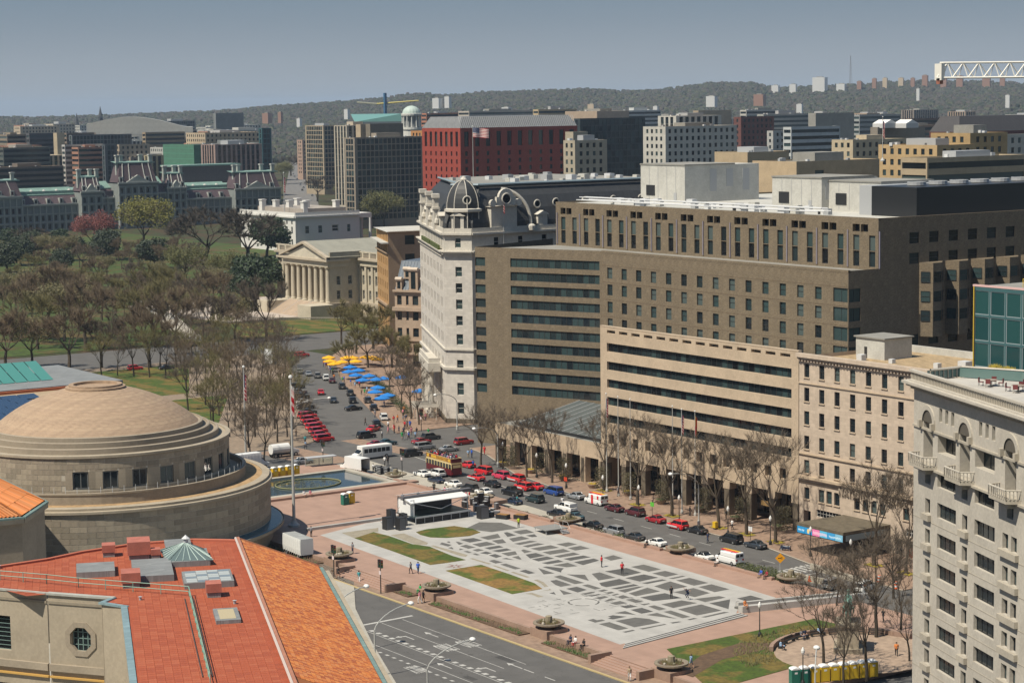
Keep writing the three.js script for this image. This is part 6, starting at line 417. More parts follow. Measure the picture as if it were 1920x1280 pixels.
// ---------- landmark hotel with corner dome ----------
{seed(21);const b=thing('domed_corner_hotel','ornate white stone hotel with slate corner dome and dark mansard roof','building',[-440,0,-290]);const O=[-440,0,-290];
const a=[-438.4,-280.4],c=[-432.5,-284.7],e=[-432.5,-350],th=Math.atan2(25.6,51.6),f=[a[0]-Math.cos(th)*60,a[1]-Math.sin(th)*60];
const rows=[[38.0,2.4],[34.0,2.4],[30.0,2.4],[26.0,2.4],[21.4,2.6],[15,2.7],[9.2,3],[4.4,2.8]];
const fo=[];for(const[v,h]of rows)for(let i=0;i<14;i++)fo.push({u:3+(i>>1)*8+(i%2)*2.8,v:v-h / 2-.6,w:1.4,h,d:.4,gl:pick([0,1,2])});
const W1=wall(b,f,a,0,42.4,fo,bm.will,{frame:frameBrown});
const co=rows.map(([v,h])=>({u:2.9,v:v-h / 2-.6,w:1.7,h,d:.4,gl:pick([0,1,2])}));const W2=wall(b,a,c,0,42.4,co,bm.will,{frame:frameWhite});
const eo=[];for(const[v,h]of rows)for(let i=0;i<10;i++)eo.push({u:9+i*5.4,v:v-h / 2-.6,w:1.5,h,d:.4,gl:1});wall(b,c,e,0,42.4,eo,bm.will,{merged:true});wall(b,e,[f[0],e[1]],0,46,[],bm.will);wall(b,[f[0],e[1]],f,0,46,[],bm.will);
const faces=[[f,a],[a,c],[c,e]];for(const[A,B]of faces){ledge(b,'cornice',A,B,42.2,42.5,1.1,bm.willSmooth,.3);ledge(b,'cornice',A,B,41.6,42.2,.6,bm.willSmooth,.2);ledge(b,'string_course',A,B,18.1,18.5,.35,bm.willSmooth,.1);ledge(b,'string_course',A,B,13.3,13.9,.6,bm.willSmooth,.2);ledge(b,'attic_cornice',A,B,46.4,46.9,.8,bm.willSmooth,.2);ledge(b,'roof_balustrade',A,B,46.9,48.0,.2,bm.willSmooth);ledge(b,'plinth',A,B,0,1.2,.3,bm.pier);}
for(let i=0;i<60;i++){const q=W1.pt(.5+i*.96,41,-.25);mesh('bracket',new G(O).cbox(q[0],q[2],.4,.6,41,41.6,th),bm.willSmooth,b);}
 
const at=grid(2,14,4,1.4,.9,1,4,2.2,{d:.3,gl:1});wall(b,f,a,42.5,46.4,at,bm.willSmooth,{frame:frameWhite});wall(b,a,c,42.5,46.4,[{u:2.9,v:.8,w:1.5,h:2.3,d:.3,gl:2}],bm.willSmooth,{frame:frameWhite});wall(b,c,e,42.5,46.4,grid(6.5,8,7.2,1.5,.8,1,4,2.3,{d:.3,gl:0}),bm.willSmooth,{frame:frameWhite});
for(const[A,B]of[[f,a]]){const L=60;for(const s of[[14,34],[36,56]]){const q=(u,o)=>{const p=W1.pt(u,0,-o);return[p[0],p[2]];};mesh('hedge',new G(O).prism([q(s[0],.55),q(s[1],.55),q(s[1],1),q(s[0],1)],42.5,43.6),M(lin(.09,.13,.03),.95,T.soil),b);}}
 
const inner=(A,B,o)=>{const L=Math.hypot(B[0]-A[0],B[1]-A[1]),nx=-(B[1]-A[1]) / L,nz=(B[0]-A[0]) / L;return[[A[0]-nx*o,A[1]-nz*o],[B[0]-nx*o,B[1]-nz*o]];};
for(const[A,B]of faces){const g=new G(O),pf=[[.6,46.9],[.8,49.2],[1.8,52.4],[3.6,55.4],[6,57.6],[6,58.4]];for(let k=0;k<5;k++){const[p,q]=inner(A,B,pf[k][0]),[r,s]=inner(A,B,pf[k+1][0]);g.quad([p[0],pf[k][1],p[1]],[q[0],pf[k][1],q[1]],[s[0],pf[k+1][1],s[1]],[r[0],pf[k+1][1],r[1]]);}mesh('mansard_roof',g,bm.slate,b);const[p,q]=inner(A,B,5.4);mesh('roof_curb',new G(O).tube([p[0],58.3,p[1]],[q[0],58.3,q[1]],.35,.35,5),M(lin(.2,.26,.3),.6),b);}
mesh('roof_deck',new G(O).poly([inner(f,a,6)[0],inner(f,a,6)[1],inner(c,e,6)[0],inner(c,e,6)[1],[f[0],e[1]]],58.2),bm.roofGrey,b);seed(4);for(let i=0;i<30;i++){const x=rr(-478,-442),z=rr(-344,-304),s=rr(.5,1.8);boxPart(b,'roof_unit',x,x+s*1.6,58.2,58.2+s*.8,z,z+s,pick([bm.metal,bm.metalLight,bm.roofWhite]));}
 
const m0=[(a[0]+c[0]) / 2-2.2,(a[1]+c[1]) / 2-3.4];mesh('dome_drum',new G(O).lathe(m0[0],m0[1],[[4.3,46.9],[4.3,52]],8,.4,6.683),bm.slate,b);mesh('dome_ring',new G(O).lathe(m0[0],m0[1],[[4.3,51.8],[4.9,52],[4.9,52.6],[4.3,52.8]],8,.4,6.683),bm.willSmooth,b);
const dp=[];for(let k=0;k<=8;k++){const t=k / 8*1.5;dp.push([4.25*Math.cos(t),52.7+6.9*Math.sin(t)]);}mesh('dome',new G(O).lathe(m0[0],m0[1],dp,8,.4,6.683),bm.slate,b);
for(let i=0;i<8;i++){const g=new G(O),s=.4+i*Math.PI / 4;for(let k=0;k<8;k++)g.tube([m0[0]+dp[k][0]*Math.sin(s),dp[k][1],m0[1]+dp[k][0]*Math.cos(s)],[m0[0]+dp[k+1][0]*Math.sin(s),dp[k+1][1],m0[1]+dp[k+1][0]*Math.cos(s)],.13,.13,5);g.tube([m0[0]+4.3*Math.sin(s),46.9,m0[1]+4.3*Math.cos(s)],[m0[0]+4.3*Math.sin(s),52,m0[1]+4.3*Math.cos(s)],.13,.13,5);mesh('dome_rib',g,bm.willSmooth,b);}
mesh('finial',new G(O).lathe(m0[0],m0[1],[[.7,59.4],[.9,59.7],[.5,60.2],[0,60.6]],8),bm.willSmooth,b);
const round=(x,y,z,yaw,r)=>{const t=new THREE.TorusGeometry(r,.2,6,18),q=mesh('oculus_frame',t,bm.willSmooth,b);q.position.set(x-O[0],y,z-O[2]);q.rotation.y=yaw;const d2=mesh('oculus_pane',new THREE.CircleGeometry(r,18),GL[0],b);d2.position.set(x-O[0]+Math.sin(yaw)*.03,y,z-O[2]+Math.cos(yaw)*.03);d2.rotation.y=yaw;};
{const s=1.19;round(m0[0]+Math.sin(s)*4.0,54.8,m0[1]+Math.cos(s)*4.0,s,.95);}for(const[z,y]of[[-305.3,53.2],[-311,53.4],[-320,53.4],[-329,53.4],[-338,53.4]])round(-433.9,y,z,Math.PI / 2,.9);
 
const dormer=(A,B,u,w,y0,y1,gab)=>{const L=Math.hypot(B[0]-A[0],B[1]-A[1]),dx=(B[0]-A[0]) / L,dz=(B[1]-A[1]) / L,nx=-dz,nz=dx,P=(q,o)=>[A[0]+dx*q-nx*o,A[1]+dz*q-nz*o];wall(b,P(u-w / 2,.1),P(u+w / 2,.1),y0,y1,[{u:w / 2-w*.22,v:.4,w:w*.44,h:(y1-y0)-1.2,d:.3,gl:0}],bm.willSmooth,{name:'dormer_front',frame:frameWhite});mesh('dormer_body',new G(O).prism([P(u-w / 2,.12),P(u+w / 2,.12),P(u+w / 2,4),P(u-w / 2,4)],y0,y1),bm.willSmooth,b);
const t=P(u,0),g=new G(O),l=P(u-w / 2-.4,-.3),r=P(u+w / 2+.4,-.3),l2=P(u-w / 2-.4,3.5),r2=P(u+w / 2+.4,3.5),m1=P(u,-.3),m2=P(u,3.5),hh=y1+(gab||w*.35);g.quad([l[0],y1,l[1]],[m1[0],hh,m1[1]],[m2[0],hh,m2[1]],[l2[0],y1,l2[1]]);g.quad([m1[0],hh,m1[1]],[r[0],y1,r[1]],[r2[0],y1,r2[1]],[m2[0],hh,m2[1]]);g.tri([l[0],y1,l[1]],[r[0],y1,r[1]],[m1[0],hh,m1[1]],[0,0],[2,0],[1,1]);mesh('dormer_gable',g,bm.willSmooth,b);};
dormer(a,c,3.65,3.2,46.9,51,1);for(const u of[8,16,24,32,41,50])dormer(f,a,u,2.6,46.9,50.6);dormer(c,e,21.3,2.8,46.9,50.6);dormer(c,e,33,2.8,46.9,50.6);
 
dormer(c,e,9.7,7.6,46.9,53,.3);mesh('gable_crest',new G(O).prism([[-432.4,-291.6],[-431.6,-291.6],[-431.6,-297.2],[-432.4,-297.2]],53.3,55.4,true),bm.willSmooth,b);round(-431.5,54.9,-294.4,Math.PI / 2,1.25);mesh('gable_crown',new G(O).tube([-432.4,55.2,-294.4],[-431.55,55.2,-294.4],2.2,2.2,16,true),bm.willSmooth,b);for(const z of[-290.6,-298.2])mesh('gable_scroll',new G(O).tube([-432.4,53.9,z],[-431.6,53.9,z],.9,.9,12,true),bm.willSmooth,b);
 
for(const u of[12,28,44]){const q=W1.pt(u,0,-.2);mesh('chimney',new G(O).cbox(q[0],q[2],3.4,1.2,46.9,52,-th).cbox(q[0],q[2],4,1.7,52,52.5,-th).cbox(q[0],q[2],2.6,1.3,52.5,54.8,-th).cbox(q[0],q[2],3.4,1.8,54.8,55.8,-th),bm.willSmooth,b);for(const s of[-1,1])mesh('urn',new G(O).lathe(q[0]+s*2.4*Math.cos(th),q[2]+s*2.4*Math.sin(th),[[.3,46.9],[.3,48],[.7,48.6],[.6,49.4],[.3,49.8],[.2,50.4],[0,50.6]],8),bm.willSmooth,b);}
{const g=new G(O);let p=[-432,48.6,-302];for(let k=1;k<=12;k++){const t=k / 12*1.5,q=[-432-3.4*(1-Math.cos(t)),48.6+8.6*Math.sin(t),-302+7.2*(1-Math.cos(t))];g.tube(p,q,.42,.42,8);p=q;}mesh('roof_rib',g,bm.willSmooth,b);mesh('rib_foot',new G(O).lathe(-432,-302,[[1.1,46.9],[1.1,48],[.7,48.4],[0,48.6]],10),bm.willSmooth,b);}
 
for(let i=0;i<6;i++){const q=W1.pt(30+i*4,0,-2.6);mesh('portico_column',new G(O).lathe(q[0],q[2],[[.85,.13],[.85,1.2],[.62,1.4],[.52,11],[.8,11.4],[.8,11.8]],12),bm.willSmooth,b);}{const q=(u,o)=>{const p=W1.pt(u,0,-o);return[p[0],p[2]];};mesh('portico_entablature',new G(O).prism([q(28,.5),q(52,.5),q(52,3.6),q(28,3.6)],11.8,14,true),bm.willSmooth,b);mesh('portico_balustrade',new G(O).prism([q(28.4,3),q(51.6,3),q(51.6,3.4),q(28.4,3.4)],14,15.2),bm.willSmooth,b);mesh('portico_balustrade',new G(O).prism([q(51.2,.6),q(51.6,.6),q(51.6,3),q(51.2,3)],14,15.2),bm.willSmooth,b);}
}
// ---------- tan hotel, ornate narrow house ----------
{seed(22);const b=thing('tan_brick_hotel','tan brick hotel with white awning roofs between the columned building and ornate house','building',[-600,0,-365]);const tan=M(lin(.42,.3,.2),.85,T.stone),warm=M(lin(.56,.33,.14),.8,T.stone);
const c=[-590.8,-356.4],th=24*Math.PI / 180,l=[c[0]-Math.cos(th)*30,c[1]-Math.sin(th)*30],r=[c[0]+6,c[1]-40];
wall(b,l,c,0,33.8,[...grid(2,6,4.7,1.8,2,3,4,2.4),...grid(2,6,4.7,1.8,14.5,5,3.9,2.3)],warm);wall(b,c,r,0,37.5,[{u:6,v:27,w:3.4,h:3,gl:0},{u:6,v:33,w:3.4,h:3,gl:0}],tan);ledge(b,'white_awning',l,c,33.6,34,2.2,bm.roofWhite,1);ledge(b,'cornice',l,c,13,13.6,.8,tan);ledge(b,'cornice',l,c,30.2,30.6,.6,tan);
wall(b,l,c,33.8,37.2,grid(2,7,4,2,.5,1,4,2.4),warm);const O=[b.position.x,0,b.position.z];mesh('white_roof',new G(O).poly([[l[0]+1,l[1]+2],[c[0]+1,c[1]+1],[c[0]+4,c[1]-16],[l[0]+4,l[1]-14]],37.4),bm.roofWhite,b);wall(b,r,[r[0]-30,r[1]-12],0,37,[],tan);wall(b,[r[0]-30,r[1]-12],l,0,37,[],tan);
const p0=[-593.6,-375.5],p1=[-588,-378],p2=[-582,-420];wall(b,p0,p1,37,48.5,grid(.6,4,1.4,.8,1.5,1,8,7),warm);wall(b,p1,p2,0,48.5,[{u:11,v:39.5,w:9,h:6,gl:1,nx:3}],tan);ledge(b,'cornice',p0,p1,48.5,49,.5,tan);mesh('roof',new G(O).poly([p0,p1,p2,[p2[0]-20,p2[1]],[-612,-384]],48.4),bm.roofGrey,b);wall(b,[-612,-384],p0,37,48.4,[],tan);}
{seed(23);const b=thing('ornate_narrow_house','narrow tan house with steep slate roof and round dormers left of the domed hotel','building',[-540,0,-340]);const O=[b.position.x,0,b.position.z],tan=M(lin(.5,.38,.29),.85,T.stone);const l=[-544.5,-330.5],r=[-531.6,-337],H2=23;
const row=(v,h)=>[.8,3.9,6.2,9.3,11.4].map((u,i)=>({u,v,w:[1.6,.9,2,.9,1.6][i],h,gl:pick([0,1]),d:.35}));wall(b,l,r,0,H2,[...row(18.7,2.8),...row(14.1,2.6),...row(9.2,2.6),...row(4.6,2.4),{u:6,v:.3,w:2.4,h:3.2,gl:4}],tan,{frame:frameBrown});wall(b,r,[r[0]+2,r[1]-25],0,H2,[],tan);wall(b,[l[0]-5,l[1]-25],l,0,H2,[],tan);
ledge(b,'balcony',l,r,17,18.1,1.3,tan,.2);ledge(b,'cornice',l,r,22.6,23.2,.8,tan,.3);ledge(b,'string_course',l,r,8,8.4,.5,tan);ledge(b,'portico_shelf',l,r,3.9,4.4,.8,tan);
const n=[-.5,-.87],up=(p,o,y)=>[p[0]+n[0]*o,y,p[1]+n[1]*o];mesh('slate_roof',new G(O).quad(up(l,.5,23.1),up(r,.5,23.1),up(r,5,31.5),up(l,5,31.5)).quad(up(l,5,31.5),up(r,5,31.5),up(r,22,31.5),up(l,22,31.5)).quad(up(r,.5,23.1),up(r,22,23.1),up(r,22,31.5),up(r,5,31.5)),M(lin(.12,.15,.19),.5,T.streak),b);for(let i=0;i<14;i++){const t=i / 13,p=[l[0]+(r[0]-l[0])*t,l[1]+(r[1]-l[1])*t];mesh('roof_seam',new G(O).tube(up(p,.45,23.2),up(p,4.95,31.6),.1,.1,4),M(lin(.3,.35,.4),.5),b);}
for(const[t,w,y,h]of[[.1,2,23,3.4],[.25,2.2,26.4,3],[.45,3,23,6.4],[.72,2.2,23,3.6],[.8,2.4,27,3.2]]){const p=[l[0]+(r[0]-l[0])*t,l[1]+(r[1]-l[1])*t],q=up(p,y>25?1.6:.2,0);mesh('dormer',new G(O).cbox(q[0]+n[0]*1.6,q[2]+n[1]*1.6,w,3.4,y,y+h,.52),tan,b);mesh('dormer_pane',new G(O).cbox(q[0]-n[0]*.12,q[2]-n[1]*.12,w*.5,.1,y+.6,y+h-.8,.52),GL[0],b);mesh('dormer_head',new G(O).tube([q[0]-Math.cos(.52)*w*.55,y+h,q[2]+Math.sin(.52)*w*.55],[q[0]+Math.cos(.52)*w*.55,y+h,q[2]-Math.sin(.52)*w*.55],.6,.6,8,true),M(lin(.55,.46,.37),.8),b);}}
// ---------- columned treasury, white mansion, grey mansard office ----------
{seed(24);const b=thing('columned_treasury_building','cream classical building with eight-column portico, pediment and wide steps','building',[-705,0,-405]);const O=[-705,0,-405],cr=M(lin(.62,.55,.44),.8,T.stone),crD=M(lin(.56,.48,.38),.8,T.stone),roofG=M(lin(.36,.35,.3),.85,T.stone);
const zw=-404,hf=5;const bays=(L,n)=>{const r=[];for(let i=0;i<n;i++)for(const[v,h]of[[6,3.4],[11.4,3.6],[16.4,1.6]])r.push({u:L / n*(i+.5)-.8,v,w:1.6,h,d:.6,gl:pick([0,1])});return r;};
for(const[x0,x1,n]of[[-755,-724,6],[-694.8,-662,7]]){wall(b,[x0,zw],[x1,zw],0,21,bays(x1-x0,n),cr,{frame:frameWhite});for(let i=0;i<=n;i++){const x=x0+(x1-x0)*i / n;boxPart(b,'pilaster',Math.max(x0+.02,x-.7),Math.min(x1-.02,x+.7),hf,18.4,zw,zw+.6,cr);}ledge(b,'entablature',[x0,zw],[x1,zw],18.5,20.6,.8,cr);ledge(b,'cornice',[x0,zw],[x1,zw],20.6,21.5,1.7,crD);ledge(b,'plinth',[x0,zw],[x1,zw],0,hf,.9,crD);const g=new G(O);for(let x=x0+.4;x<x1;x+=.8)g.box(x,x+.35,21.5,23.4,zw+.2,zw+.5);stuffPart(mesh('balusters',g,crD,b));boxPart(b,'balustrade_rail',x0,x1,23.4,23.9,zw,zw+.7,cr);for(let x=x0+2;x<x1;x+=5.2)boxPart(b,'balustrade_pier',x,x+1.2,21.5,23.95,zw-.02,zw+.72,cr);}
wall(b,[-755,-470],[-755,zw],0,21.5,[],cr);wall(b,[-662,zw],[-662,-480],0,21.5,grid(4,12,6,1.8,6,3,5,3),cr,{merged:true});wall(b,[-690.6,-391],[-690.6,zw],0,21.4,grid(3,2,5,1.6,6.4,2,5.4,3.2,{d:.5,gl:1}),cr,{frame:frameWhite});wall(b,[-724,zw],[-724,-391],hf,21.4,[],cr);wall(b,[-724,-399],[-690.7,-399],hf,18.5,grid(3,6,5,2,.5,2,6.4,4.2,{d:.4,gl:0}),crD,{frame:frameDark});
mesh('portico_floor',new G(O).box(-725,-689.6,0,hf,-399,-389.4),crD,b);
for(let i=0;i<8;i++){const x=-722.9+i*4.46;mesh('column',new G(O).lathe(x,-390.9,[[1.15,hf],[1.15,hf+.4],[.95,hf+.7],[.92,10],[.78,17.6],[.85,17.7],[1.1,18],[1.25,18.5]],16),cr,b);}
boxPart(b,'portico_entablature',-724.6,-689.9,18.5,20.6,-399,-389.9,cr);boxPart(b,'portico_cornice',-725.8,-688.8,20.6,21.4,-399,-388.8,crD);
{const g=new G(O),x0=-725.8,x1=-688.8,xm=-707.3,zf=-388.8,y0=21.4,yt=27.3,zb=-440;g.tri([x0+2.4,y0+.01,zf-1],[x1-2.4,y0+.01,zf-1],[xm,yt-1.1,zf-1],[0,0],[37,0],[18,6]);mesh('tympanum',g,M(lin(.66,.6,.5),.8,T.stone),b);const rk=(a2,c2)=>{const q=new G(O);q.quad([a2[0],a2[1],zf],[c2[0],c2[1],zf],[c2[0],c2[1]+.9,zf],[a2[0],a2[1]+.9,zf]);q.quad([a2[0],a2[1]+.9,zf],[c2[0],c2[1]+.9,zf],[c2[0],c2[1]+.9,zf-1.6],[a2[0],a2[1]+.9,zf-1.6]);q.quad([c2[0],c2[1],zf],[a2[0],a2[1],zf],[a2[0],a2[1],zf-1.1],[c2[0],c2[1],zf-1.1]);mesh('raking_cornice',q,crD,b);};rk([x0,y0],[xm,yt-.6]);rk([xm,yt-.6],[x1,y0]);mesh('portico_roof',new G(O).quad([x0,y0+.85,zf-1.6],[xm,yt+.25,zf-1.6],[xm,yt+.25,zb],[x0,y0+.85,zb]).quad([xm,yt+.25,zf-1.6],[x1,y0+.85,zf-1.6],[x1,y0+.85,zb],[xm,yt+.25,zb]),roofG,b);}
boxPart(b,'side_balustrade',-690.2,-689.2,21.4,24.1,-404,-390.6,M(lin(.4,.37,.3),.8,T.stone));
mesh('roof',new G(O).poly(R(-755,-662,-480,zw-.1),21.9),roofG,b);for(const[x,z,w,h]of[[-682,-418,5,4],[-706,-446,6,5],[-694,-456,10,5],[-672,-440,6,4]]){boxPart(b,'chimney',x,x+w,21.9,21.9+h,z,z+w*.7,M(lin(.5,.46,.36),.8,T.stone));boxPart(b,'chimney_cap',x-.4,x+w+.4,21.9+h,22.3+h,z-.4,z+w*.7+.4,bm.roofWhite);}
 
for(let i=0;i<14;i++)mesh('step',new G(O).box(-719-i*.0,-695,.4,hf-i*.33,-389.4+i*.62,-388.78+i*.62),M(lin(.6,.48,.38),.85,T.stone),b);boxPart(b,'step_cheek',-695,-685,0,hf,-389.4,-379.6,cr);boxPart(b,'step_cheek',-727,-719,0,hf-.3,-389.4,-379.6,cr);
for(let i=0;i<3;i++)mesh('handrail',new G(O).tube([-717+i*9,hf+1,-389],[-717+i*9,1.6,-380.6],.06,.06,4),bm.metal,b);
}
{const b=thing('terrace_balustrade','long stone balustrade on the lawn below the treasury steps','balustrade',[-680,0,-365]);const g=new G([-680,0,-365]);for(let i=0;i<100;i++){const t=i / 99,x=-704+t*44,z=-352-t*44;g.tube([x,.4,z],[x,1.4,z],.14,.1,5);}stuffPart(mesh('balusters',g,M(lin(.2,.18,.14),.8),b));mesh('rail',new G([-680,0,-365]).tube([-704,1.5,-352],[-660,1.5,-396],.16,.16,5),M(lin(.3,.27,.22),.8),b);}
{seed(25);const D2=1150,u=[-.8775,-.4794],c=[-1009.2,-551.2],b=thing('white_mansion','white classical mansion with roof balustrade and chimneys behind the treasury','building',[-1030,0,-560]);const wh=M(lin(.62,.61,.58),.75),O=[b.position.x,0,b.position.z];const xL=-1073,zN=-591;
const wn=[];for(let i=0;i<11;i++)for(const[v,h]of[[4,3],[10,3.8],[15,2]])wn.push({u:3+i*5.6,v,w:1.7,h,d:.4,gl:pick([0,1])});wall(b,[xL,c[1]],c,0,19,wn,wh,{frame:frameWhite});wall(b,c,[c[0],zN],0,19,[{u:6,v:10,w:2.4,h:4,gl:2},{u:14,v:10,w:2.4,h:4,gl:2},{u:22.5,v:10.5,w:4,h:3.6,gl:0,fw:.3,frame:frameWhite},{u:32,v:10,w:2,h:4,gl:2}],wh,{frame:frameWhite});wall(b,[xL,zN],[xL,c[1]],0,19,[],wh);wall(b,[c[0],zN],[xL,zN],0,19,[],wh);
for(const[A,B]of[[[xL,c[1]],c],[c,[c[0],zN]]]){ledge(b,'cornice',A,B,18.6,19.5,1.2,wh,.5);ledge(b,'balustrade',A,B,19.5,21.4,.3,wh);}
mesh('roof',new G(O).poly(R(xL,c[0],zN,c[1]),20.3),M(lin(.4,.36,.32),.9,T.stone),b);boxPart(b,'attic',xL+6,c[0]-6,20.3,23,zN+5,c[1]-8,M(lin(.45,.4,.36),.85,T.stone));for(const[x,z]of[[-1062,-560],[-1050,-562],[-1040,-565],[-1030,-570],[-1018,-562],[-1058,-580],[-1020,-583]]){boxPart(b,'chimney',x,x+3.4,20.3,26.4,z,z+2.6,wh);boxPart(b,'chimney_cap',x-.3,x+3.7,26.4,27,z-.3,z+2.9,wh);}
boxPart(b,'north_porch_roof',c[0]-14,c[0]-2,17,19.6,zN-9,zN,wh);for(const x of[-1021,-1011.5])mesh('porch_column',new G(O).lathe(x,zN-8,[[.9,0],[.8,17]],10),wh,b);}
{seed(26);const X=-1300,b=thing('grey_mansard_office','long grey stone office with purple slate mansards, teal copper roofs and chimneys','building',[X,0,-600]),O=[X,0,-600],gs=M(lin(.27,.3,.3),.85,T.stone),gsL=M(lin(.44,.46,.44),.8,T.stone),slate=M(lin(.11,.075,.085),.7,T.streak),cop=M(lin(.23,.36,.31),.6,T.streak),wht=M(lin(.45,.45,.42),.8);
const sec=[[-462,-513,23,3,0],[-513,-552,17,0,-4],[-552,-567,24.5,2,2],[-567,-577,20,0,-2],[-577,-605,29.5,6,5],[-605,-614,22,0,-2],[-614,-628,25,2,0],[-628,-663,17,0,-4],[-663,-698,22.5,4,2]];
for(const[z0,z1,h,kind,out]of sec){const x=X+out,L=z0-z1,n=Math.max(1,Math.round(L / 4.4));const ops=[];for(let i=0;i<n;i++)for(let k=0;k<Math.floor((h-2) / 5.4);k++)ops.push({u:L / n*(i+.5)-.9,v:1.6+k*5.4,w:1.8,h:3.3,d:.8});const Wn=wall(b,[x,z0],[x,z1],0,h,ops,gs,{merged:true,gl:[0,4,1,4]});for(let k=1;k*5.4<h;k++)ledge(b,'storey_band',[x,z0],[x,z1],k*5.4+.4,k*5.4+.9,.7,gsL);ledge(b,'cornice',[x,z0],[x,z1],h-.2,h+.8,1.4,gsL,.4);wall(b,[x-40,z0],[x,z0],0,h,[],gs);wall(b,[x,z1],[x-40,z1],0,h,[],gs);
const gcol=new G(O);for(let i=0;i<=n;i++)for(let k=0;k*5.4<h-3;k++)gcol.box(x,x+.8,k*5.4+1,k*5.4+5.6,z0-L / n*i-.35+(i===0?-.36:i===n?.36:0),z0-L / n*i+.35+(i===0?-.36:i===n?.36:0));stuffPart(mesh('wall_columns',gcol,gsL,b));
const mh=kind?8+kind*.9:6.5,ins=kind?4:5;const m=new G(O);m.quad([x-.6,h+.8,z0],[x-.6,h+.8,z1],[x-ins,h+mh,z1+(kind?3:0)],[x-ins,h+mh,z0-(kind?3:0)]);if(kind){m.quad([x-14,h+.8,z0],[x-.6,h+.8,z0],[x-ins,h+mh,z0-3],[x-12,h+mh,z0-3]);m.quad([x-.6,h+.8,z1],[x-14,h+.8,z1],[x-12,h+mh,z1+3],[x-ins,h+mh,z1+3]);}mesh('mansard',m,slate,b);
const cg=new G(O).quad([x-ins,h+mh,z0],[x-ins,h+mh,z1],[x-ins-8,h+mh+(kind?1:4.5),z1],[x-ins-8,h+mh+(kind?1:4.5),z0]);mesh('copper_roof',cg,cop,b);ledge(b,'copper_edge',[x-ins,z0],[x-ins,z1],h+mh-.4,h+mh+.3,.5,cop);
if(kind)for(const t of[.12,.3,.7,.88])mesh('roof_hip',new G(O).tube([x-.5,h+.9,z0-L*t],[x-ins+.1,h+mh,z0-L*(t+(.5-t)*.14)],.35,.35,5),wht,b);
for(let i=0;i<n;i++){const z=z0-L / n*(i+.5);if(i%2===0){mesh('dormer',new G(O).box(x-3.4,x-.4,h+.8,h+4.4,z-1.3,z+1.3),gsL,b);mesh('dormer_pane',new G(O).box(x-.4,x-.35,h+1.3,h+3.6,z-.7,z+.7),GL[4],b);}}
if(!kind)for(let i=0;i<n;i+=2)mesh('roof_eye',new G(O).lathe(x-ins-3,z0-L / n*(i+.5),[[1.2,h+mh],[1.3,h+mh+2.4],[.6,h+mh+3.4],[0,h+mh+3.5]],8),wht,b);
if(kind>1){const ch=[[-7,.08],[-7,.92],[-12,.25],[-12,.75]];for(const[dx,t]of ch){boxPart(b,'chimney',x+dx,x+dx+2,h+3,h+mh+4.5,z0-L*t-1.1,z0-L*t+1.1,gsL);boxPart(b,'chimney_cap',x+dx-.4,x+dx+2.4,h+mh+4.5,h+mh+5.2,z0-L*t-1.5,z0-L*t+1.5,wht);}}
if(kind>1){const zm=(z0+z1) / 2,g2=new G(O);g2.tri([x+.3,h+.8,zm+L*.3],[x+.3,h+.8,zm-L*.3],[x+.3,h+5.5,zm],[0,0],[9,0],[4,5]);g2.quad([x+.3,h+.8,zm+L*.3],[x+.3,h+5.5,zm],[x-5,h+5.5,zm],[x-5,h+.8,zm+L*.3]);g2.quad([x+.3,h+5.5,zm],[x+.3,h+.8,zm-L*.3],[x-5,h+.8,zm-L*.3],[x-5,h+5.5,zm]);mesh('pediment',g2,gsL,b);}
}
mesh('roof_core',new G(O).box(X-60,X-10,20,26,-696,-465),cop,b);mesh('rear_mansard',new G(O).box(X-60,X-44,24,38,-690,-640),slate,b);mesh('rear_copper_roof',new G(O).box(X-61,X-43,38,39,-692,-638),cop,b);}
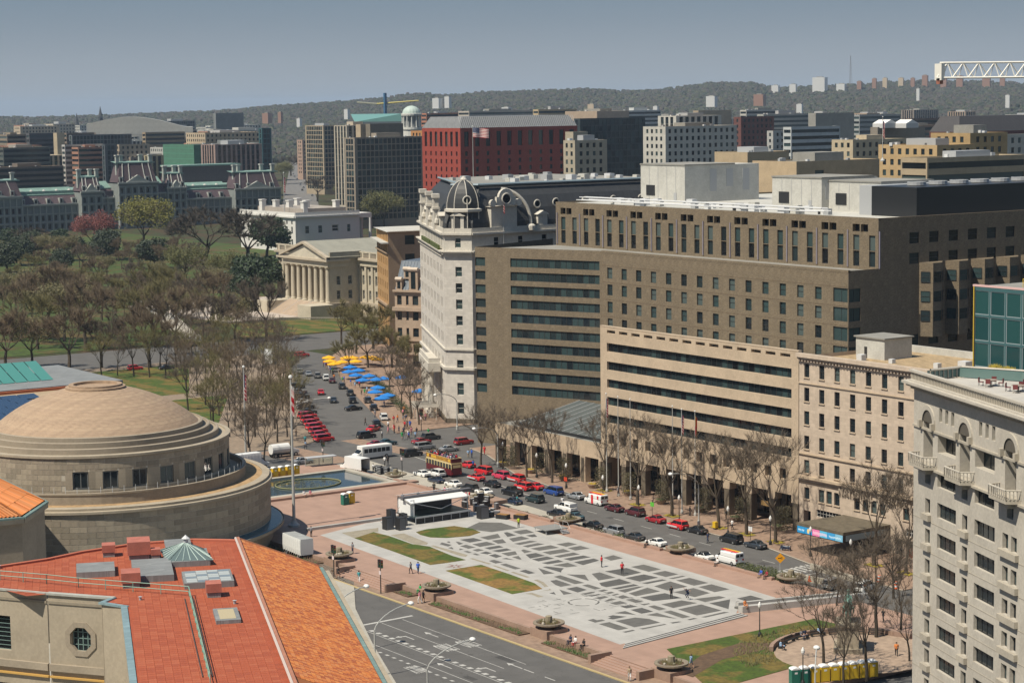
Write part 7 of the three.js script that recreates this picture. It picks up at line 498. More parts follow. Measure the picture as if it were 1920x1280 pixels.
// ---------- far city ----------
function farBlock(name,label,xc,zc,w,d,h,col,st,grp){
const b=thing(name,label,'building',[xc-w / 2,0,zc-d / 2],grp),m=M(lin(...col),.85,T.stone),A=[xc-w,zc],C=[xc,zc],B=[xc,zc-d];
const ops=(L)=>{const r=[];if(st==='p'||st==='n')return r;const f=4,rows=Math.min(w<80?14:9,Math.floor((h-3) / f));
for(let k=0;k<rows;k++){const v=h-3.6-k*f;if(v<1)break;if(st==='r')r.push({u:.6,v,w:Math.max(.5,L-1.2),h:2,d:.4});else{const p=st==='c'?3.2:st==='v'?4.2:4,n=Math.floor((L-1) / p),u0=(L-n*p) / 2;for(let i=0;i<n;i++)r.push(st==='c'?{u:u0+i*p+.25,v:v-.6,w:p-.5,h:3.3,d:.25,gl:pick([0,1,1,2])}:st==='v'?{u:u0+i*p+.8,v:v-.9,w:p-1.6,h:3.9,d:.5,gl:pick([0,4,1])}:{u:u0+i*p+1.1,v,w:1.8,h:2.2,d:.3});}}return r;};
wall(b,A,C,0,h,st==='q'?[]:ops(w),m,{merged:true});wall(b,C,B,0,h,st==='q'?[{u:8,v:h-6,w:4,h:3,gl:3}]:ops(d),m,{merged:true});wall(b,B,[xc-w,zc-d],0,h,[],m);wall(b,[xc-w,zc-d],A,0,h,[],m);
roofPoly(b,R(xc-w,xc,zc-d,zc),h-.5,pick([bm.roofGrey,bm.roofWhite,bm.gravel]));
if(w>8&&d>14){boxPart(b,'plant_room',xc-w*.75,xc-w*.25,h-.5,h+rr(1.5,3),zc-d*.7,zc-d*.35,pick([bm.roofGrey,bm.metal,m]));for(let i=0;i<4;i++){const x=xc-rr(.1,.85)*w,z=zc-rr(.05,.9)*d,s=rr(.8,2);boxPart(b,'roof_unit',x,x+s,h-.5,h+s*.5,z,z+s,pick([bm.metal,bm.metalLight]));}}
if(st==='n'){for(let k=0;k<7;k++)ledge(b,'net_seam',A,C,h-3-k*4,h-2.8-k*4,.12,M(lin(.1,.34,.22),.8));}
return b;}
seed(41);for(const[l,x,z,w,d,h,c,st]of FAR)farBlock('office_block',l,x,z,Math.max(w,6),Math.max(d,6),h,c,st);
{ 
const[x,z,xl,zr,h,ht]=FP.red,b=thing('red_brick_block','red brick office block with grey metal mansard roof in the centre distance','building',[x,0,z]),m=M(lin(.36,.06,.04),.85,T.brick),O=[x,0,z],ops=(L,p)=>{const r=[];const n=Math.floor(L / p),u0=(L-n*p) / 2;for(let i=0;i<n;i++){r.push({u:u0+i*p+p*.3,v:h-10,w:p*.45,h:8,d:.8,gl:pick([1,2,0])});for(let k=0;k<9;k++)r.push({u:u0+i*p+p*.36,v:h-15-k*4.2,w:p*.26,h:2.4,d:.5,gl:pick([0,1,4])});}return r;};
wall(b,[xl,z],[x,z],0,h,ops(x-xl,5.2),m,{merged:true});wall(b,[x,z],[x,zr],0,h,ops(z-zr,7),m,{merged:true});const zk=M(lin(.23,.235,.24),.5,T.streak),i=3.5;mesh('mansard',new G(O).quad([xl,h,z],[x,h,z],[x-i,ht,z-i],[xl+i,ht,z-i]).quad([x,h,z],[x,h,zr],[x-i,ht,zr+i],[x-i,ht,z-i]).poly([[xl+i,zr+i],[x-i,zr+i],[x-i,z-i],[xl+i,z-i]],ht),zk,b);for(let k=0;k<60;k++){const q=z-1-(z-zr-2)*k / 59;mesh('roof_seam',new G(O).tube([x+.05,h,q],[x-i+.1,ht,q],.12,.12,4),M(lin(.34,.35,.36),.5),b);}}
{const[x,z,xl,zr,h,ht]=FP.man,b=thing('dark_mansard_block','dark red block with black mansard roof at right below the crane','building',[x,0,z]),m=M(lin(.14,.04,.04),.85,T.brick),O=[x,0,z];wall(b,[xl,z],[x,z],0,h,[],m);wall(b,[x,z],[x,zr],0,h,grid(3,9,6.4,2.6,h-6,1,4,4,{d:.4}),m,{merged:true});const i=4;mesh('mansard',new G(O).quad([xl,h,z],[x,h,z],[x-i,ht,z-i],[xl+i,ht,z-i]).quad([x,h,z],[x,h,zr],[x-i,ht,zr+i],[x-i,ht,z-i]).poly([[xl+i,zr+i],[x-i,zr+i],[x-i,z-i],[xl+i,z-i]],ht),M(lin(.075,.07,.072),.6,T.streak),b);}
{const[[x0,z0,y0],[x1,z1,y1],[xm,zm,ym]]=FP.arch,b=thing('arched_roof_hall','long pale building with gently arched roof on the left skyline','building',[xm,0,zm]),O=[xm,0,zm],g=new G(O),n=16,pt=(t,o)=>[x0+(x1-x0)*t-o*.9,52+(ym-52)*(.35+.65*Math.sin(Math.PI*Math.min(1,.12+t*.95))),z0+(z1-z0)*t-o*.43];for(let i=0;i<n;i++){const a=i / n,c=(i+1) / n,A=pt(a,0),B=pt(c,0),A2=pt(a,60),B2=pt(c,60);g.quad(A,B,B2,A2);g.quad([A[0],50,A[2]],[B[0],50,B[2]],B,A);}mesh('arched_roof',g,M(lin(.5,.5,.48),.6,T.stone),b);mesh('wall',new G(O).prism([[x0,z0],[x1,z1],[x1-50,z1-24],[x0-50,z0-24]],0,51),M(lin(.3,.3,.28),.8),b);}
{const[x,z,t,bse]=FP.cupola,b=thing('columned_cupola','round white columned cupola with ribbed green-white dome beside red block','cupola',[x,0,z]),w=M(lin(.58,.58,.54),.7);mesh('drum',new G().lathe(0,0,[[7,0],[7,bse-2],[7.6,bse-1.6],[7.6,bse],[5,bse]],20),w,b);mesh('core',new G().lathe(0,0,[[4.8,bse],[4.8,bse+8]],16),M(lin(.25,.26,.26),.8),b);for(let i=0;i<12;i++){const a=i / 12*6.283;mesh('column',new G().lathe(Math.sin(a)*6.4,Math.cos(a)*6.4,[[.5,bse],[.45,bse+8]],6),w,b);}mesh('ring',new G().lathe(0,0,[[7.2,bse+8],[7.4,bse+9.4],[6.4,bse+9.6]],20),w,b);const p=[];for(let k=0;k<=6;k++){const q=k / 6*1.5;p.push([6.4*Math.cos(q),bse+9.5+(t-bse-9.5)*Math.sin(q)]);}mesh('dome',new G().lathe(0,0,p,16),M(lin(.42,.5,.46),.6),b);}
{const[[x0,z0,y0],[x1,z1,y1]]=FP.tri,b=thing('teal_wedge_roof_block','block with wedge-shaped teal roof left of the white cupola','building',[x0,0,z0]),O=[x0,0,z0];const g=new G(O).prism([[x0,z0],[x1,z1],[x1-30,z1-14],[x0-30,z0-14]],0,y0-6);mesh('wall',g,M(lin(.1,.12,.13),.4),b);mesh('wedge_roof',new G(O).quad([x0,y0-6,z0],[x1,y1,z1],[x1-30,y1,z1-14],[x0-30,y0,z0-14]).tri([x0,y0-6,z0],[x1,y1-6,z1],[x1,y1,z1],[0,0],[9,0],[9,5]),M(lin(.14,.3,.28),.5),b);}
FP.tents.forEach(([x,z,t,bs],i)=>{const b=thing('tent_roof',['left of two white tent roofs on the brown block','right of two white tent roofs on the brown block'][i],'tent',[x,bs,z]),w=M(lin(.75,.74,.72),.8),hh=t-bs;mesh('canvas',new G().quad([-5,hh*.5,5],[5,hh*.5,5],[5,hh,0],[-5,hh,0]).quad([5,hh*.5,-5],[-5,hh*.5,-5],[-5,hh,0],[5,hh,0]).tri([5,hh*.5,5],[5,hh*.5,-5],[5,hh,0],[0,0],[9,0],[5,5]),w,b);mesh('wall',new G().box(-5,5,-.5,hh*.5,-5,5),M(lin(.5,.5,.5),.8),b);});
FP.steeple.forEach(([x,z,t],i)=>{const b=thing('church_steeple',['taller dark church spire on the left skyline','shorter dark church spire on the far left skyline'][i],'steeple',[x,0,z]),m=M(lin(.05,.055,.06),.8);mesh('tower',new G().box(-3,3,0,t-18,-3,3),m,b);mesh('spire',new G().lathe(0,0,[[4,t-18],[.2,t]],8),m,b);});
{const[x,z,t]=FP.mast,b=thing('radio_mast','thin lattice radio mast on the right hill','mast',[x,60,z]),m=M(lin(.2,.2,.22),.6);for(const[i,j]of[[-1,-1],[1,-1],[0,1]])mesh('leg',new G().tube([i*5,0,j*5],[i*.6,t-60,j*.6],1,.5,4),m,b);}
function lattice(b,A,B,h,w,n,m,rad){const v=(t,o,u)=>[A[0]+(B[0]-A[0])*t,A[1]+(B[1]-A[1])*t+u,A[2]+(B[2]-A[2])*t+o];mesh('top_chord',new G().tube(v(0,0,h),v(1,0,h),rad,rad,5),m,b);for(const s of[-1,1])mesh('bottom_chord',new G().tube(v(0,s*w,0),v(1,s*w,0),rad,rad,5),m,b);for(let i=0;i<n;i++)for(const s of[-1,1]){mesh('lacing',new G().tube(v(i / n,s*w,0),v((i+.5) / n,0,h),rad*.6,rad*.6,4),m,b);mesh('lacing',new G().tube(v((i+.5) / n,0,h),v((i+1) / n,s*w,0),rad*.6,rad*.6,4),m,b);}}
{const[[x,z,y1],[,,y0]]=FP.crane,b=thing('tower_crane','white lattice tower crane jib at upper right','crane',[x,y0,z]),m=M(lin(.7,.68,.62),.6);const dx=60*.565,dz=-60*.825;lattice(b,[0,0,0],[dx,-.3,dz],3.8,1.1,15,m,.28);mesh('jib_tip',new G().box(-1.2,1.2,-.6,3.6,-.6,.6),m,b);mesh('hook_block',new G().box(-.6,.6,-1.6,-.3,-.6,.6),M(lin(.3,.12,.08),.6),b);mesh('tower',new G().box(dx-1,dx+1,-y0,4,dz-1,dz+1),m,b);}
{const[x,z,t]=FP.bluecrane,b=thing('tower_crane','small blue and yellow tower crane on the skyline left of the cupola','crane',[x,0,z]);mesh('mast',new G().box(-1.4,1.4,0,t,-1.4,1.4),M(lin(.04,.13,.25),.6),b);mesh('jib',new G().tube([-5,t-12,8],[16,t-9,-34],1,.8,5),M(lin(.5,.42,.12),.6),b);mesh('counter_jib',new G().tube([-5,t-12,8],[-14,t-10,28],1,1,5),M(lin(.4,.4,.3),.6),b);}
{const rows=14,D0=3000,D1=6000,g=new G(),hgt=(i,j)=>{const t=j / rows,H1=HILL[i][2]-9,n=(fbm(i / 121,j / rows*.3,14,4,3)-.5)*26;return Math.max(-.2,H1*Math.pow(t,1.15)+n*t*(1-t)*2);},P=(i,j)=>{const D2=D0+(D1-D0)*j / rows;return[HILL[i][0]*D2,hgt(i,j),HILL[i][1]*D2];};
for(let i=0;i<HILL.length-1;i++){for(let j=0;j<rows;j++)g.quad(P(i,j),P(i+1,j),P(i+1,j+1),P(i,j+1));const a=P(i,rows),c=P(i+1,rows);g.quad(a,c,[c[0]*1.4,0,c[2]*1.4],[a[0]*1.4,0,a[2]*1.4]);}
struct('hills',g,M(lin(.07,.07,.05),.95));
seed(55);const geo=new THREE.IcosahedronGeometry(1,1);{const p=geo.attributes.position;for(let i=0;i<p.count;i++){const h=.72+.5*hash2(Math.round(p.getX(i)*99),Math.round(p.getY(i)*99+p.getZ(i)*37),5);p.setXYZ(i,p.getX(i)*h,p.getY(i)*h,p.getZ(i)*h);}geo.computeVertexNormals();}
const N=42000,im=new THREE.InstancedMesh(geo,M('#ffffff',.95),N),mm=new THREE.Matrix4(),q=new THREE.Quaternion(),cols=[lin(.045,.043,.035),lin(.055,.05,.04),lin(.038,.045,.03),lin(.06,.066,.034),lin(.03,.04,.022),lin(.065,.053,.044)];
for(let k=0;k<N;k++){const fi=rnd()*(HILL.length-1.01),i=Math.floor(fi),fj=Math.pow(rnd(),.75)*rows,j=Math.min(rows-1,Math.floor(fj)),A=P(i,j),B=P(i+1,j),C2=P(i,j+1),u=fi-i,v=fj-j;const x=A[0]+(B[0]-A[0])*u+(C2[0]-A[0])*v,y=A[1]+(B[1]-A[1])*u+(C2[1]-A[1])*v,z=A[2]+(B[2]-A[2])*u+(C2[2]-A[2])*v,s=rr(3.6,7);mm.compose(new THREE.Vector3(x,y+s*.55,z),q.setFromAxisAngle(new THREE.Vector3(0,1,0),rnd()*6.28),new THREE.Vector3(s,s*rr(.8,1.2),s));im.setMatrixAt(k,mm);im.setColorAt(k,pick(cols));}
im.name='hill_woods';im.userData={kind:'stuff',label:'distant brown woods covering the hills on the horizon',category:'woods'};scene.add(im);}
{const c={w:lin(.62,.62,.6),b:lin(.3,.17,.12),t:lin(.5,.4,.28)};seed(66);HH.forEach(([x,z,t,w,h,k])=>{const b=thing('hill_building',k==='w'?'small white building among the trees on the hills':k==='b'?'small brown brick building among the hill trees':'small tan apartment building on the hill crest','building',[x,0,z],k==='w'?'white hill buildings':k==='b'?'brick hill buildings':'tan hill buildings');mesh('wall',new G().cbox(0,0,w,w*.6,t-h-14,t,-.9),M(c[k],.85),b);const g=new G();for(let r=0;r<Math.floor(h / 4);r++)for(let i=0;i<Math.floor(w / 6);i++)g.cbox(0,0,.1,.1,0,.1);mesh('roof',new G().cbox(0,0,w*.5,w*.3,t,t+2,-.9),bm.roofGrey,b);});}
{seed(88);const cols=[[.6,.5,.38],[.46,.34,.25],[.66,.64,.6],[.34,.28,.24],[.54,.54,.52],[.45,.24,.17],[.18,.2,.21],[.62,.55,.46],[.4,.42,.43]];const names=['pale stone block in the middle-distance rooftops','brown block in the middle-distance rooftops','white block in the middle-distance rooftops','dark brown block in the middle-distance rooftops','grey block in the middle-distance rooftops','brick red block in the middle-distance rooftops','dark glass block in the middle-distance rooftops','cream block in the middle-distance rooftops','slate grey block in the middle-distance rooftops'];
const th=34.4*Math.PI / 180;let n=0;for(let ring=0;ring<13;ring++){const D2=1500+ring*125;for(let k=0;k<22;k++){const px=-60+k*95+rr(-30,30);if(rnd()<.3)continue;const ang=Math.atan((px-960) / 4000);if(px>480&&px<640&&D2>900)continue;if(px<520&&D2<1750)continue;const a=th+ang,x=-Math.cos(a)*D2,z=-Math.sin(a)*D2,ci=Math.floor(rnd()*cols.length),w=rr(18,40),d=rr(20,55),h=Math.min(rr(30,46)+(D2-1500)*.012,62);farBlock('city_block',names[ci],x,z,w,d,h,cols[ci],ci===6?'c':pick(['g','r','v','g']),'middle-distance '+['pale stone','brown','white','dark brown','grey','brick red','dark glass','cream','slate grey'][ci]+' blocks');n++;}}
console.log('filler',n);}
// ---------- trees ----------
const bark=M(lin(.1,.08,.065),.95,T.wood),barkDark=M(lin(.06,.05,.042),.95,T.wood);
function makeTree(sd,o){ 
seed(sd);const g=new G(),tw=new G(),V=THREE.Vector3,ends=[];const H1=o.h;
const grow=(p,d,len,r,lv)=>{const n=lv<2?3:2;let q=p.clone(),dd=d.clone(),rr0=r;for(let i=0;i<n;i++){const e=q.clone().addScaledVector(dd,len / n),r1=rr0*(lv===0?.9:.8);g.tube(q.toArray(),e.toArray(),rr0,r1,lv<1?7:lv<3?5:3);q=e;rr0=r1;dd.add(new V(rr(-.16,.16),rr(-.02,.12)+(o.up||.05),rr(-.16,.16))).normalize();if(lv>1)ends.push([q.clone(),dd.clone(),lv]);}
if(lv>=4){ends.push([q,dd,5]);return;}const k=lv===0?5:rnd()<.5?3:2;const a0=rnd()*6.28;for(let i=0;i<k;i++){const a=a0+i / k*6.283+rr(-.4,.4),tilt=(lv===0?o.tilt||.62:.5)+rr(-.15,.2),s=Math.abs(dd.y)>.95?new V(1,0,0):new V(0,1,0),e=dd.clone().cross(s).normalize(),f=dd.clone().cross(e),nd=dd.clone().multiplyScalar(Math.cos(tilt)).addScaledVector(e,Math.sin(tilt)*Math.cos(a)).addScaledVector(f,Math.sin(tilt)*Math.sin(a)).normalize();nd.y=Math.max(nd.y,-.1);grow(q,nd,len*(lv===0?.72:.74)*rr(.8,1.15),rr0*(lv===0?.6:.66),lv+1);}
if(lv===0&&o.leader)grow(q,dd,len*.8,rr0*.7,1);};
grow(new V(0,-.1,0),new V(0,1,0),H1*(o.fork||.3),H1*(o.girth||.017),0);
const per=Math.max(1,Math.round((o.twigs||3000) / ends.length));for(const[p,d]of ends)for(let i=0;i<per;i++){const v=new V(d.x+rr(-.95,.95),d.y+rr(-.6,.9),d.z+rr(-.95,.95)).normalize(),l=rr(.4,1)*H1*.075,s=new V(rr(-1,1),rr(-1,1),rr(-1,1)).cross(v).normalize().multiplyScalar(o.tw||.03),b0=p.clone().addScaledVector(d,-rnd()*H1*.05),t=b0.clone().addScaledVector(v,l);tw.tri(b0.clone().add(s).toArray(),b0.clone().sub(s).toArray(),t.toArray(),[0,0],[1,0],[0,1]);}
let lf=null;if(o.leaves){lf=new G();const pl=Math.max(1,Math.round(o.leaves / ends.length));for(const[p]of ends)for(let i=0;i<pl;i++){const c=p.clone().add(new V(rr(-1,1),rr(-.8,1),rr(-1,1)).multiplyScalar(H1*(o.clump||.06))),a=new V(rr(-1,1),rr(-1,1),rr(-1,1)).normalize(),b2=new V(rr(-1,1),rr(-1,1),rr(-1,1)).cross(a).normalize(),s=rr(.6,1.2)*o.ls;lf.tri(c.clone().addScaledVector(a,s).toArray(),c.clone().addScaledVector(a,-s*.5).addScaledVector(b2,s*.7).toArray(),c.clone().addScaledVector(a,-s*.5).addScaledVector(b2,-s*.7).toArray(),[0,0],[1,0],[0,1]);}}
const trunk=g.geo(),crown=mergeGeometries([tw.geo(),...(lf?[lf.geo()]:[])],!!lf);trunk.computeBoundingBox();const top=Math.max(...ends.map((e)=>e[0].y));return{trunk,crown,top:top*1.03};}
function treeThing(name,label,T0,mats,p,h,grp){const b=thing(name,label,'tree',p,grp,rnd()*6.28),s=h / T0.top;b.scale.set(s*rr(.9,1.1),s,s*rr(.9,1.1));mesh('trunk',T0.trunk,mats[0],b);const c=mesh('crown',T0.crown,mats[1],b);c.userData.kind='stuff';return b;}
const twig=(r,g,b)=>M(lin(r,g,b),.95,null,{side:THREE.DoubleSide}),leafM=(r,g,b)=>M(lin(r,g,b),.9,null,{physical:true,transmission:.35,thickness:0,side:THREE.DoubleSide});
{const S=[1,2,3,4].map((i)=>makeTree(100+i,{h:16,fork:.26,girth:.014,tilt:.55,twigs:3600,tw:.017,leader:true,up:.1})),K=[1,2,3,4].map((i)=>makeTree(200+i,{h:20,fork:.2,girth:.017,tilt:.72,twigs:7000,tw:.022,up:.08})),B=[1,2].map((i)=>makeTree(300+i,{h:26,fork:.24,girth:.022,tilt:.7,twigs:4200,tw:.05})),L=[1,2].map((i)=>makeTree(400+i,{h:20,fork:.2,girth:.016,tilt:.7,twigs:2500,tw:.04,leaves:5200,ls:.24,clump:.07})),E=[1].map((i)=>makeTree(500+i,{h:14,fork:.12,girth:.02,tilt:.8,leader:true,twigs:800,tw:.04,leaves:9000,ls:.3,clump:.085}));
const tg=twig(.125,.098,.072),tb=twig(.16,.118,.075),to=twig(.165,.145,.06),tp=twig(.24,.19,.15);
const st=['first','second','third','fourth','fifth','sixth','seventh','eighth','ninth','tenth','eleventh','twelfth'];seed(61);
TR.street.forEach(([x,z,h],i)=>treeThing('street_tree',st[i]+' bare street tree from the domed hotel along the north pavement',S[i%4],[bark,tg],[x,.13,z],h,'bare street trees of the north pavement'));
const ep=['by the curved bench','behind the yellow toilets, left','behind the yellow toilets, right','beside the green statue','small, beside the round planter','low, in front of the statue','against the arched hotel','by the orange drums','at the bottom right hotel foot','small, behind the silver car'];
TR.east.forEach(([x,z,h,y],i)=>treeThing('bare_tree','bare dark tree '+ep[i],S[(i+1)%4],[barkDark,tg],[x,y,z],h,'bare trees of the east garden'));
const wl=['nearest hotel trellis','right of the trellis','left of the trellis','over the blue parasols','between blue and yellow parasols','over the yellow parasols','left above the yellow parasols','right above the yellow parasols','behind the blue parasols','near hotel portico','at the parasol hedge'];
TR.will.forEach(([x,z,h],i)=>treeThing('budding_tree','bare budding tree '+wl[i],i<4?S[i%4]:K[i%4],[bark,i<4?tg:to],[x,.13,z],h,'trees of the restaurant terrace'));
TR.persh.forEach(([x,z,h],i)=>treeThing('bare_tree','thin bare tree in the paved park beyond the rotunda',S[i%4],[barkDark,[tg,to,tb][i%3]],[x,.12,z],h,'bare trees of the paved park'));
const gb=[to,leafM(.2,.175,.075)];TR.ell.forEach(([x,z,h],i)=>i%5===2?treeThing('budding_tree','broad tree with olive spring buds in the left park',L[i%2],[bark,gb],[x,0,z],h*.9,'budding trees of the left park'):treeThing('park_tree','broad brown leafless tree in the left park',K[i%4],[bark,[tb,to,tg,tb][i%4]],[x,0,z],h,'brown trees of the left park'));
const lab={yellowgreen:['tall yellow-green budding tree before the grey mansard office'],redbud:['round reddish budding tree left of the yellow-green tree'],bigbare:['large dark bare tree left of the white mansion','large dark bare tree in front of the white mansion','grey bare tree beside the far avenue','bare tree low before the mansard office at left','bare tree on left side of the far avenue','bare tree under the mansard centre'],pale:['pale grey blossoming small tree in the left park'],olive:['olive budding tree right of the yellow-green tree','olive budding tree below the dark bare tree','big olive tree behind the tan hotel','green-olive tree behind the white mansion','olive tree at left of far avenue','olive tree at head of far avenue','olive tree before the pale office'],evergreen:['round dark evergreen left of the columned building','dark evergreen before the white mansion','dark evergreen clump below left mansards','dark evergreen right in the left clump','dark evergreen at far left edge','small evergreen under the reddish tree','low dark evergreen left of reddish tree']},n={};
for(const[k,x,z,h]of TR.spec){const i=n[k]=(n[k]??-1)+1,l=lab[k][Math.min(i,lab[k].length-1)];const m={yellowgreen:[L[0],[barkDark,[tg,leafM(.2,.19,.03)]]],redbud:[L[1],[bark,[twig(.16,.08,.06),leafM(.24,.07,.06)]]],bigbare:[B[i%2],[barkDark,twig(.08,.065,.05)]],pale:[K[0],[bark,tp]],olive:[L[i%2],[bark,[to,leafM(.16,.16,.05)]]],evergreen:[E[0],[barkDark,[twig(.04,.05,.02),leafM(.035,.065,.022)]]]}[k];treeThing(k==='evergreen'?'evergreen_tree':k==='bigbare'?'bare_tree':'budding_tree',l,m[0],m[1],[x,0,z],h);if(k==='bigbare'){const o=scene.children[scene.children.length-1];o.scale.x*=1.35;o.scale.z*=1.35;}}
seed(63);for(const[k,x,z,h]of TR.edge){const q={e:['evergreen_tree','low dark evergreen in the tree belt before the mansard office',E[0],[barkDark,[twig(.04,.05,.02),leafM(.04,.06,.025)]]],k:['bare_tree','bare brown tree in the belt before the mansard office',K[Math.floor(rnd()*4)],[bark,tb]],l:['budding_tree','olive budding tree in the belt before the mansard office',L[0],[bark,gb]],b:['bare_tree','dark bare tree in the belt before the mansard office',B[0],[barkDark,tg]]}[k];treeThing(q[0],q[1],q[2],q[3],[x,0,z],h,{e:'evergreens',k:'brown trees',l:'budding trees',b:'dark bare trees'}[k]+' of the mansard office belt');}
 
const bush=(name,label,x,y,z,r,h,col,n2,grp)=>{const b=thing(name,label,'shrub',[x,y,z],grp),g=new G();for(let i=0;i<n2;i++){const a=rnd()*6.28,q=Math.sqrt(rnd())*r,v=rnd()*h,s=rr(.08,.2);g.tri([Math.cos(a)*q+rr(-s,s),v,Math.sin(a)*q+rr(-s,s)],[Math.cos(a)*q+rr(-s,s),v+rr(-s,s),Math.sin(a)*q+rr(-s,s)],[Math.cos(a)*q+rr(-s,s),v+s,Math.sin(a)*q+rr(-s,s)],[0,0],[1,0],[0,1]);}const f=mesh('foliage',g,leafM(...col),b);f.userData.kind='stuff';mesh('stem',new G().tube([0,0,0],[0,h*.5,0],.05,.03,5),barkDark,b);return b;};
seed(71);const sl=['beside the white ladder van','second right of the ladder van','third right of the ladder van','fourth toward the corner planter','nearest the corner planter'];for(let i=0;i<5;i++)bush('shrub','olive green shrub '+sl[i],-264.5+i*2.4,.16,-227.6+rr(-.5,.5),1.7,1.6,[.1,.12,.035],1100,'shrubs by the north ledge');
for(let i=0;i<14;i++)bush('shrub','low scrubby plant in the bed behind the north ledge',-284-i*5.6+rr(-1,1),.16,-227.6+rr(-.8,.8),.9,.7,i%3?[.1,.09,.045]:[.09,.12,.03],260,'scrub of the north bed');
for(let i=0;i<9;i++){const x=-286.5-i*11+rr(-1.5,1.5);bush('clipped_tree','brown-green bush between the arcade pier openings',x,.7,-254.6,1.5,4.3,[.12,.105,.05],1500,'bushes before the arcade');}
 
for(let i=0;i<13;i++){const t=i / 12;bush('hedge_plant','dark green potted hedge plant around the parasol terrace',-516+t*62,.13,-305.6+t*27,1.2,2.3,[.05,.08,.02],500,'hedge of the parasol terrace');}
 
seed(73);const g=new G();for(const[a,c]of[[-278,-253.6],[-247.4,-235.4],[-341,-315.4],[-288.6,-284.6]])for(let i=0;i<(c-a)*34;i++){const x=rr(a,c),z=rr(-174.9,-174.0)-(rnd()<.25?rnd()*.9:0),s=rr(.08,.2),k=vnoise(x*.6,z,64,9);if(k<.42)continue;g.tri([x-s,.3,z],[x+s,.3,z+rr(-.1,.1)],[x+rr(-s,s),.3+rr(.12,.4),z+rr(-.1,.1)],[0,0],[1,0],[0,1]);}const o=mesh('bed_plants',g,leafM(.09,.16,.03),scene);o.userData={kind:'stuff',label:'bright green low plants in the street-side beds',category:'plants'};
const dg=new G();for(const[a,c]of[[-278,-253.6],[-247.4,-235.4],[-341,-315.4]])for(let i=0;i<(c-a)*14;i++){const x=rr(a,c),z=rr(-175.8,-174.2),s=.05;dg.tri([x-s,.3,z],[x+s,.3,z],[x+rr(-.3,.3),.3+rr(.2,.8),z+rr(-.2,.2)],[0,0],[1,0],[0,1]);}const o2=mesh('dry_stems',dg,twig(.22,.15,.1),scene);o2.userData={kind:'stuff',label:'dry brown stems in the street-side beds',category:'plants'};
seed(75);const eg=new G();for(let i=0;i<2600;i++){const a=rnd()*6.283,q=rr(1.03,1.5),x=-214+Math.cos(a)*11*q,z=-204+Math.sin(a)*11.5*q;if(x>-217||z>-180||z<-214)continue;const s=rr(.08,.22);eg.tri([x-s,.95,z],[x+s,.95,z],[x+rr(-.2,.2),.95+rr(.15,.6),z+rr(-.2,.2)],[0,0],[1,0],[0,1]);}const o3=mesh('garden_plants',eg,leafM(.17,.15,.05),scene);o3.userData={kind:'stuff',label:'ragged yellow-green planting around the round garden',category:'plants'};
}
// ---------- vehicles ----------
const paint={};const PC={white:[.78,.78,.76],black:[.012,.013,.015],navy:[.012,.022,.05],darkteal:[.015,.035,.04],charcoal:[.045,.047,.05],slate:[.06,.075,.095],grey:[.17,.17,.17],silver:[.42,.44,.46],blue:[.015,.06,.26],red:[.6,.02,.03],redp:[.58,.045,.1],crimson:[.32,.012,.02],maroon:[.085,.012,.018],teal:[.03,.09,.12],cream:[.62,.57,.45],taxi:[.62,.02,.025],redtaxi:[.58,.015,.03],stripevan:[.78,.78,.76],whitevan:[.76,.77,.77]};
const paintOf=(k)=>paint[k]||(paint[k]=M(lin(...PC[k]),.38,null,{physical:true,clearcoat:.8,clearcoatRoughness:.08,metalness:k==='silver'||k==='slate'?.5:0}));
const base0=paintOf('white'),carGlass=M(lin(.012,.016,.02),.05),tyre=M(lin(.015,.015,.015),.9),rim=M(lin(.4,.41,.42),.3,null,{metalness:.7}),tail=M(lin(.35,.01,.012),.3),head=M(lin(.6,.62,.62),.15),trim=M(lin(.02,.02,.02),.6),silverStripe=M(lin(.5,.5,.52),.4),stripeRed=M(lin(.6,.02,.03),.5),ladderY=M(lin(.7,.45,.03),.6);
function loft(sec,m){const g=new G(),ring=([x,w,y0,y1,t])=>[[x,y0,-w*.94],[x,y0+(y1-y0)*.3,-w],[x,y1-(y1-y0)*.18,-w*.98],[x,y1,-w*t],[x,y1,w*t],[x,y1-(y1-y0)*.18,w*.98],[x,y0+(y1-y0)*.3,w],[x,y0,w*.94]];const Rg=sec.map(ring);for(let i=0;i<Rg.length-1;i++)for(let k=0;k<8;k++){const j=(k+1)%8;g.quad(Rg[i][k],Rg[i][j],Rg[i+1][j],Rg[i+1][k]);}const cap=(r,f)=>{for(let k=1;k<7;k++)f?g.tri(r[0],r[k+1],r[k],[0,0],[1,0],[0,1]):g.tri(r[0],r[k],r[k+1],[0,0],[1,0],[0,1]);};cap(Rg[0],true);cap(Rg[Rg.length-1],false);return g;}
const wheelG=new G().tube([0,0,-.11],[0,0,.11],.33,.33,16,true).geo(),rimG=new G().tube([0,0,-.12],[0,0,.12],.2,.2,10,true).geo();
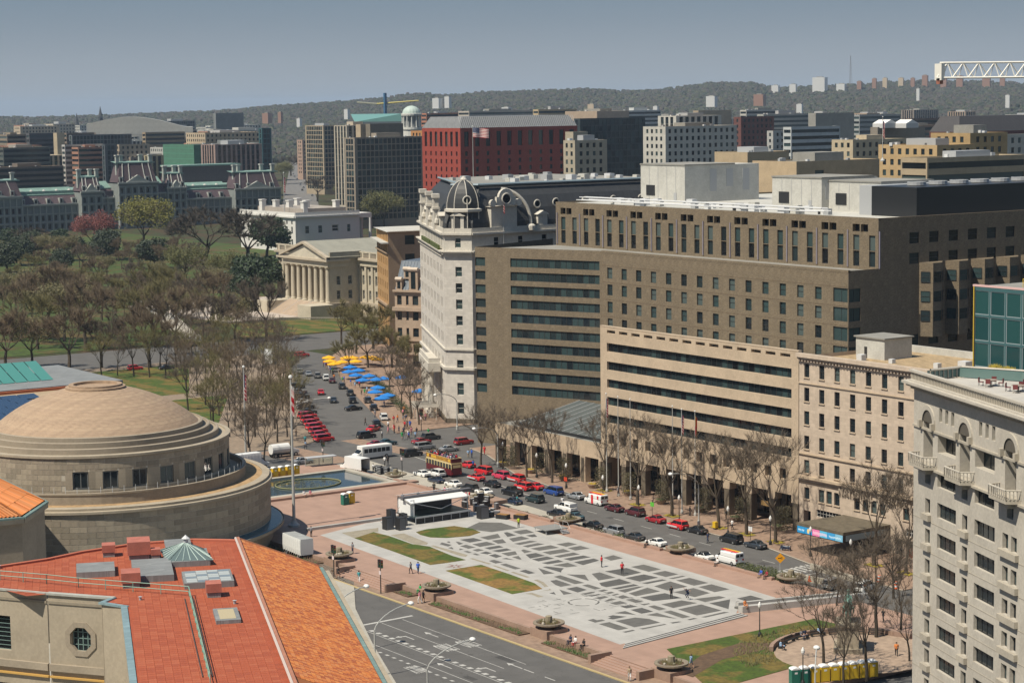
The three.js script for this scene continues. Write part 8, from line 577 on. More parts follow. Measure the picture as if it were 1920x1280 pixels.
function carProto(kind){
const b=thing('car','x','car');const C={sedan:{L:4.7,w:.9,hood:.92,cab:[-.75,1.55],roof:[-.1,.85],top:1.45,tr:1.02},suv:{L:4.7,w:.94,hood:1.08,cab:[-.95,2.2],roof:[-.3,1.95],top:1.72,tr:1.1},van:{L:5.0,w:.97,hood:1.08,cab:[-1.5,2.35],roof:[-.6,2.15],top:1.78,tr:1.1},pickup:{L:5.6,w:.98,hood:1.15,cab:[-1.2,.9],roof:[-.6,.6],top:1.85,tr:1.15},cargovan:{L:5.6,w:1.0,hood:1.25,cab:[-1.9,-.6],roof:[-1.2,-.6],top:2.1,tr:1.3}}[kind],h=C.L / 2;
mesh('body',loft([[-h,C.w*.8,.35,C.hood*.72,.8],[-h+.25,C.w*.95,.25,C.hood*.88,.86],[-h+.9,C.w,.22,C.hood*.97,.88],[C.cab[0],C.w,.22,C.hood,.9],[C.cab[1],C.w,.22,C.tr,.9],[h-.35,C.w*.98,.24,C.tr*.98,.88],[h,C.w*.86,.36,C.tr*.88,.8]]),base0,b);
if(kind==='cargovan'){mesh('cargo_box',loft([[-1.15,C.w*.97,1.1,C.top,.86],[h-.15,C.w*.97,1.1,C.top+.08,.86],[h-.03,C.w*.93,1.1,C.top,.84]]),base0,b);mesh('cab_glass',loft([[-1.95,C.w*.86,1.22,1.3,.8],[-1.2,C.w*.84,1.22,2.0,.8],[-1.14,C.w*.84,1.22,2.0,.8]]),carGlass,b);for(const s of[-1,1])mesh('rear_window',new G().box(h-.06,h+.01,1.45,1.9,s*.42-.32,s*.42+.32,true),carGlass,b);}
else{mesh('cabin_glass',loft([[C.cab[0],C.w*.86,C.hood-.05,C.hood+.02,.85],[C.roof[0],C.w*.84,C.hood-.05,C.top-.05,.8],[C.roof[1],C.w*.84,C.tr-.1,C.top-.06,.8],[C.cab[1],C.w*.84,C.tr-.1,C.tr+.02,.85]]),carGlass,b);
mesh('roof',loft([[C.roof[0]-.12,C.w*.7,C.top-.08,C.top-.02,.9],[C.roof[0]+.2,C.w*.74,C.top-.06,C.top+.02,.85],[C.roof[1]-.1,C.w*.74,C.top-.06,C.top+.02,.85],[C.roof[1]+.12,C.w*.7,C.top-.1,C.top-.03,.9]]),base0,b);
for(const s of[-1,1])for(const[x,x2]of[[C.roof[0]+.02,C.cab[0]+.05],[(C.cab[0]+C.cab[1]) / 2,(C.cab[0]+C.cab[1]) / 2],[C.roof[1],C.cab[1]-.04]])mesh('pillar',new G().tube([x2,C.hood-.03,s*C.w*.865],[x,C.top-.03,s*C.w*.7],.05,.05,4),base0,b);}
if(kind==='pickup')mesh('cargo_bed',new G().box(1.0,h-.12,C.tr-.25,C.tr+.004,-C.w*.8,C.w*.8),trim,b);
for(const x of[-h+.95,h-1.0])for(const s of[-1,1]){const w=mesh('wheel',wheelG,tyre,b);w.position.set(x,.33,s*(C.w-.1));mesh('rim',rimG,rim,w);}
for(const s of[-1,1]){mesh('tail_light',new G().box(h-.16,h+.015-(kind==='cargovan'?0:.1),C.tr*.62,C.tr*.86,s*C.w*.7-.17,s*C.w*.7+.17,true),tail,b);mesh('headlight',new G().box(-h-.01,-h+.25,C.hood*.55,C.hood*.7,s*C.w*.62-.18,s*C.w*.62+.18,true),head,b);mesh('door_mirror',new G().box(C.cab[0]+.25,C.cab[0]+.42,C.hood+.02,C.hood+.2,s*(C.w+.08)-.09,s*(C.w+.08)+.09,true),trim,b);}
mesh('bumper',new G().box(h-.25,h+.04,.3,.5,-C.w*.82,C.w*.82,true),trim,b);mesh('number_plate',new G().box(h+.0,h+.045,.55,.68,-.22,.22,true),frameWhite,b);
scene.remove(b);used.set('car',0);return b;}
const PRO={};for(const k of['sedan','suv','van','pickup','cargovan'])PRO[k]=carProto(k);
for(const[k,x,z,turn,col,label]of VEH){const kind=k==='pickupcap'?'pickup':k,c=PRO[kind].clone();c.name=numbered(k==='cargovan'?'cargo_van':kind==='pickup'?'pickup_truck':kind==='van'?'minivan':'car');scene.add(c);c.position.set(x,.004,z);c.rotation.y=turn*Math.PI / 180;c.userData={label,category:kind==='pickup'?'pickup truck':kind==='van'||kind==='cargovan'?'van':'car'};recolour(c,base0,paintOf(col));
if(col==='taxi')for(const s of[-1,1])mesh('silver_flash',new G().prism([[-2.1,s*.955],[-.2,s*.965],[.9,s*.965],[.9,s*.975],[-2.1,s*.975]].map(([a,d])=>[a,d]),.42,.72),silverStripe,c);
if(label.includes('black roof')||col==='cream')c.children.find((m)=>m.name==='roof').material=trim;
if(k==='pickupcap'){mesh('cargo_cap',loft([[.85,.9,1.1,1.85,.85],[2.6,.9,1.1,1.8,.85]]),base0,c);for(const s of[-1,1])mesh('cap_window',new G().box(1.2,2.3,1.35,1.65,s*.9-.02,s*.9+.02,true),carGlass,c);}
if(k==='cargovan'){for(const s of[-.4,.15])for(const q of[0,.35])mesh('roof_ladder',new G().box(-1.6,2.5,2.22,2.3,s+q-.04,s+q+.04,true),s<0?ladderY:stripeRed,c);for(let i=0;i<8;i++)mesh('ladder_rung',new G().box(-1.4+i*.5,-1.34+i*.5,2.23,2.29,-.4,-.05,true),ladderY,c);for(const i of[-1,1.5])mesh('roof_bar',new G().box(i,i+.06,2.12,2.22,-.85,.85,true),trim,c);
if(col==='stripevan')for(const s of[-1,1]){mesh('red_stripe',new G().box(-.3,.35,.3,2.0,s*1.0-.012,s*1.0+.012,true),stripeRed,c);mesh('red_stripe',new G().box(1.6,2.1,1.3,2.0,s*1.0-.012,s*1.0+.012,true),stripeRed,c);}}}
FARCAR.forEach(([x,z,c])=>{const b=PRO.suv.clone();b.name=numbered('car');scene.add(b);b.position.set(x,.22,z);b.rotation.y=-27*Math.PI / 180;b.userData={label:'tiny '+c+' car far up the distant avenue',category:'car',group:'cars on the distant avenue'};recolour(b,base0,paintOf(c));});
const wheels=(b,xs,w,r,ys=.48)=>{for(const x of xs)for(const s of[-1,1]){const o=mesh('wheel',wheelG,tyre,b);o.position.set(x,ys,s*w);o.scale.set(r / .33,r / .33,1.3);mesh('rim',rimG,rim,o);}};
{const b=thing('double_decker_bus','maroon and cream open-top double-decker tour bus with passengers','bus',[-378,0,-240.8],null,0),mar=M(lin(.11,.012,.018),.4),crm=M(lin(.62,.5,.25),.5),yel=M(lin(.6,.36,.04),.5);const L=11.2,w=1.25,h=L / 2;
mesh('lower_body',new G().box(-h,h,.45,1.75,-w,w,true),mar,b);mesh('lower_windows_band',new G().box(-h,h,1.75,2.75,-w+.02,w-.02),carGlass,b);for(let i=0;i<=9;i++)for(const s of[-1,1])mesh('window_pillar',new G().box(-h+i*(L / 9)-.1,-h+i*(L / 9)+.1,1.75,2.75,s*w-.05,s*w+.05,true),crm,b);mesh('cream_band',new G().box(-h-.01,h+.01,2.75,3.1,-w-.01,w+.01,true),crm,b);for(const s of[-1,1]){mesh('upper_side_band',new G().box(-h,h,3.1,3.95,s*(w-.03)-.03,s*(w-.03)+.03,true),mar,b);for(const[x0,x1]of[[-5.3,-4.2],[-3.4,-.9],[-.6,3.6],[4,5.2]])mesh('yellow_panel',new G().box(x0,x1,3.2,3.85,s*w-.01,s*w+.012,true),yel,b);}mesh('upper_rear_panel',new G().box(h-.06,h,3.1,3.95,-w+.06,w-.06,true),mar,b);mesh('upper_front_screen',new G().box(-h,-h+.06,3.1,4.4,-w+.06,w-.06,true),crm,b);mesh('rail',new G().tube([-h,4.0,w],[h,4.0,w],.05,.05,5).tube([-h,4.0,-w],[h,4.0,-w],.05,.05,5).tube([h,4,-w],[h,4,w],.05,.05,5),crm,b);mesh('upper_deck',new G().box(-h+.06,h-.06,3.1,3.14,-w+.06,w-.06),trim,b);mesh('rear_panel',new G().box(h,h+.05,.6,2.7,-w+.1,w-.1,true),mar,b);mesh('rear_cream_panel',new G().box(h+.01,h+.06,2.0,2.6,-w+.3,w-.3,true),crm,b);for(const s of[-1,1])mesh('tail_light',new G().box(h+.04,h+.07,.7,1.1,s-.12,s+.12,true),tail,b);for(let i=0;i<8;i++)for(const s of[-.7,.7])mesh('seat',new G().box(-4.6+i*1.2,-4.2+i*1.2,3.14,3.9,s-.4,s+.4),M(lin(.05,.03,.12),.8),b);wheels(b,[-3.3,3.1],w-.12,.5);b.userData.bus=1;delete b.userData.bus;b.rotation.y=-.07;}
const busT={x:-378,z:-240.8,a:-.07};
function boxy(name,label,cat,p,turn,L,w,H1,col,o={}){const b=thing(name,label,cat,p,null,turn*Math.PI / 180),m=M(lin(...col),.45),h=L / 2,c=o.cab||0;const x0=-h+c;if(o.open){const y0=o.y0;mesh('cargo_floor',new G().box(x0,h,y0,y0+.12,-w,w,true),M(lin(.12,.08,.05),.8,T.wood),b);mesh('cargo_front',new G().box(x0,x0+.08,y0+.12,H1,-w,w,true),m,b);for(const s of[-1,1])mesh('cargo_side',new G().box(x0+.08,h,y0+.12,H1,s*(w-.04)-.04,s*(w-.04)+.04,true),m,b);mesh('cargo_roof',new G().box(x0+.08,h,H1-.08,H1-.001,-w+.08,w-.08,true),m,b);}else mesh('box',loft([[x0,w,o.y0??.5,H1,.94],[h,w,o.y0??.5,H1,.94]]),m,b);mesh('roof_panel',new G().box(x0+.1,h-.1,H1,H1+.03,-w*.9,w*.9),o.roof||m,b);
if(c){mesh('cab',loft([[-h,w*.8,.5,1.3,.9],[-h+.7,w*.86,.45,1.5,.9],[x0-.05,w*.86,.45,2.3,.85]]),m,b);mesh('windscreen',loft([[-h+.72,w*.8,1.5,1.55,.9],[-h+1.3,w*.8,1.5,2.28,.85],[-h+1.36,w*.8,1.5,2.3,.85]]),carGlass,b);}if(o.win)for(const s of[-1,1])for(let i=0;i<o.win;i++){const q=(L-c-1) / o.win;mesh('window',new G().box(x0+.5+i*q,x0+.5+i*q+q*.86,H1*.52,H1*.82,s*w-.01,s*w+.015,true),carGlass,b);}if(o.rear)mesh('rear_door',new G().box(h,h+.03,.9,H1-.25,-w*.85,w*.85,true),o.rear,b);if(o.ribs)for(let i=0;i<o.ribs;i++)for(const s of[-1,1])mesh('rib',new G().box(x0+.3+i*(L-c-.6) / (o.ribs-1)-.03,x0+.3+i*(L-c-.6) / (o.ribs-1)+.03,.7,H1-.2,s*w-.01,s*w+.03,true),m,b);if(o.wh!==0)wheels(b,o.wh||[-h+1.2,h-1.5],w-.15,.45,.45);return b;}
boxy('shuttle_bus','white shuttle bus crossing at the junction','bus',[-404.6,0,-238.8],-270,9.2,1.2,3.0,[.74,.74,.72],{cab:1.5,win:6});
boxy('coach','long white coach at the far end of parked cars','bus',[-579.5,0,-306],-28,16,1.25,3.2,[.6,.6,.58],{win:10});
boxy('box_truck','white box truck with open dark rear by the plaza corner','truck',[-391,0,-226.4],8,7.6,1.2,3.5,[.7,.7,.69],{cab:1.9,open:true,ribs:9,y0:.95});
boxy('box_truck','white box truck half hidden behind the rotunda','truck',[-409,0,-211],-90,8,1.2,3.6,[.68,.69,.69],{cab:2,ribs:8,y0:.9});
boxy('cargo_trailer','white cargo trailer behind the orange tile slope','trailer',[-322.8,.13,-175.2],176,7.4,1.25,3.7,[.62,.63,.62],{ribs:9,roof:M(lin(.4,.41,.4),.6,T.streak),y0:.9});
{const b=thing('tank_truck','white tank truck at left beyond the bus shelter','truck',[-419.5,.004,-224.6],null,-Math.PI / 2);mesh('tank',new G().tube([-1.2,1.9,0],[3.2,1.9,0],1.15,1.15,14,true),M(lin(.7,.7,.68),.4),b);mesh('cab',loft([[-3.6,.9,.5,1.4,.9],[-2.8,1,.45,1.7,.9],[-1.4,1,.45,2.4,.85]]),M(lin(.68,.68,.66),.4),b);mesh('chassis',new G().box(-3,3.2,.5,.8,-.8,.8,true),trim,b);wheels(b,[-2.6,1.4,2.5],.95,.48);}
{const b=thing('motorcycle','dark touring motorcycle parked at the kerb','motorcycle',[-274.2,.004,-244.8],null,.5),m=paintOf('navy');for(const x of[-.75,.75]){const w=mesh('wheel',wheelG,tyre,b);w.position.set(x,.31,0);mesh('rim',rimG,rim,w);}mesh('body',loft([[-.9,.12,.55,.9,.8],[-.4,.28,.4,1.05,.7],[.1,.25,.4,.95,.7],[.9,.2,.6,1.0,.7]]),m,b);mesh('seat',loft([[-.1,.18,.85,.98,.8],[.7,.2,.85,1.05,.8]]),trim,b);mesh('handlebar',new G().tube([-.5,1.1,-.4],[-.5,1.1,.4],.03,.03,5),trim,b);mesh('windscreen',new G().quad([-.75,.95,.22],[-.55,1.35,.2],[-.55,1.35,-.2],[-.75,.95,-.22]),carGlass,b);for(const s of[-1,1])mesh('pannier',new G().box(.35,.9,.5,.85,s*.33-.12,s*.33+.12,true),m,b);}
// ---------- people ----------
const CL={red:[.55,.02,.03],black:[.015,.015,.018],navy:[.02,.03,.07],lime:[.5,.62,.03],grey:[.2,.2,.22],blue:[.02,.1,.5],green:[.02,.3,.09],pink:[.6,.22,.28],white:[.7,.7,.7],teal:[.05,.3,.32],sky:[.3,.45,.65],tan:[.4,.3,.2],orange:[.6,.2,.05],crimson:[.25,.02,.03],skin:[.42,.25,.17]};
function poseJoints(k){const J={hip:[0,.95,0],chest:[0,1.32,0],neck:[0,1.5,0],head:[-.02,1.64,0]};const s=(n,v)=>{J[n]=v;};
for(const[n,q]of[['l',1],['r',-1]]){s('sh'+n,[0,1.43,q*.19]);s('hp'+n,[0,.93,q*.09]);
if(k==='walk'){const f=q;s('el'+n,[.1*f,1.17,q*.25]);s('wr'+n,[-.05+.12*f,.96,q*.25]);s('kn'+n,[-.16*f-.04,.52,q*.1]);s('an'+n,[-.24*f+.1,.09,q*.1]);}
else if(k==='sit'){s('el'+n,[-.1,1.17,q*.25]);s('wr'+n,[-.32,1.06,q*.16]);s('kn'+n,[-.46,.98,q*.13]);s('an'+n,[-.5,.54,q*.13]);}
else if(k==='crouch'){s('el'+n,[-.15,1.4,q*.42]);s('wr'+n,[-.2,1.6-.3*(q>0),q*.6]);s('kn'+n,[-.3,.62,q*.18]);s('an'+n,[.0,.25,q*.16]);}
else{s('el'+n,[.02,1.16,q*.27]);s('wr'+n,[-.08,.93,q*.25]);s('kn'+n,[-.02,.51,q*.11]);s('an'+n,[.02,.09,q*.12]);}
const a=J['an'+n];s('to'+n,[a[0]-.17,a[1]-.05,a[2]]);}
if(k==='crouch'){J.chest=[-.2,1.2,0];J.neck=[-.3,1.34,0];J.head=[-.38,1.45,0];for(const n of['l','r'])J['sh'+n]=[-.24,1.3,n==='l'?.19:-.19];J.hip=[.1,.85,0];for(const n of['l','r'])J['hp'+n]=[.1,.83,n==='l'?.1:-.1];}
return J;}
function bodyGeo(k){const J=poseJoints(k),bones=[['hip','chest',.15,.165],['chest','neck',.15,.06],['neck','head',.055,.06],['head','head',.105,.105]];for(const n of['l','r'])bones.push(['chest','sh'+n,.1,.075],['sh'+n,'el'+n,.062,.047],['el'+n,'wr'+n,.046,.034],['hip','hp'+n,.13,.1],['hp'+n,'kn'+n,.095,.065],['kn'+n,'an'+n,.062,.045],['an'+n,'to'+n,.05,.045]);
const res=60,half=1.0,mc=new MarchingCubes(res,new THREE.MeshBasicMaterial(),false,false,60000);mc.isolation=0;const sd=(p,A,B,ra,rb)=>{const ax=p[0]-A[0],ay=p[1]-A[1],az=p[2]-A[2],bx=B[0]-A[0],by=B[1]-A[1],bz=B[2]-A[2],l=bx*bx+by*by+bz*bz,t=l?Math.max(0,Math.min(1,(ax*bx+ay*by+az*bz) / l)):0;return Math.hypot(ax-bx*t,ay-by*t,az-bz*t)-(ra+(rb-ra)*t);};
for(let z=0;z<res;z++)for(let y=0;y<res;y++)for(let x=0;x<res;x++){const p=[(x-res / 2) / (res / 2)*half,(y-res / 2) / (res / 2)*half+.92,(z-res / 2) / (res / 2)*half];let d=9;for(const[a,b,ra,rb]of bones){const q=sd(p,J[a],J[b],ra,rb),h=Math.max(.03-Math.abs(d-q),0) / .03;d=Math.min(d,q)-h*h*.03*.25;}mc.field[x+y*res+z*res*res]=-d;}
mc.update();const n=mc.count,P=mc.positionArray.slice(0,n*3);for(let i=0;i<n;i++){P[i*3]*=half;P[i*3+1]=P[i*3+1]*half+.92;P[i*3+2]*=half;}
const g=new THREE.BufferGeometry();g.setAttribute('position',new THREE.Float32BufferAttribute(P,3));const fg=new G();for(const q of['l','r']){const w=J['wr'+q],e=J['el'+q],d=new THREE.Vector3(w[0]-e[0],w[1]-e[1],w[2]-e[2]).normalize(),s=q==='l'?1:-1;for(let f=0;f<5;f++){const o=f===4?[-.03,0,-s*.03]:[(f-1.5)*.02,0,0],a=[w[0]+o[0]+d.x*.05,w[1]+d.y*.05,w[2]+o[2]+d.z*.05],l=f===4?.05:[.06,.075,.08,.065][f];fg.tube([w[0]+o[0]*.5,w[1],w[2]],a,.014,.011,4);fg.tube(a,[a[0]+d.x*l-.015,a[1]+d.y*l,a[2]+d.z*l+o[2]*.5],.01,.007,4);}}
{const h=J.head;fg.tube([h[0]-.09,h[1]-.01,0],[h[0]-.125,h[1]-.03,0],.018,.012,4);for(const s of[-1,1])fg.tube([h[0]+.01,h[1]-.02,s*.1],[h[0]+.02,h[1]+.02,s*.118],.02,.015,4);}
const ff=fg.geo();ff.deleteAttribute('uv');g.computeVertexNormals();const m=mergeGeometries([g,ff]);return{m,J,k};}
const BG={};for(const k of['stand','walk','sit','crouch'])BG[k]=bodyGeo(k);
const pcache=new Map(),hairM=[M(lin(.03,.02,.015),.9),M(lin(.1,.06,.03),.9),M(lin(.015,.013,.012),.9)],bodyM=M('#ffffff',.85,null,{vertexColors:true});
function personGeo(k,sh,tr){const key=k+sh+tr;if(pcache.has(key))return pcache.get(key);const{m,J}=BG[k],g=m.clone(),p=g.attributes.position,c=new Float32Array(p.count*3),near=(v,a,b,r)=>{const A=new THREE.Vector3(...J[a]),B=new THREE.Vector3(...J[b]);return new THREE.Line3(A,B).closestPointToPoint(v,true,new THREE.Vector3()).distanceTo(v)<r;},v=new THREE.Vector3(),H0=J.head,face=(q)=>{const yy=q.y-H0[1],xx=q.x-H0[0];return xx<-.055&&((Math.abs(yy-.005)<.014&&Math.abs(Math.abs(q.z)-.036)<.014)||(Math.abs(yy+.055)<.009&&Math.abs(q.z)<.03));};
for(let i=0;i<p.count;i++){v.fromBufferAttribute(p,i);let q=CL[sh];if(v.y>J.neck[1]-.01&&v.distanceTo(new THREE.Vector3(...H0))<.2)q=face(v)?[.04,.025,.02]:CL.skin;else if(['l','r'].some((n)=>near(v,'el'+n,'wr'+n,.075)&&v.distanceTo(new THREE.Vector3(...J['wr'+n]))<.22))q=CL.skin;else if(['l','r'].some((n)=>near(v,'an'+n,'to'+n,.075)))q=[.03,.03,.03];else if(['l','r'].some((n)=>near(v,'hp'+n,'kn'+n,.135)||near(v,'kn'+n,'an'+n,.1))&&v.y<J.hip[1]+.06)q=tr==='skin'&&['l','r'].some((n)=>near(v,'hp'+n,'kn'+n,.12)&&v.distanceTo(new THREE.Vector3(...J['kn'+n]))>.18)?CL[sh]:CL[tr];c.set(q,i*3);}
g.setAttribute('color',new THREE.Float32BufferAttribute(c,3));pcache.set(key,g);return g;}
const hairG={};for(const k in BG){const h=BG[k].J.head;hairG[k]=new THREE.SphereGeometry(.118,10,7,0,6.283,0,1.75);hairG[k].rotateZ(-.45);hairG[k].translate(h[0]+.012,h[1]+.015,h[2]);}
function person(x,y,z,k,sh,tr,label,turn,grp){const b=thing('person',label,'person',[x,k==='sit'?y-.83+.0:k==='crouch'?y+.1:y,z],grp,turn);mesh('body',personGeo(k,sh,tr),bodyM,b);mesh('hair',hairG[k],pick(hairM),b);b.scale.setScalar(rr(1.08,1.17));if(k==='sit')b.position.y=y-.83*b.scale.x;return b;}
seed(91);for(const[x,z,y,k,s,t,l]of PPL){const sit=k==='sit',face=!sit?rr(0,6.28):l.includes('curved')?Math.PI-Math.atan2(z+204,x+214)+Math.PI:l.includes('pool')||l.includes('ramp')?Math.PI:Math.PI / 2;person(x,y,z,k,s,t,l,l.includes('curved')?Math.atan2(-(z+204),x+214):face);}
CROWD.forEach(([x,z,k,s,t])=>person(x,.13,z,k,s,t,'pedestrian in '+s+' top in the corner and restaurant crowd',rr(0,6.28),'pedestrians of the corner crowd'));
for(let i=0;i<8;i++)for(const s of[-.95,-.45,.45,.95]){if(rnd()<.25)continue;const lx=-4.55+i*1.2,c=Math.cos(busT.a),q=Math.sin(busT.a),k=pick(['white','red','navy','pink','grey','sky','crimson','black']);person(busT.x+lx*c+s*q,3.62,busT.z-lx*q+s*c,'sit',k,pick(['navy','tan','black']),'tour passenger in '+k+' sitting on the open bus deck',busT.a,'passengers on the tour bus');}
// ---------- street furniture, stage, signs ----------
const blackIron=M(lin(.02,.022,.022),.5),poleGrey=M(lin(.4,.4,.38),.5),globe=M(lin(.7,.7,.68),.3),galv=M(lin(.45,.46,.47),.4),stoneBowl=M(lin(.3,.25,.19),.8,T.stone),yellowP=M(lin(.6,.4,.02),.5),greenP=M(lin(.012,.14,.1),.5),whiteP=M(lin(.72,.73,.73),.5),orangeP=M(lin(.75,.13,.03),.6),gearBlack=M(lin(.015,.015,.017),.6),gearGrey=M(lin(.12,.12,.13),.5);
function canvasMat(w,h,draw,rough=.6){const c=document.createElement('canvas');c.width=w;c.height=h;const x=c.getContext('2d');draw(x,w,h);const t=new THREE.CanvasTexture(c);t.colorSpace=THREE.SRGBColorSpace;return M('#ffffff',rough,t,{side:THREE.DoubleSide});}
const plane01=(w,h)=>new THREE.PlaneGeometry(w,h);
const usFlag=canvasMat(190,100,(x,w,h)=>{for(let i=0;i<13;i++){x.fillStyle=i%2?'#e8e4dc':'#a81f2e';x.fillRect(0,i*h / 13,w,h / 13+1);}x.fillStyle='#27305e';x.fillRect(0,0,w*.4,h*7 / 13);x.fillStyle='#e8e4dc';for(let r=0;r<9;r++)for(let c=0;c<(r%2?5:6);c++)x.fillRect(5+c*12+(r%2)*6,4+r*5.4,3,3);});
const dcFlag=canvasMat(190,100,(x,w,h)=>{x.fillStyle='#ece8e0';x.fillRect(0,0,w,h);x.fillStyle='#c2182b';x.fillRect(0,38,w,18);x.fillRect(0,68,w,18);for(let k=0;k<3;k++){x.beginPath();for(let i=0;i<10;i++){const a=-Math.PI / 2+i*Math.PI / 5,r=i%2?6:14;x.lineTo(45+k*50+Math.cos(a)*r,19+Math.sin(a)*r);}x.fill();}});
const mdFlag=canvasMat(120,80,(x,w,h)=>{x.fillStyle='#d9a21b';x.fillRect(0,0,w,h);x.fillStyle='#b01826';x.fillRect(0,40,60,40);x.fillRect(60,0,60,40);x.fillStyle='#1b1b1b';for(let i=0;i<6;i+=2){x.fillRect(i*10,0,10,40);x.fillRect(60+i*10,40,10,40);}});
function limpFlag(w,drop,folds){const g=new THREE.PlaneGeometry(w,drop,8,6),p=g.attributes.position;for(let i=0;i<p.count;i++){const t=(p.getX(i)+w / 2) / w;p.setXYZ(i,t*w*.17,p.getY(i)-t*drop*.22,Math.sin(t*folds)*w*.08);}g.computeVertexNormals();return g;}
function flagpole(label,x,y,z,h,flag,fs=1,r=.14,bs=.75){const b=thing('flagpole',label,'flagpole',[x,y,z]);mesh('base',new G().lathe(0,0,[[bs,0],[bs,.35],[bs*.6,.7],[r*1.4,1.2]],14),poleGrey,b);mesh('pole',new G().tube([0,0,0],[0,h,0],r*1.3,r*.6,10),poleGrey,b);mesh('ball',new G().lathe(0,0,[[.02,h-.05],[r*1.6,h+r],[r*1.4,h+r*2.4],[0,h+r*3.2]],10),globe,b);if(flag){const f=mesh('flag',limpFlag(3.2*fs,5.2*fs,7),flag,b);f.position.set(r,h-3.4*fs,0);f.rotation.y=.6;}return b;}
flagpole('tall grey flagpole with limp red and white city flag on the plaza',-343.2,PY,-185.6,27.5,dcFlag,1.05,.24,1.1);flagpole('flagpole with limp national flag rising behind the rotunda',-417,.1,-213.9,21,usFlag,1.1,.2);
[[-338.6,-254.5],[-333.4,-253.5],[-329.2,-253.3],[-316.2,-253.5],[-311.8,-252.2],[-308.2,-252.5]].forEach(([x,z],i)=>flagpole(['leftmost flagpole before the striped office','second flagpole before the striped office','third flagpole before the striped office','fourth flagpole, bare, before the striped office','flagpole with national flag before the striped office','flagpole with yellow and red flag before the striped office'][i],x,.13,z,19.8,[usFlag,null,null,null,usFlag,mdFlag][i],.72,.1,.3));
flagpole('flagpole with national flag on the domed hotel front',-431.8,42.5,-293.6,14,usFlag,.8,.1,.2);{const b=flagpole('flagpole with big flying national flag before the red brick block',FP.red[0]+6,30,FP.red[1]-4,36,null,1,.2),g=new THREE.PlaneGeometry(9,5.2,12,2),p=g.attributes.position;for(let i=0;i<p.count;i++){const t=(p.getX(i)+4.5) / 9;p.setXYZ(i,t*8.6,p.getY(i)-t*.8,Math.sin(t*9)*.5);}g.computeVertexNormals();const f=mesh('flag',g,usFlag,b);f.position.set(.2,33,0);f.rotation.y=1.1;}flagpole('flagpole with national flag at right behind the white plant room',-497,58,-485,14,usFlag,1,.12);flagpole('white mansion flagpole with national flag',-1030,20,-556,22,usFlag,1.6,.2);
{const globeLamp=(x,z,y,label)=>{const b=thing('globe_lamp',label,'street lamp',[x,y,z],'black globe lamps');mesh('base',new G().lathe(0,0,[[.28,0],[.26,.5],[.12,.8]],8),blackIron,b);mesh('post',new G().tube([0,.7,0],[0,4.2,0],.09,.06,8),blackIron,b);mesh('globe',new G().lathe(0,0,[[.1,4.2],[.24,4.45],[.26,4.75],[.12,5.1],[0,5.25]],10),globe,b);};
[[-378,-256],[-361,-253],[-347,-250.5],[-331,-247.8],[-318,-246.6],[-305,-246],[-291,-246],[-279.5,-246],[-268,-245],[-256,-243]].forEach(([x,z],i)=>globeLamp(x,z,.13,['first','second','third','fourth','fifth','sixth','seventh','eighth','ninth','tenth'][i]+' black globe lamp along the north kerb from the hotel'));
[[-229,-199.5,'behind the curved bench'],[-206,-187,'beside the yellow toilets']].forEach(([x,z,l])=>globeLamp(x,z,PY,'black globe lamp '+l));
const cobra=(label,x,z,hx,hz,h)=>{const b=thing('street_lamp',label,'street lamp',[x,.1,z]),dx=hx-x,dz=hz-z,g=new G();g.tube([0,0,0],[0,h*.72,0],.16,.11,8);let p=[0,h*.72,0];for(let k=1;k<=7;k++){const t=k / 7,q=[dx*Math.pow(t,1.6),h*.72+h*.28*Math.sin(t*1.57),dz*Math.pow(t,1.6)];g.tube(p,q,.09,.08,6);p=q;}mesh('pole',g,poleGrey,b);mesh('lamp_head',new THREE.SphereGeometry(.42,12,8).scale(1.2,.75,1).translate(dx,h,dz),globe,b);mesh('pole_base',new G().lathe(0,0,[[.3,0],[.28,.9],[.16,1.1]],10),poleGrey,b);};
cobra('tall curved street lamp nearest the tile eave corner',-260,-146.6,-261.4,-152.9,9);cobra('tall curved street lamp in the middle beside the road arrows',-247,-145.6,-248.4,-152.4,9);cobra('tall curved street lamp at the bottom above the road',-225.5,-140.6,-226.3,-148.1,9);cobra('tall street lamp by the red taxi row',-440,-238,-436,-246,9.5);cobra('tall street lamp on the hotel corner',-427,-276,-424,-268,9.5);cobra('tall street lamp by the arcade corner',-377,-254,-374,-246,9.5);cobra('curved lamp at bottom right by the toilets',-196,-180,-199,-183,8);cobra('tall lamp by striped office trees',-300.5,-247,-300,-240,10.5);
const signal=(label,x,z,y,h)=>{const b=thing('traffic_signal',label,'traffic light',[x,y,z]);mesh('post',new G().tube([0,0,0],[0,h,0],.1,.08,8),blackIron,b);for(const[s,a]of[[-.35,0],[.35,1]]){mesh('signal_head',new G().box(s-.2,s+.2,h-.2,h+1.1,-.18,.18,true),blackIron,b);for(let k=0;k<3;k++)mesh('lens',new G().tube([s+.2,h+.02+k*.42,0],[s+.24,h+.02+k*.42,0],.14,.14,8,true),[M(lin(.02,.2,.08),.3),M(lin(.3,.2,.02),.3),M(lin(.3,.02,.02),.3)][k],b);}mesh('sign_plate',new G().box(-.3,.3,h-1.3,h-.7,.1,.13,true),M(lin(.6,.5,.5),.5),b);};
signal('traffic signal beside the western planter bowl',-305,-172.2,.13,4.2);signal('traffic signal with red sign by the plaza stairs',-289.5,-172,.13,4.4);signal('traffic signal at the junction by the bus shelter',-403,-225.5,.13,4.4);signal('traffic signal near hotel corner',-430.5,-268,.13,4.2);signal('signal post by the box truck',-379,-231,.13,5);}
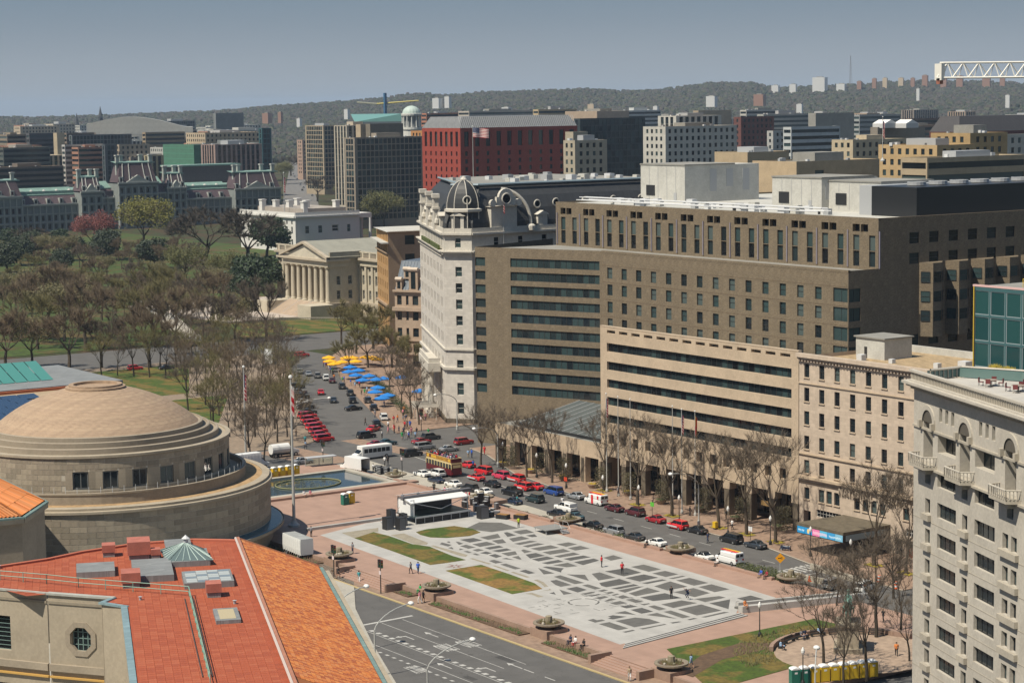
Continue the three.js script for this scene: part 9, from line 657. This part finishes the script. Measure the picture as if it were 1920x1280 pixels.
{const B=(label,x,z,y,ped)=>{const b=thing('planter_bowl',label,'planter',[x,y,z],'stone planter bowls');if(ped){mesh('pedestal',new G().box(-2.1,2.1,-y,.55,-1.9,1.9),mat.graniteWall,b);}const u=ped?.55:.2;mesh('bowl',new G().lathe(0,0,[[.9,u],[1.3,u+.15],[2.1,u+.55],[2.35,u+.62],[2.35,u+.85],[1.9,u+.85],[1.7,u+.65],[0,u+.65]],24),stoneBowl,b);mesh('soil',new G().lathe(0,0,[[1.75,u+.7],[0,u+.72]],16),mat.soil,b);mesh('stone_core',new G().lathe(0,0,[[.55,u+.6],[.5,u+1.7],[.2,u+1.8],[0,u+1.8]],9),M(lin(.33,.28,.2),.85,T.stone),b);for(let i=0;i<7;i++){const a=rnd()*6.28,r=rr(.8,1.5),q=new THREE.IcosahedronGeometry(rr(.15,.32),0);q.translate(Math.cos(a)*r,u+.8,Math.sin(a)*r);mesh('rock',q,M(lin(.4,.36,.3),.9),b);}const f=new G();for(let i=0;i<160;i++){const a=rnd()*6.28,r=rr(.2,1.6),s=.1;f.tri([Math.cos(a)*r-s,u+.7,Math.sin(a)*r],[Math.cos(a)*r+s,u+.7,Math.sin(a)*r],[Math.cos(a)*r+rr(-.2,.2),u+rr(.85,1.4),Math.sin(a)*r],[0,0],[1,0],[0,1]);}stuffPart(mesh('planting',f,leafM(.16,.14,.05),b));};
seed(101);const S=['westmost planter bowl on its granite pedestal by the street','planter bowl on granite pedestal right of the plaza stairs','planter bowl on granite pedestal in the middle of street wall','planter bowl on granite pedestal at the bottom edge'];[-312.2,-281.3,-250.5,-221.8].forEach((x,i)=>B(S[i],x,-177.4,PY,true));const N2=['planter bowl by the box truck','planter bowl in front of the white sedan','planter bowl in front of the teal sedan','planter bowl in front of the cream convertible','planter bowl at the crossing with orange cones'];[-375.1,-342.8,-313.9,-281.1,-252.9].forEach((x,i)=>B(N2[i],x,-227,PY,false));}
{const proto=(name,m)=>{const b=thing(name,'x','toilet');mesh('cabin',new G().box(-.58,.58,.05,2.05,-.58,.58,true),m,b);for(const s of[-1,1])mesh('corner_post',new G().box(.52,.62,.05,2.05,s*.55-.06,s*.55+.06),m,b);const r=new G();for(let i=0;i<6;i++){const a=Math.PI*i / 6,c=Math.PI*(i+1) / 6;r.quad([-.6,2.05+Math.sin(a)*.25,Math.cos(a)*.62],[.62,2.05+Math.sin(a)*.25,Math.cos(a)*.62],[.62,2.05+Math.sin(c)*.25,Math.cos(c)*.62],[-.6,2.05+Math.sin(c)*.25,Math.cos(c)*.62]);r.tri([.62,2.05,0],[.62,2.05+Math.sin(a)*.25,Math.cos(a)*.62],[.62,2.05+Math.sin(c)*.25,Math.cos(c)*.62],[0,0],[1,0],[0,1]);}mesh('roof',r,M(lin(.72,.73,.73),.5,null,{side:THREE.DoubleSide}),b);mesh('door',new G().box(.58,.615,.15,1.95,-.45,.45,true),m,b);mesh('door_sign',new G().box(.615,.625,1.5,1.75,-.2,.2,true),whiteP,b);mesh('skid',new G().box(-.6,.6,0,.06,-.55,.55),trim,b);scene.remove(b);used.set(name,0);return b;};
const Y=proto('portable_toilet',yellowP),Gn=proto('portable_toilet',greenP);dup(Gn,[-356.2,PY,-203.9],0,'green portable toilet standing alone with a yellow one');dup(Y,[-357.0,PY,-205.7],0,'single yellow portable toilet beside the green one');const o6=['leftmost','second','third','fourth','fifth','rightmost'];for(let i=0;i<6;i++)dup(Y,[-391.6-i*.1,PY,-204-i*1.75],0,o6[i]+' yellow portable toilet in the row by the pool','toilet row by the pool');const o9=['leftmost green','second green','first yellow','second yellow','third yellow','fourth yellow','fifth yellow','sixth yellow','last yellow'];for(let i=0;i<9;i++)dup(i<2?Gn:Y,[-207.2+i*.42,PY,-186.6-i*1.36],-.35,o9[i]+' portable toilet of the bottom right row','toilet row at bottom right');}
{const b=thing('mobile_stage','mobile stage trailer with raised white roof panels and truss','stage',[-334,PY,-210],null,0),t=1.42;const c=Math.cos,a=0;const deck=M(lin(.03,.05,.055),.4);
mesh('deck',new G().box(-3.4,3.4,1.15,1.35,-6.4,5.8,true),deck,b);mesh('deck_edge',new G().box(3.4,3.5,1.1,1.4,-6.4,5.8,true),galv,b);for(let i=0;i<7;i++)mesh('deck_leg',new G().tube([3.3,0,-6+i*1.95],[3.3,1.15,-6+i*1.95],.06,.06,5),galv,b);mesh('skirt',new G().box(3.1,3.2,.05,1.15,-6.3,5.7,true),gearBlack,b);mesh('back_wall',new G().box(-3.3,-3.1,1.35,4.2,-6.2,5.6,true),gearGrey,b);mesh('side_cabin',new G().box(-2.6,1.6,1.35,4.3,5.0,5.8,true),whiteP,b);
const pn=(x0,x1,y0,y1)=>mesh('roof_panel',new G().quad([x0,y0,6.2],[x1,y1,6.2],[x1,y1,-6.6],[x0,y0,-6.6]).quad([x0,y0-.15,-6.6],[x1,y1-.15,-6.6],[x1,y1-.15,6.2],[x0,y0-.15,6.2]).quad([x1,y1-.15,6.2],[x1,y1-.15,-6.6],[x1,y1,-6.6],[x1,y1,6.2]),M(lin(.7,.7,.69),.5,null,{side:THREE.DoubleSide}),b);pn(-3.6,-1.0,4.5,5.0);pn(.2,2.6,4.35,3.9);mesh('roof_truss',new G().box(-.9,.1,4.1,4.75,-8.8,6.4,true),gearGrey,b);for(const z of[-6.2,5.6])for(const x of[-3,2.6])mesh('roof_leg',new G().tube([x,1.3,z],[x,4.5,z],.1,.1,6),galv,b);for(const s of[0,1])mesh('brace',new G().tube([2.7,3.8,s?-6:5.4],[2.7,2.2,-.3],.07,.07,5),galv,b);mesh('front_rail',new G().tube([2.7,3.85,-6.4],[2.7,3.85,6],.09,.09,5),galv,b);
const st=new G();mesh('stair_rail',new G().tube([-2.5,.2,10],[-2.5,2.6,6.2],.05,.05,4).tube([-1.5,.2,10],[-1.5,2.6,6.2],.05,.05,4),M(lin(.35,.2,.15),.6),b);for(let i=0;i<6;i++)mesh('stair_tread',new G().box(-2.5,-1.5,.2+i*.2,.25+i*.2,9.6-i*.65,10-i*.65,true),galv,b);
const box=(nm2,lb,x,z,w,h,d,m)=>{const q=thing(nm2,lb,nm2.includes('speaker')?'speaker':'case',[x,PY,z]);mesh('cabinet',new G().cbox(0,0,w,d,0,h),m,q);mesh('grille',new G().box(w / 2,w / 2+.03,.12,h-.12,-d / 2+.08,d / 2-.08,true),gearGrey,q);return q;};
[[-330.2,-198.0,'left front'],[-328.4,-199.6,'right front'],[-333,-200.4,'tall rear'],[-331.4,-202,'slim']].forEach(([x,z,l],i)=>box('speaker_stack',l+' black speaker stack left of the stage',x,z,1.5,i===2?3:2.3,1.6-i*.2,gearBlack));box('speaker_stack','black speaker stack at the right stage corner',-328,-217.4,1.6,2.3,1.8,gearBlack);
seed(111);const where=['behind stage right','right of stage','on dark paving','by the road ledge','by left steps'];for(let i=0;i<22;i++){const q=i<13?[rr(-341,-332),rr(-226,-218.5)]:i<18?[rr(-331,-327),rr(-222,-218.6)]:[rr(-337,-333),rr(-203,-201)];const w=rr(.6,1.4),hh=i<13?rr(1,2.4):rr(.5,1.3),o=thing('equipment_case','dark stage equipment case stacked beside the stage','case',[Math.min(q[0],-327),PY,Math.max(q[1],-224.4)],'equipment cases by the stage',rr(0,1.5));mesh('case_body',new G().cbox(0,0,w,rr(.6,1.1),.12,hh),pick([gearBlack,gearGrey,gearBlack]),o);mesh('case_edge',new G().cbox(0,0,w+.04,.5,hh,hh+.05),galv,o);for(const s of[-1,1])mesh('castor',new G().cbox(s*w*.35,0,.12,.12,0,.12),trim,o);}
[[-388,-230.6],[-386,-231.2],[-384.5,-230.4],[-383,-231.4],[-385.4,-229.4],[-381.6,-230.6]].forEach(([x,z])=>{const o=thing('equipment_rack','black wheeled equipment rack behind the box truck','rack',[x,.13,z],'racks behind the box truck',rr(0,1));mesh('rack_body',new G().cbox(0,0,1.5,.9,.15,1.4),gearBlack,o);for(let k=0;k<4;k++)mesh('rack_bar',new G().tube([-.75,.4+k*.32,.47],[.75,.4+k*.32,.47],.04,.04,4),galv,o);});
[[-323,-222.6,'left'],[-325.4,-220.2,'right']].forEach(([x,z,l])=>{const q=thing('equipment_crate',l+' wooden topped dark crate right of the stage','crate',[x,PY,z],null,.4);mesh('crate_body',new G().box(-1.2,1.2,0,.8,-.7,.7),gearBlack,q);mesh('wooden_lid',new G().box(-1.1,1.1,.8,.86,-.6,.6),M(lin(.4,.22,.08),.7,T.wood),q);});
{const q=thing('low_platform','low grey portable platform with steps and handrails on the marble','platform',[-309.6,PY,-219.6],null,-.1);mesh('deck',new G().box(-2.2,2.2,.75,.9,-2.6,2.0,true),M(lin(.22,.22,.21),.7),q);for(const x of[-2,2])for(const z of[-2.4,1.8])mesh('leg',new G().tube([x,0,z],[x,.75,z],.06,.06,5),galv,q);for(let i=0;i<3;i++)mesh('step',new G().box(2.3+i*.3,2.6+i*.3,.55-i*.2,.62-i*.2,-2.4,-.9,true),galv,q);for(const z of[-2.5,-.8])mesh('handrail',new G().tube([.6,.9,z],[.6,1.9,z],.03,.03,4).tube([.6,1.9,z],[2.2,1.9,z],.03,.03,4).tube([2.2,1.9,z],[3.2,.9,z],.03,.03,4),galv,q);}}
{const proto=(m)=>{const b=thing('parasol','x','parasol');const g=new G();for(let i=0;i<8;i++){const a=i*.7854,c=a+.7854,P=(q,r,y)=>[Math.cos(q)*r,y,Math.sin(q)*r];g.tri(P(c,2.1,2.25),P(a,2.1,2.25),[0,2.95,0],[0,0],[1,0],[0,1]);g.quad(P(a,2.1,2.25),P(c,2.1,2.25),P(c,2.1,2.0),P(a,2.1,2.0));}const cp=mesh('canopy',g,m,b);mesh('pole',new G().tube([0,0,0],[0,2.95,0],.04,.04,6),galv,b);mesh('foot',new G().lathe(0,0,[[.35,0],[.3,.1],[.05,.15]],10),blackIron,b);scene.remove(b);used.set('parasol',0);return b;},cm=(r,g,b2)=>M(lin(r,g,b2),.85,null,{side:THREE.DoubleSide}),Y=proto(cm(.75,.38,.01)),B2=proto(cm(.01,.16,.5));UM.y.forEach(([x,z])=>dup(Y,[x,.13,z],rnd(),'yellow parasol in the far cluster of the terrace','yellow parasols of the terrace'));UM.b.forEach(([x,z])=>dup(B2,[x,.13,z],rnd(),'blue parasol on the terrace before the domed hotel','blue parasols of the terrace'));
const t=thing('trellis','white wooden pergola trellis beside the hotel portico','pergola',[-449,.13,-280.5],null,-.44);for(const x of[-5,0,5])for(const z of[-2.4,2.4])mesh('post',new G().tube([x,0,z],[x,3.2,z],.12,.1,6),bm.willSmooth,t);for(let i=0;i<17;i++)mesh('slat',new G().box(-5.6+i*.7,-5.45+i*.7,3.3,3.55,-3.2,3.2,true),bm.willSmooth,t);for(const z of[-2.4,2.4])mesh('beam',new G().box(-5.8,5.8,3.1,3.3,z-.1,z+.1,true),bm.willSmooth,t);}
const font=await new FontLoader().loadAsync('fonts/droid/droid_sans_bold.typeface.json');
{const b=thing('theatre_marquee','dark flat theatre marquee with blue and pink lit poster boards','marquee',[-268,0,-252]);const O=[-268,0,-252];mesh('canopy_roof',new G(O).box(-273,-261.4,4.6,5.1,-257.4,-246.4,true),M(lin(.16,.145,.12),.9,T.soil),b);mesh('canopy_soffit',new G(O).box(-272.8,-261.6,3.3,3.5,-257.3,-246.6,true),gearBlack,b);const poster=canvasMat(1024,96,(x,w,h)=>{const cs=['#2f93cf','#2f93cf','#e37fb0','#58b7de','#3d9ad2','#7fb9d8'];for(let i=0;i<6;i++){x.fillStyle=cs[i];x.fillRect(i*w / 6,0,w / 6-4,h);}seed(3);x.fillStyle='#dff1fb';for(let i=0;i<16;i++)x.fillRect(20+i*8+(i>7?14:0),34+rnd()*8,5,20+rnd()*10);x.fillStyle='#f0cfe2';for(let i=0;i<24;i++)x.fillRect(360+i*13,26+rnd()*10,8,34+rnd()*12);x.fillStyle='#efd28e';x.beginPath();x.ellipse(250,50,26,36,0,0,6.3);x.fill();x.fillStyle='#dff1fb';for(let i=0;i<20;i++)x.fillRect(720+i*13,40+rnd()*8,7,18+rnd()*10);},.4);const bd=(w,x,z,r)=>{const q=mesh('poster_board',plane01(w,1.15),poster,b);q.position.set(x-O[0],4.0,z-O[2]);q.rotation.y=r;};mesh('fascia',new G(O).box(-273,-261.4,3.3,4.6,-246.5,-246.4,true),gearBlack,b);mesh('fascia',new G(O).box(-261.5,-261.4,3.3,4.6,-257.3,-246.51,true),gearBlack,b);mesh('fascia',new G(O).box(-273,-272.9,3.3,4.6,-257.3,-246.51,true),gearBlack,b);bd(11.4,-267.2,-246.38,0);mesh('side_board',new G(O).box(-261.39,-261.36,3.5,4.5,-256,-247,true),M(lin(.2,.27,.32),.4),b);
const n=new TextGeometry('NATIONAL  THEATRE',{font,size:1.25,depth:.25,curveSegments:3});const t=thing('theatre_sign_letters','raised stone-coloured theatre name letters on the cornice frieze','sign',[-274.2,8.55,-257.35]);mesh('letters',n,M(lin(.34,.28,.22),.6),t).userData.kind='stuff';}
{const pt=mat.paint,O=[0,0,0],y=.008;const mk=(name,label,g)=>{const o=mesh(name,g,pt,scene);o.userData.kind='structure';o.userData.label=label;return o;};
const txt=(s,x,z,w,l)=>{const g=new TextGeometry(s,{font,size:1,depth:.01,curveSegments:3});g.computeBoundingBox();const bx=g.boundingBox.max.x,by=g.boundingBox.max.y;g.scale(w / bx,l / by,.3);g.rotateX(-Math.PI / 2);g.rotateY(Math.PI / 2);g.translate(x,y,z);return g;};
mk('road_lettering','white ONLY lettering in the left turn lane',txt('ONLY',-252.5,-160.8,2.5,4.2));mk('road_lettering','white ONLY lettering in the right lane',txt('ONLY',-252.5,-164.6,2.5,4.2));{const g=txt('ONLY',0,0,2.3,4);g.rotateY(Math.PI);g.translate(-249,0,-153.4);mk('road_lettering','white ONLY lettering in the lower lane',g);}
const line=(x0,x1,z,w=.12)=>new G().poly(R(x0,x1,z-w / 2,z+w / 2),y);mk('lane_line','solid white line by the upper lane',line(-273,-240,-165.9));mk('lane_line','solid white line between the turn lanes',line(-273,-240,-162.2));mk('lane_line','cycle track line, upper',line(-276,-205,-157.8));mk('lane_line','cycle track line, lower',line(-268,-205,-154.6));mk('stop_line','wide white stop line across the south road',new G().poly([[-274.4,-168.4],[-273.8,-168.4],[-273.2,-157.6],[-273.8,-157.6]],y));const ds=new G();for(let i=0;i<12;i++)ds.poly(R(-238+i*5,-235.6+i*5,-164.3,-164.1),y);mk('lane_dashes','dashed white lane line of the south road',ds);
const bl=new G();for(let i=0;i<34;i++){const x=-270+i*1.9;bl.poly([[x,-158.9],[x+.9,-158.9],[x+.7,-158.2],[x-.2,-158.2]],y);bl.poly([[x+6,-153.2],[x+6.7,-153.2],[x+6.5,-152.8],[x+5.8,-152.8]],y);}mk('buffer_hatching','short white hatches beside the cycle track',bl);
const arrow=(x,z,turn)=>{const g=new G();g.poly(R(x,x+2.6,z-.1,z+.1),y);if(turn){g.poly([[x,z-.12],[x+.5,z-.12],[x+.1,z+.8],[x-.2,z+.8]],y+.001);g.poly([[x-.6,z+.75],[x+.5,z+.75],[x-.1,z+1.6]],y);}else g.poly([[x,z-.5],[x,z+.5],[x-1.3,z]],y);return g;};mk('road_arrow','white straight arrow in the upper lane, far',arrow(-263,-164.4));mk('road_arrow','white straight arrow in the upper lane, near',arrow(-241,-164.2));mk('road_arrow','white curved arrow in the turn lane, far',arrow(-264,-160.8,1));mk('road_arrow','white curved arrow in the turn lane, near',arrow(-242,-160.4,1));mk('road_arrow','small white arrow in the cycle track',arrow(-247,-156.4));
const cw=new G();for(let i=0;i<9;i++)cw.poly([[-262.5-.2*i,-230.2-i*1.2],[-258.6-.2*i,-230.2-i*1.2],[-258.7-.2*i,-230.8-i*1.2],[-262.6-.2*i,-230.8-i*1.2]],y);cw.poly(R(-263.2,-262.9,-240.6,-229.6),y);cw.poly(R(-258.2,-257.9,-240.2,-229.4),y);mk('zebra_crossing','white ladder crossing at the theatre end',cw);const nd=new G();for(let i=0;i<11;i++)nd.poly([[-268-i*9,-236.8-i*.45],[-271.4-i*9,-236.95-i*.45],[-271.4-i*9,-237.1-i*.45],[-268-i*9,-236.95-i*.45]],y);mk('lane_dashes','dashed lane line of the north road',nd);mk('lane_line','solid white line left of the taxis on the north road',new G().poly([[-345,-240.2],[-402,-247.5],[-402,-247.75],[-345,-240.4]],y));mk('crossing_bricks','pink brick crossing across the cross street',new G().poly([[-403,-247],[-431,-246],[-431,-251],[-403,-253]],.006)).material=mat.brickWalk;mk('crossing_bricks','pink brick crossing along the plaza end',new G().poly([[-404,-224],[-428,-222],[-430,-233],[-404,-235]],.006)).material=mat.brickWalk;}
{const ba=thing('concrete_barrier','long white concrete barrier beside the crossing','barrier',[-254,0,-231.4]);mesh('barrier',new G().prism([[-4.6,0],[4,-1.6],[4.1,-1.1],[-4.5,.5]],0,.95),M(lin(.55,.5,.42),.8,T.stone),ba);const bb=thing('concrete_barrier','pale concrete barrier below the theatre pavement','barrier',[-253,0,-239]);mesh('barrier',new G().prism([[-8,0],[8,1.6],[8,2.1],[-8,.5]],0,.95),M(lin(.5,.45,.38),.8,T.stone),bb);
const dr=['left','upper','lower','right'];[[-246.6,-240.4],[-241.2,-243.2],[-241.6,-239.2],[-235,-240]].forEach(([x,z],i)=>{const b=thing('traffic_drum',dr[i]+' orange and white traffic drum','traffic drum',[x,0,z]);for(let k=0;k<4;k++)mesh('band',new G().lathe(0,0,[[.34-k*.02,.1+k*.28],[.33-k*.02,.38+k*.28]],12),k%2?whiteP:orangeP,b);mesh('foot',new G().lathe(0,0,[[.45,0],[.45,.1],[0,.1]],12),trim,b);mesh('lid',new G().lathe(0,0,[[.27,1.22],[0,1.3]],12),orangeP,b);});[[-252.6,-228.6,'left'],[-251.2,-229.4,'right']].forEach(([x,z,l])=>{const b=thing('traffic_cone',l+' orange cone by the corner planter bowl','traffic cone',[x,.9,z]);mesh('cone',new G().lathe(0,0,[[.28,.06],[.06,.95],[0,.96]],10),orangeP,b);mesh('foot',new G().box(-.32,.32,0,.06,-.32,.32),orangeP,b);});
const sg=(label,x,z,y,h,m,s)=>{const b=thing('diamond_sign',label,'sign',[x,y,z]);mesh('post',new G().tube([0,0,0],[0,h,0],.04,.04,5),galv,b);const q=mesh('plate',plane01(s,s),m,b);q.rotation.set(0,Math.PI / 3,Math.PI / 4);q.rotation.order='YXZ';q.position.set(.06,h,0);};const ped=(c)=>canvasMat(96,96,(x)=>{x.fillStyle=c;x.fillRect(0,0,96,96);x.translate(48,48);x.rotate(-Math.PI / 4);x.fillStyle='#161616';x.beginPath();x.arc(0,-22,7,0,6.3);x.fill();x.fillRect(-5,-14,10,24);x.fillRect(-12,8,8,22);x.fillRect(4,8,8,22);});sg('yellow pedestrian diamond sign at the crossing',-257.6,-228.8,.13,3.6,ped('#f0a411'),1.2);sg('lime pedestrian diamond sign below the theatre',-233.5,-246,.13,3.6,ped('#b6d615'),1.3);sg('orange diamond roadworks sign by the marquee',-248,-249,.13,3.4,orangeP,1.3);
[[-346,-249.6,'red banner sign under a street tree',M(lin(.6,.06,.02),.6)],[-313.6,-246.4,'green sign on the kerb post',M(lin(.12,.5,.05),.6)],[-284.4,-245.6,'small red and white kerb sign',whiteP]].forEach(([x,z,l,m])=>{const b=thing('kerb_sign',l,'sign',[x,.13,z]);mesh('post',new G().tube([0,0,0],[0,2.6,0],.05,.05,5),trim,b);mesh('plate',new G().box(-.5,.5,1.7,2.5,-.04,.04,true),m,b);});const yb=thing('newspaper_box','yellow box standing on the north pavement','box',[-296,.13,-247.2]);mesh('case',new G().box(-.4,.4,.3,1.4,-.35,.35,true),yellowP,yb);mesh('stand',new G().box(-.3,.3,0,.3,-.25,.25),trim,yb);
const sh=thing('bus_shelter','glass bus shelter with flat roof beyond the pool','bus shelter',[-399,.13,-222.6],null,1.45);mesh('roof',new G().box(-3.4,3.4,2.6,2.8,-1,1,true),galv,sh);for(const x of[-3.2,0,3.2])mesh('post',new G().box(x-.06,x+.06,0,2.6,-.86,-.74),galv,sh);mesh('glass',new G().box(-3.2,3.2,.3,2.4,-.9,-.87),M(lin(.8,.9,.9),.03,null,{physical:true,transmission:1,thickness:0}),sh);mesh('bench',new G().box(-2,2,.4,.5,-.7,-.2,true),gearGrey,sh);}
{seed(121);for(let i=0;i<9;i++){const b=thing('planter_tub','round stone tub with flowers before the arcade','planter',[-288.5-i*11.1,.13,-255.6+(i%2)*.6],'planter tubs before the arcade');mesh('tub',new G().lathe(0,0,[[.8,0],[1.15,.7],[1.15,.85],[.95,.85],[.9,.7],[0,.7]],16),M(lin(.42,.29,.22),.8,T.stone),b);const g=new G();for(let k=0;k<120;k++){const a=rnd()*6.28,r=Math.sqrt(rnd())*.95,s=.09;g.tri([Math.cos(a)*r-s,.72,Math.sin(a)*r],[Math.cos(a)*r+s,.72,Math.sin(a)*r],[Math.cos(a)*r,rr(.85,1.15),Math.sin(a)*r],[0,0],[1,0],[0,1]);}stuffPart(mesh('flowers',g,leafM(...(i>3?[.55,.42,.03]:[.15,.22,.08])),b));}
TR.street.slice(4).forEach(([x,z],i)=>{const b=thing('tree_pit_flowers','square bed of yellow flowers at a street tree foot','flower bed',[x,.13,z],'flower beds of the street trees');mesh('bed',new G().box(-1.6,1.6,0,.06,-1,1),mat.soil,b);const g=new G();for(let k=0;k<160;k++){const x2=rr(-1.5,1.5),z2=rr(-.95,.95);if(Math.abs(x2)<.9&&Math.abs(z2)<.5)continue;g.tri([x2-.1,.06,z2],[x2+.1,.06,z2],[x2,rr(.2,.35),z2],[0,0],[1,0],[0,1]);}stuffPart(mesh('flowers',g,leafM(.5,.42,.03),b));});
for(let i=0;i<7;i++){const a=2.55+i*.27,b=thing('garden_bench',['first','second','third','fourth','fifth','sixth','seventh'][i]+' black bench along the curved garden wall from the left','bench',[-214+Math.cos(a)*10.3,PY+.08,-204+Math.sin(a)*10.7],'benches of the round garden',Math.PI-Math.atan2(Math.sin(a),Math.cos(a))+Math.PI / 2);for(let k=0;k<4;k++)mesh('seat_slat',new G().box(-1.2,1.2,.42,.46,-.24+k*.13,-.14+k*.13,true),blackIron,b);for(let k=0;k<3;k++)mesh('back_slat',new G().box(-1.2,1.2,.55+k*.15,.66+k*.15,-.3,-.26,true),blackIron,b);for(const s of[-1.05,1.05])mesh('leg',new G().box(s-.05,s+.05,0,.45,-.28,.26),blackIron,b);}
const cw=thing('curved_garden_wall','low curved pink granite wall behind the garden benches','wall',[-214,PY,-204]);for(let i=0;i<18;i++){const a=2.3+i*.13,c=a+.126,P=(q,r)=>[Math.cos(q)*11.1*r,Math.sin(q)*11.6*r];mesh('wall_block',new G().prism([P(a,1),P(c,1),P(c,1.05),P(a,1.05)],0,.75),pick([mat.graniteWall,M(lin(.37,.25,.2),.75,T.stone)]),cw);}}
{const cu=M(lin(.16,.3,.25),.6,T.streak),b=thing('equestrian_statue','green bronze horse and rider statue on stone pedestal among bare trees','statue',[-216,PY,-204.6],null,.8);mesh('pedestal',new G().box(-1.6,1.6,0,.6,-2.2,2.2).box(-1.2,1.2,.6,3,-1.8,1.8).box(-1.4,1.4,3,3.3,-2,2),M(lin(.42,.36,.28),.85,T.stone),b);const J=[[[0,5.0,-1.0],[0,5.0,.9],.52,.5],[[0,5.1,.9],[0,6.1,1.6],.34,.22],[[0,6.15,1.55],[0,5.85,2.15],.2,.12],[[.2,4.8,.8],[.22,4.1,1.1],.18,.11],[[.22,4.1,1.1],[.22,3.35,.9],.1,.08],[[-.2,4.8,.8],[-.22,4.4,1.4],.18,.11],[[-.22,4.4,1.4],[-.22,3.9,1.2],.1,.08],[[.22,4.8,-1],[.24,4.2,-.8],.25,.13],[[.24,4.2,-.8],[.24,3.8,-1.15],.12,.1],[[.24,3.8,-1.15],[.24,3.35,-1.05],.09,.08],[[-.22,4.8,-1],[-.24,4.2,-1.05],.25,.13],[[-.24,4.2,-1.05],[-.24,3.8,-1.4],.12,.1],[[-.24,3.8,-1.4],[-.24,3.35,-1.3],.09,.08],[[0,5.1,-1.3],[0,4.1,-1.75],.12,.05]];const hg=new G();for(const[p,q,r0,r1]of J)hg.tube(p,q,r0,r1,8,true);mesh('horse',hg,cu,b);const rg=new G().tube([0,5.3,.1],[0,6.3,0],.3,.24,8,true).tube([0,6.3,0],[0,6.55,0],.1,.1,6).tube([0,6.5,0],[0,6.85,.03],.16,.13,8,true).tube([0,6.84,.03],[0,7,.03],.24,.1,8,true);for(const s of[-1,1])rg.tube([s*.25,6.2,0],[s*.42,5.75,.3],.1,.08,6).tube([s*.42,5.75,.3],[s*.15,5.6,.8],.08,.06,6).tube([s*.25,5.35,.1],[s*.56,4.9,.5],.16,.12,6).tube([s*.56,4.9,.5],[s*.58,4.3,.3],.11,.09,6);mesh('rider',rg,cu,b);b.scale.setScalar(1.25);
const t=thing('standing_statue','dark standing statue on plinth beside the treasury lawn','statue',[-712,.4,-363]);mesh('plinth',new G().box(-1.4,1.4,0,3,-1.4,1.4),M(lin(.5,.44,.36),.85),t);const s=mesh('figure',BG.stand.m,M(lin(.04,.045,.04),.5),t);s.scale.setScalar(1.7);s.position.y=3;}
{const y=45.13,tm=M(lin(.3,.25,.2),.6),cm=M(lin(.14,.03,.03),.7);const chair=thing('terrace_chair','x','chair');mesh('seat',new G().box(-.28,.28,.42,.48,-.28,.28,true),cm,chair);mesh('backrest',new G().box(-.28,-.22,.48,.95,-.28,.28,true),cm,chair);for(const i of[-.24,.24])for(const j of[-.24,.24])mesh('leg',new G().tube([i,0,j],[i,.43,j],.025,.025,4),blackIron,chair);scene.remove(chair);used.set('terrace_chair',0);[[-168.6,-181.8,'left'],[-163.4,-180.6,'middle'],[-164.2,-184.4,'rear'],[-160,-181,'right']].forEach(([x,z,l])=>{const t=thing('terrace_table',l+' round table on the roof terrace','table',[x,y,z]);mesh('table_top',new G().lathe(0,0,[[0,.7],[.75,.7],[.75,.75],[0,.75]],16),tm,t);mesh('table_leg',new G().lathe(0,0,[[.4,0],[.38,.05],[.06,.08],[.06,.7]],10),blackIron,t);for(let k=0;k<4;k++){const a=k*1.571+.5;dup(chair,[x+Math.cos(a)*1.15,y,z-Math.sin(a)*1.15],a+Math.PI,'dark red chair at the '+l+' terrace table','chairs on the roof terrace');}});
[[-174.6,-189,'left'],[-172.2,-188.6,'middle'],[-164.6,-189,'right']].forEach(([x,z,l])=>{const b=thing('planter_box',l+' brown terrace planter with yellow flowers','planter',[x,y,z],null,-.4);mesh('box',new G().box(-1,1,0,.95,-.6,.6),M(lin(.26,.12,.07),.8),b);const g=new G();for(let k=0;k<200;k++){const p=rr(-.95,.95),q=rr(-.55,.55),h2=rr(1.05,1.5);g.tri([p-.1,.95,q],[p+.1,.95,q],[p+rr(-.2,.2),h2,q+rr(-.2,.2)],[0,0],[1,0],[0,1]);}stuffPart(mesh('flowers',g,leafM(.5,.4,.03),b));});}
{const b=scene.getObjectByName('double_decker_bus');const g=new TextGeometry('WASHINGTON',{font,size:.42,depth:.012,curveSegments:2});const m=mesh('side_lettering',g,M(lin(.13,.03,.02),.6),b);m.position.set(-.45,3.32,1.262);m.userData.kind='stuff';}
scene.traverse((o)=>{if(o.isMesh){o.castShadow=true;o.receiveShadow=true;}});
renderer.render(scene,camera);
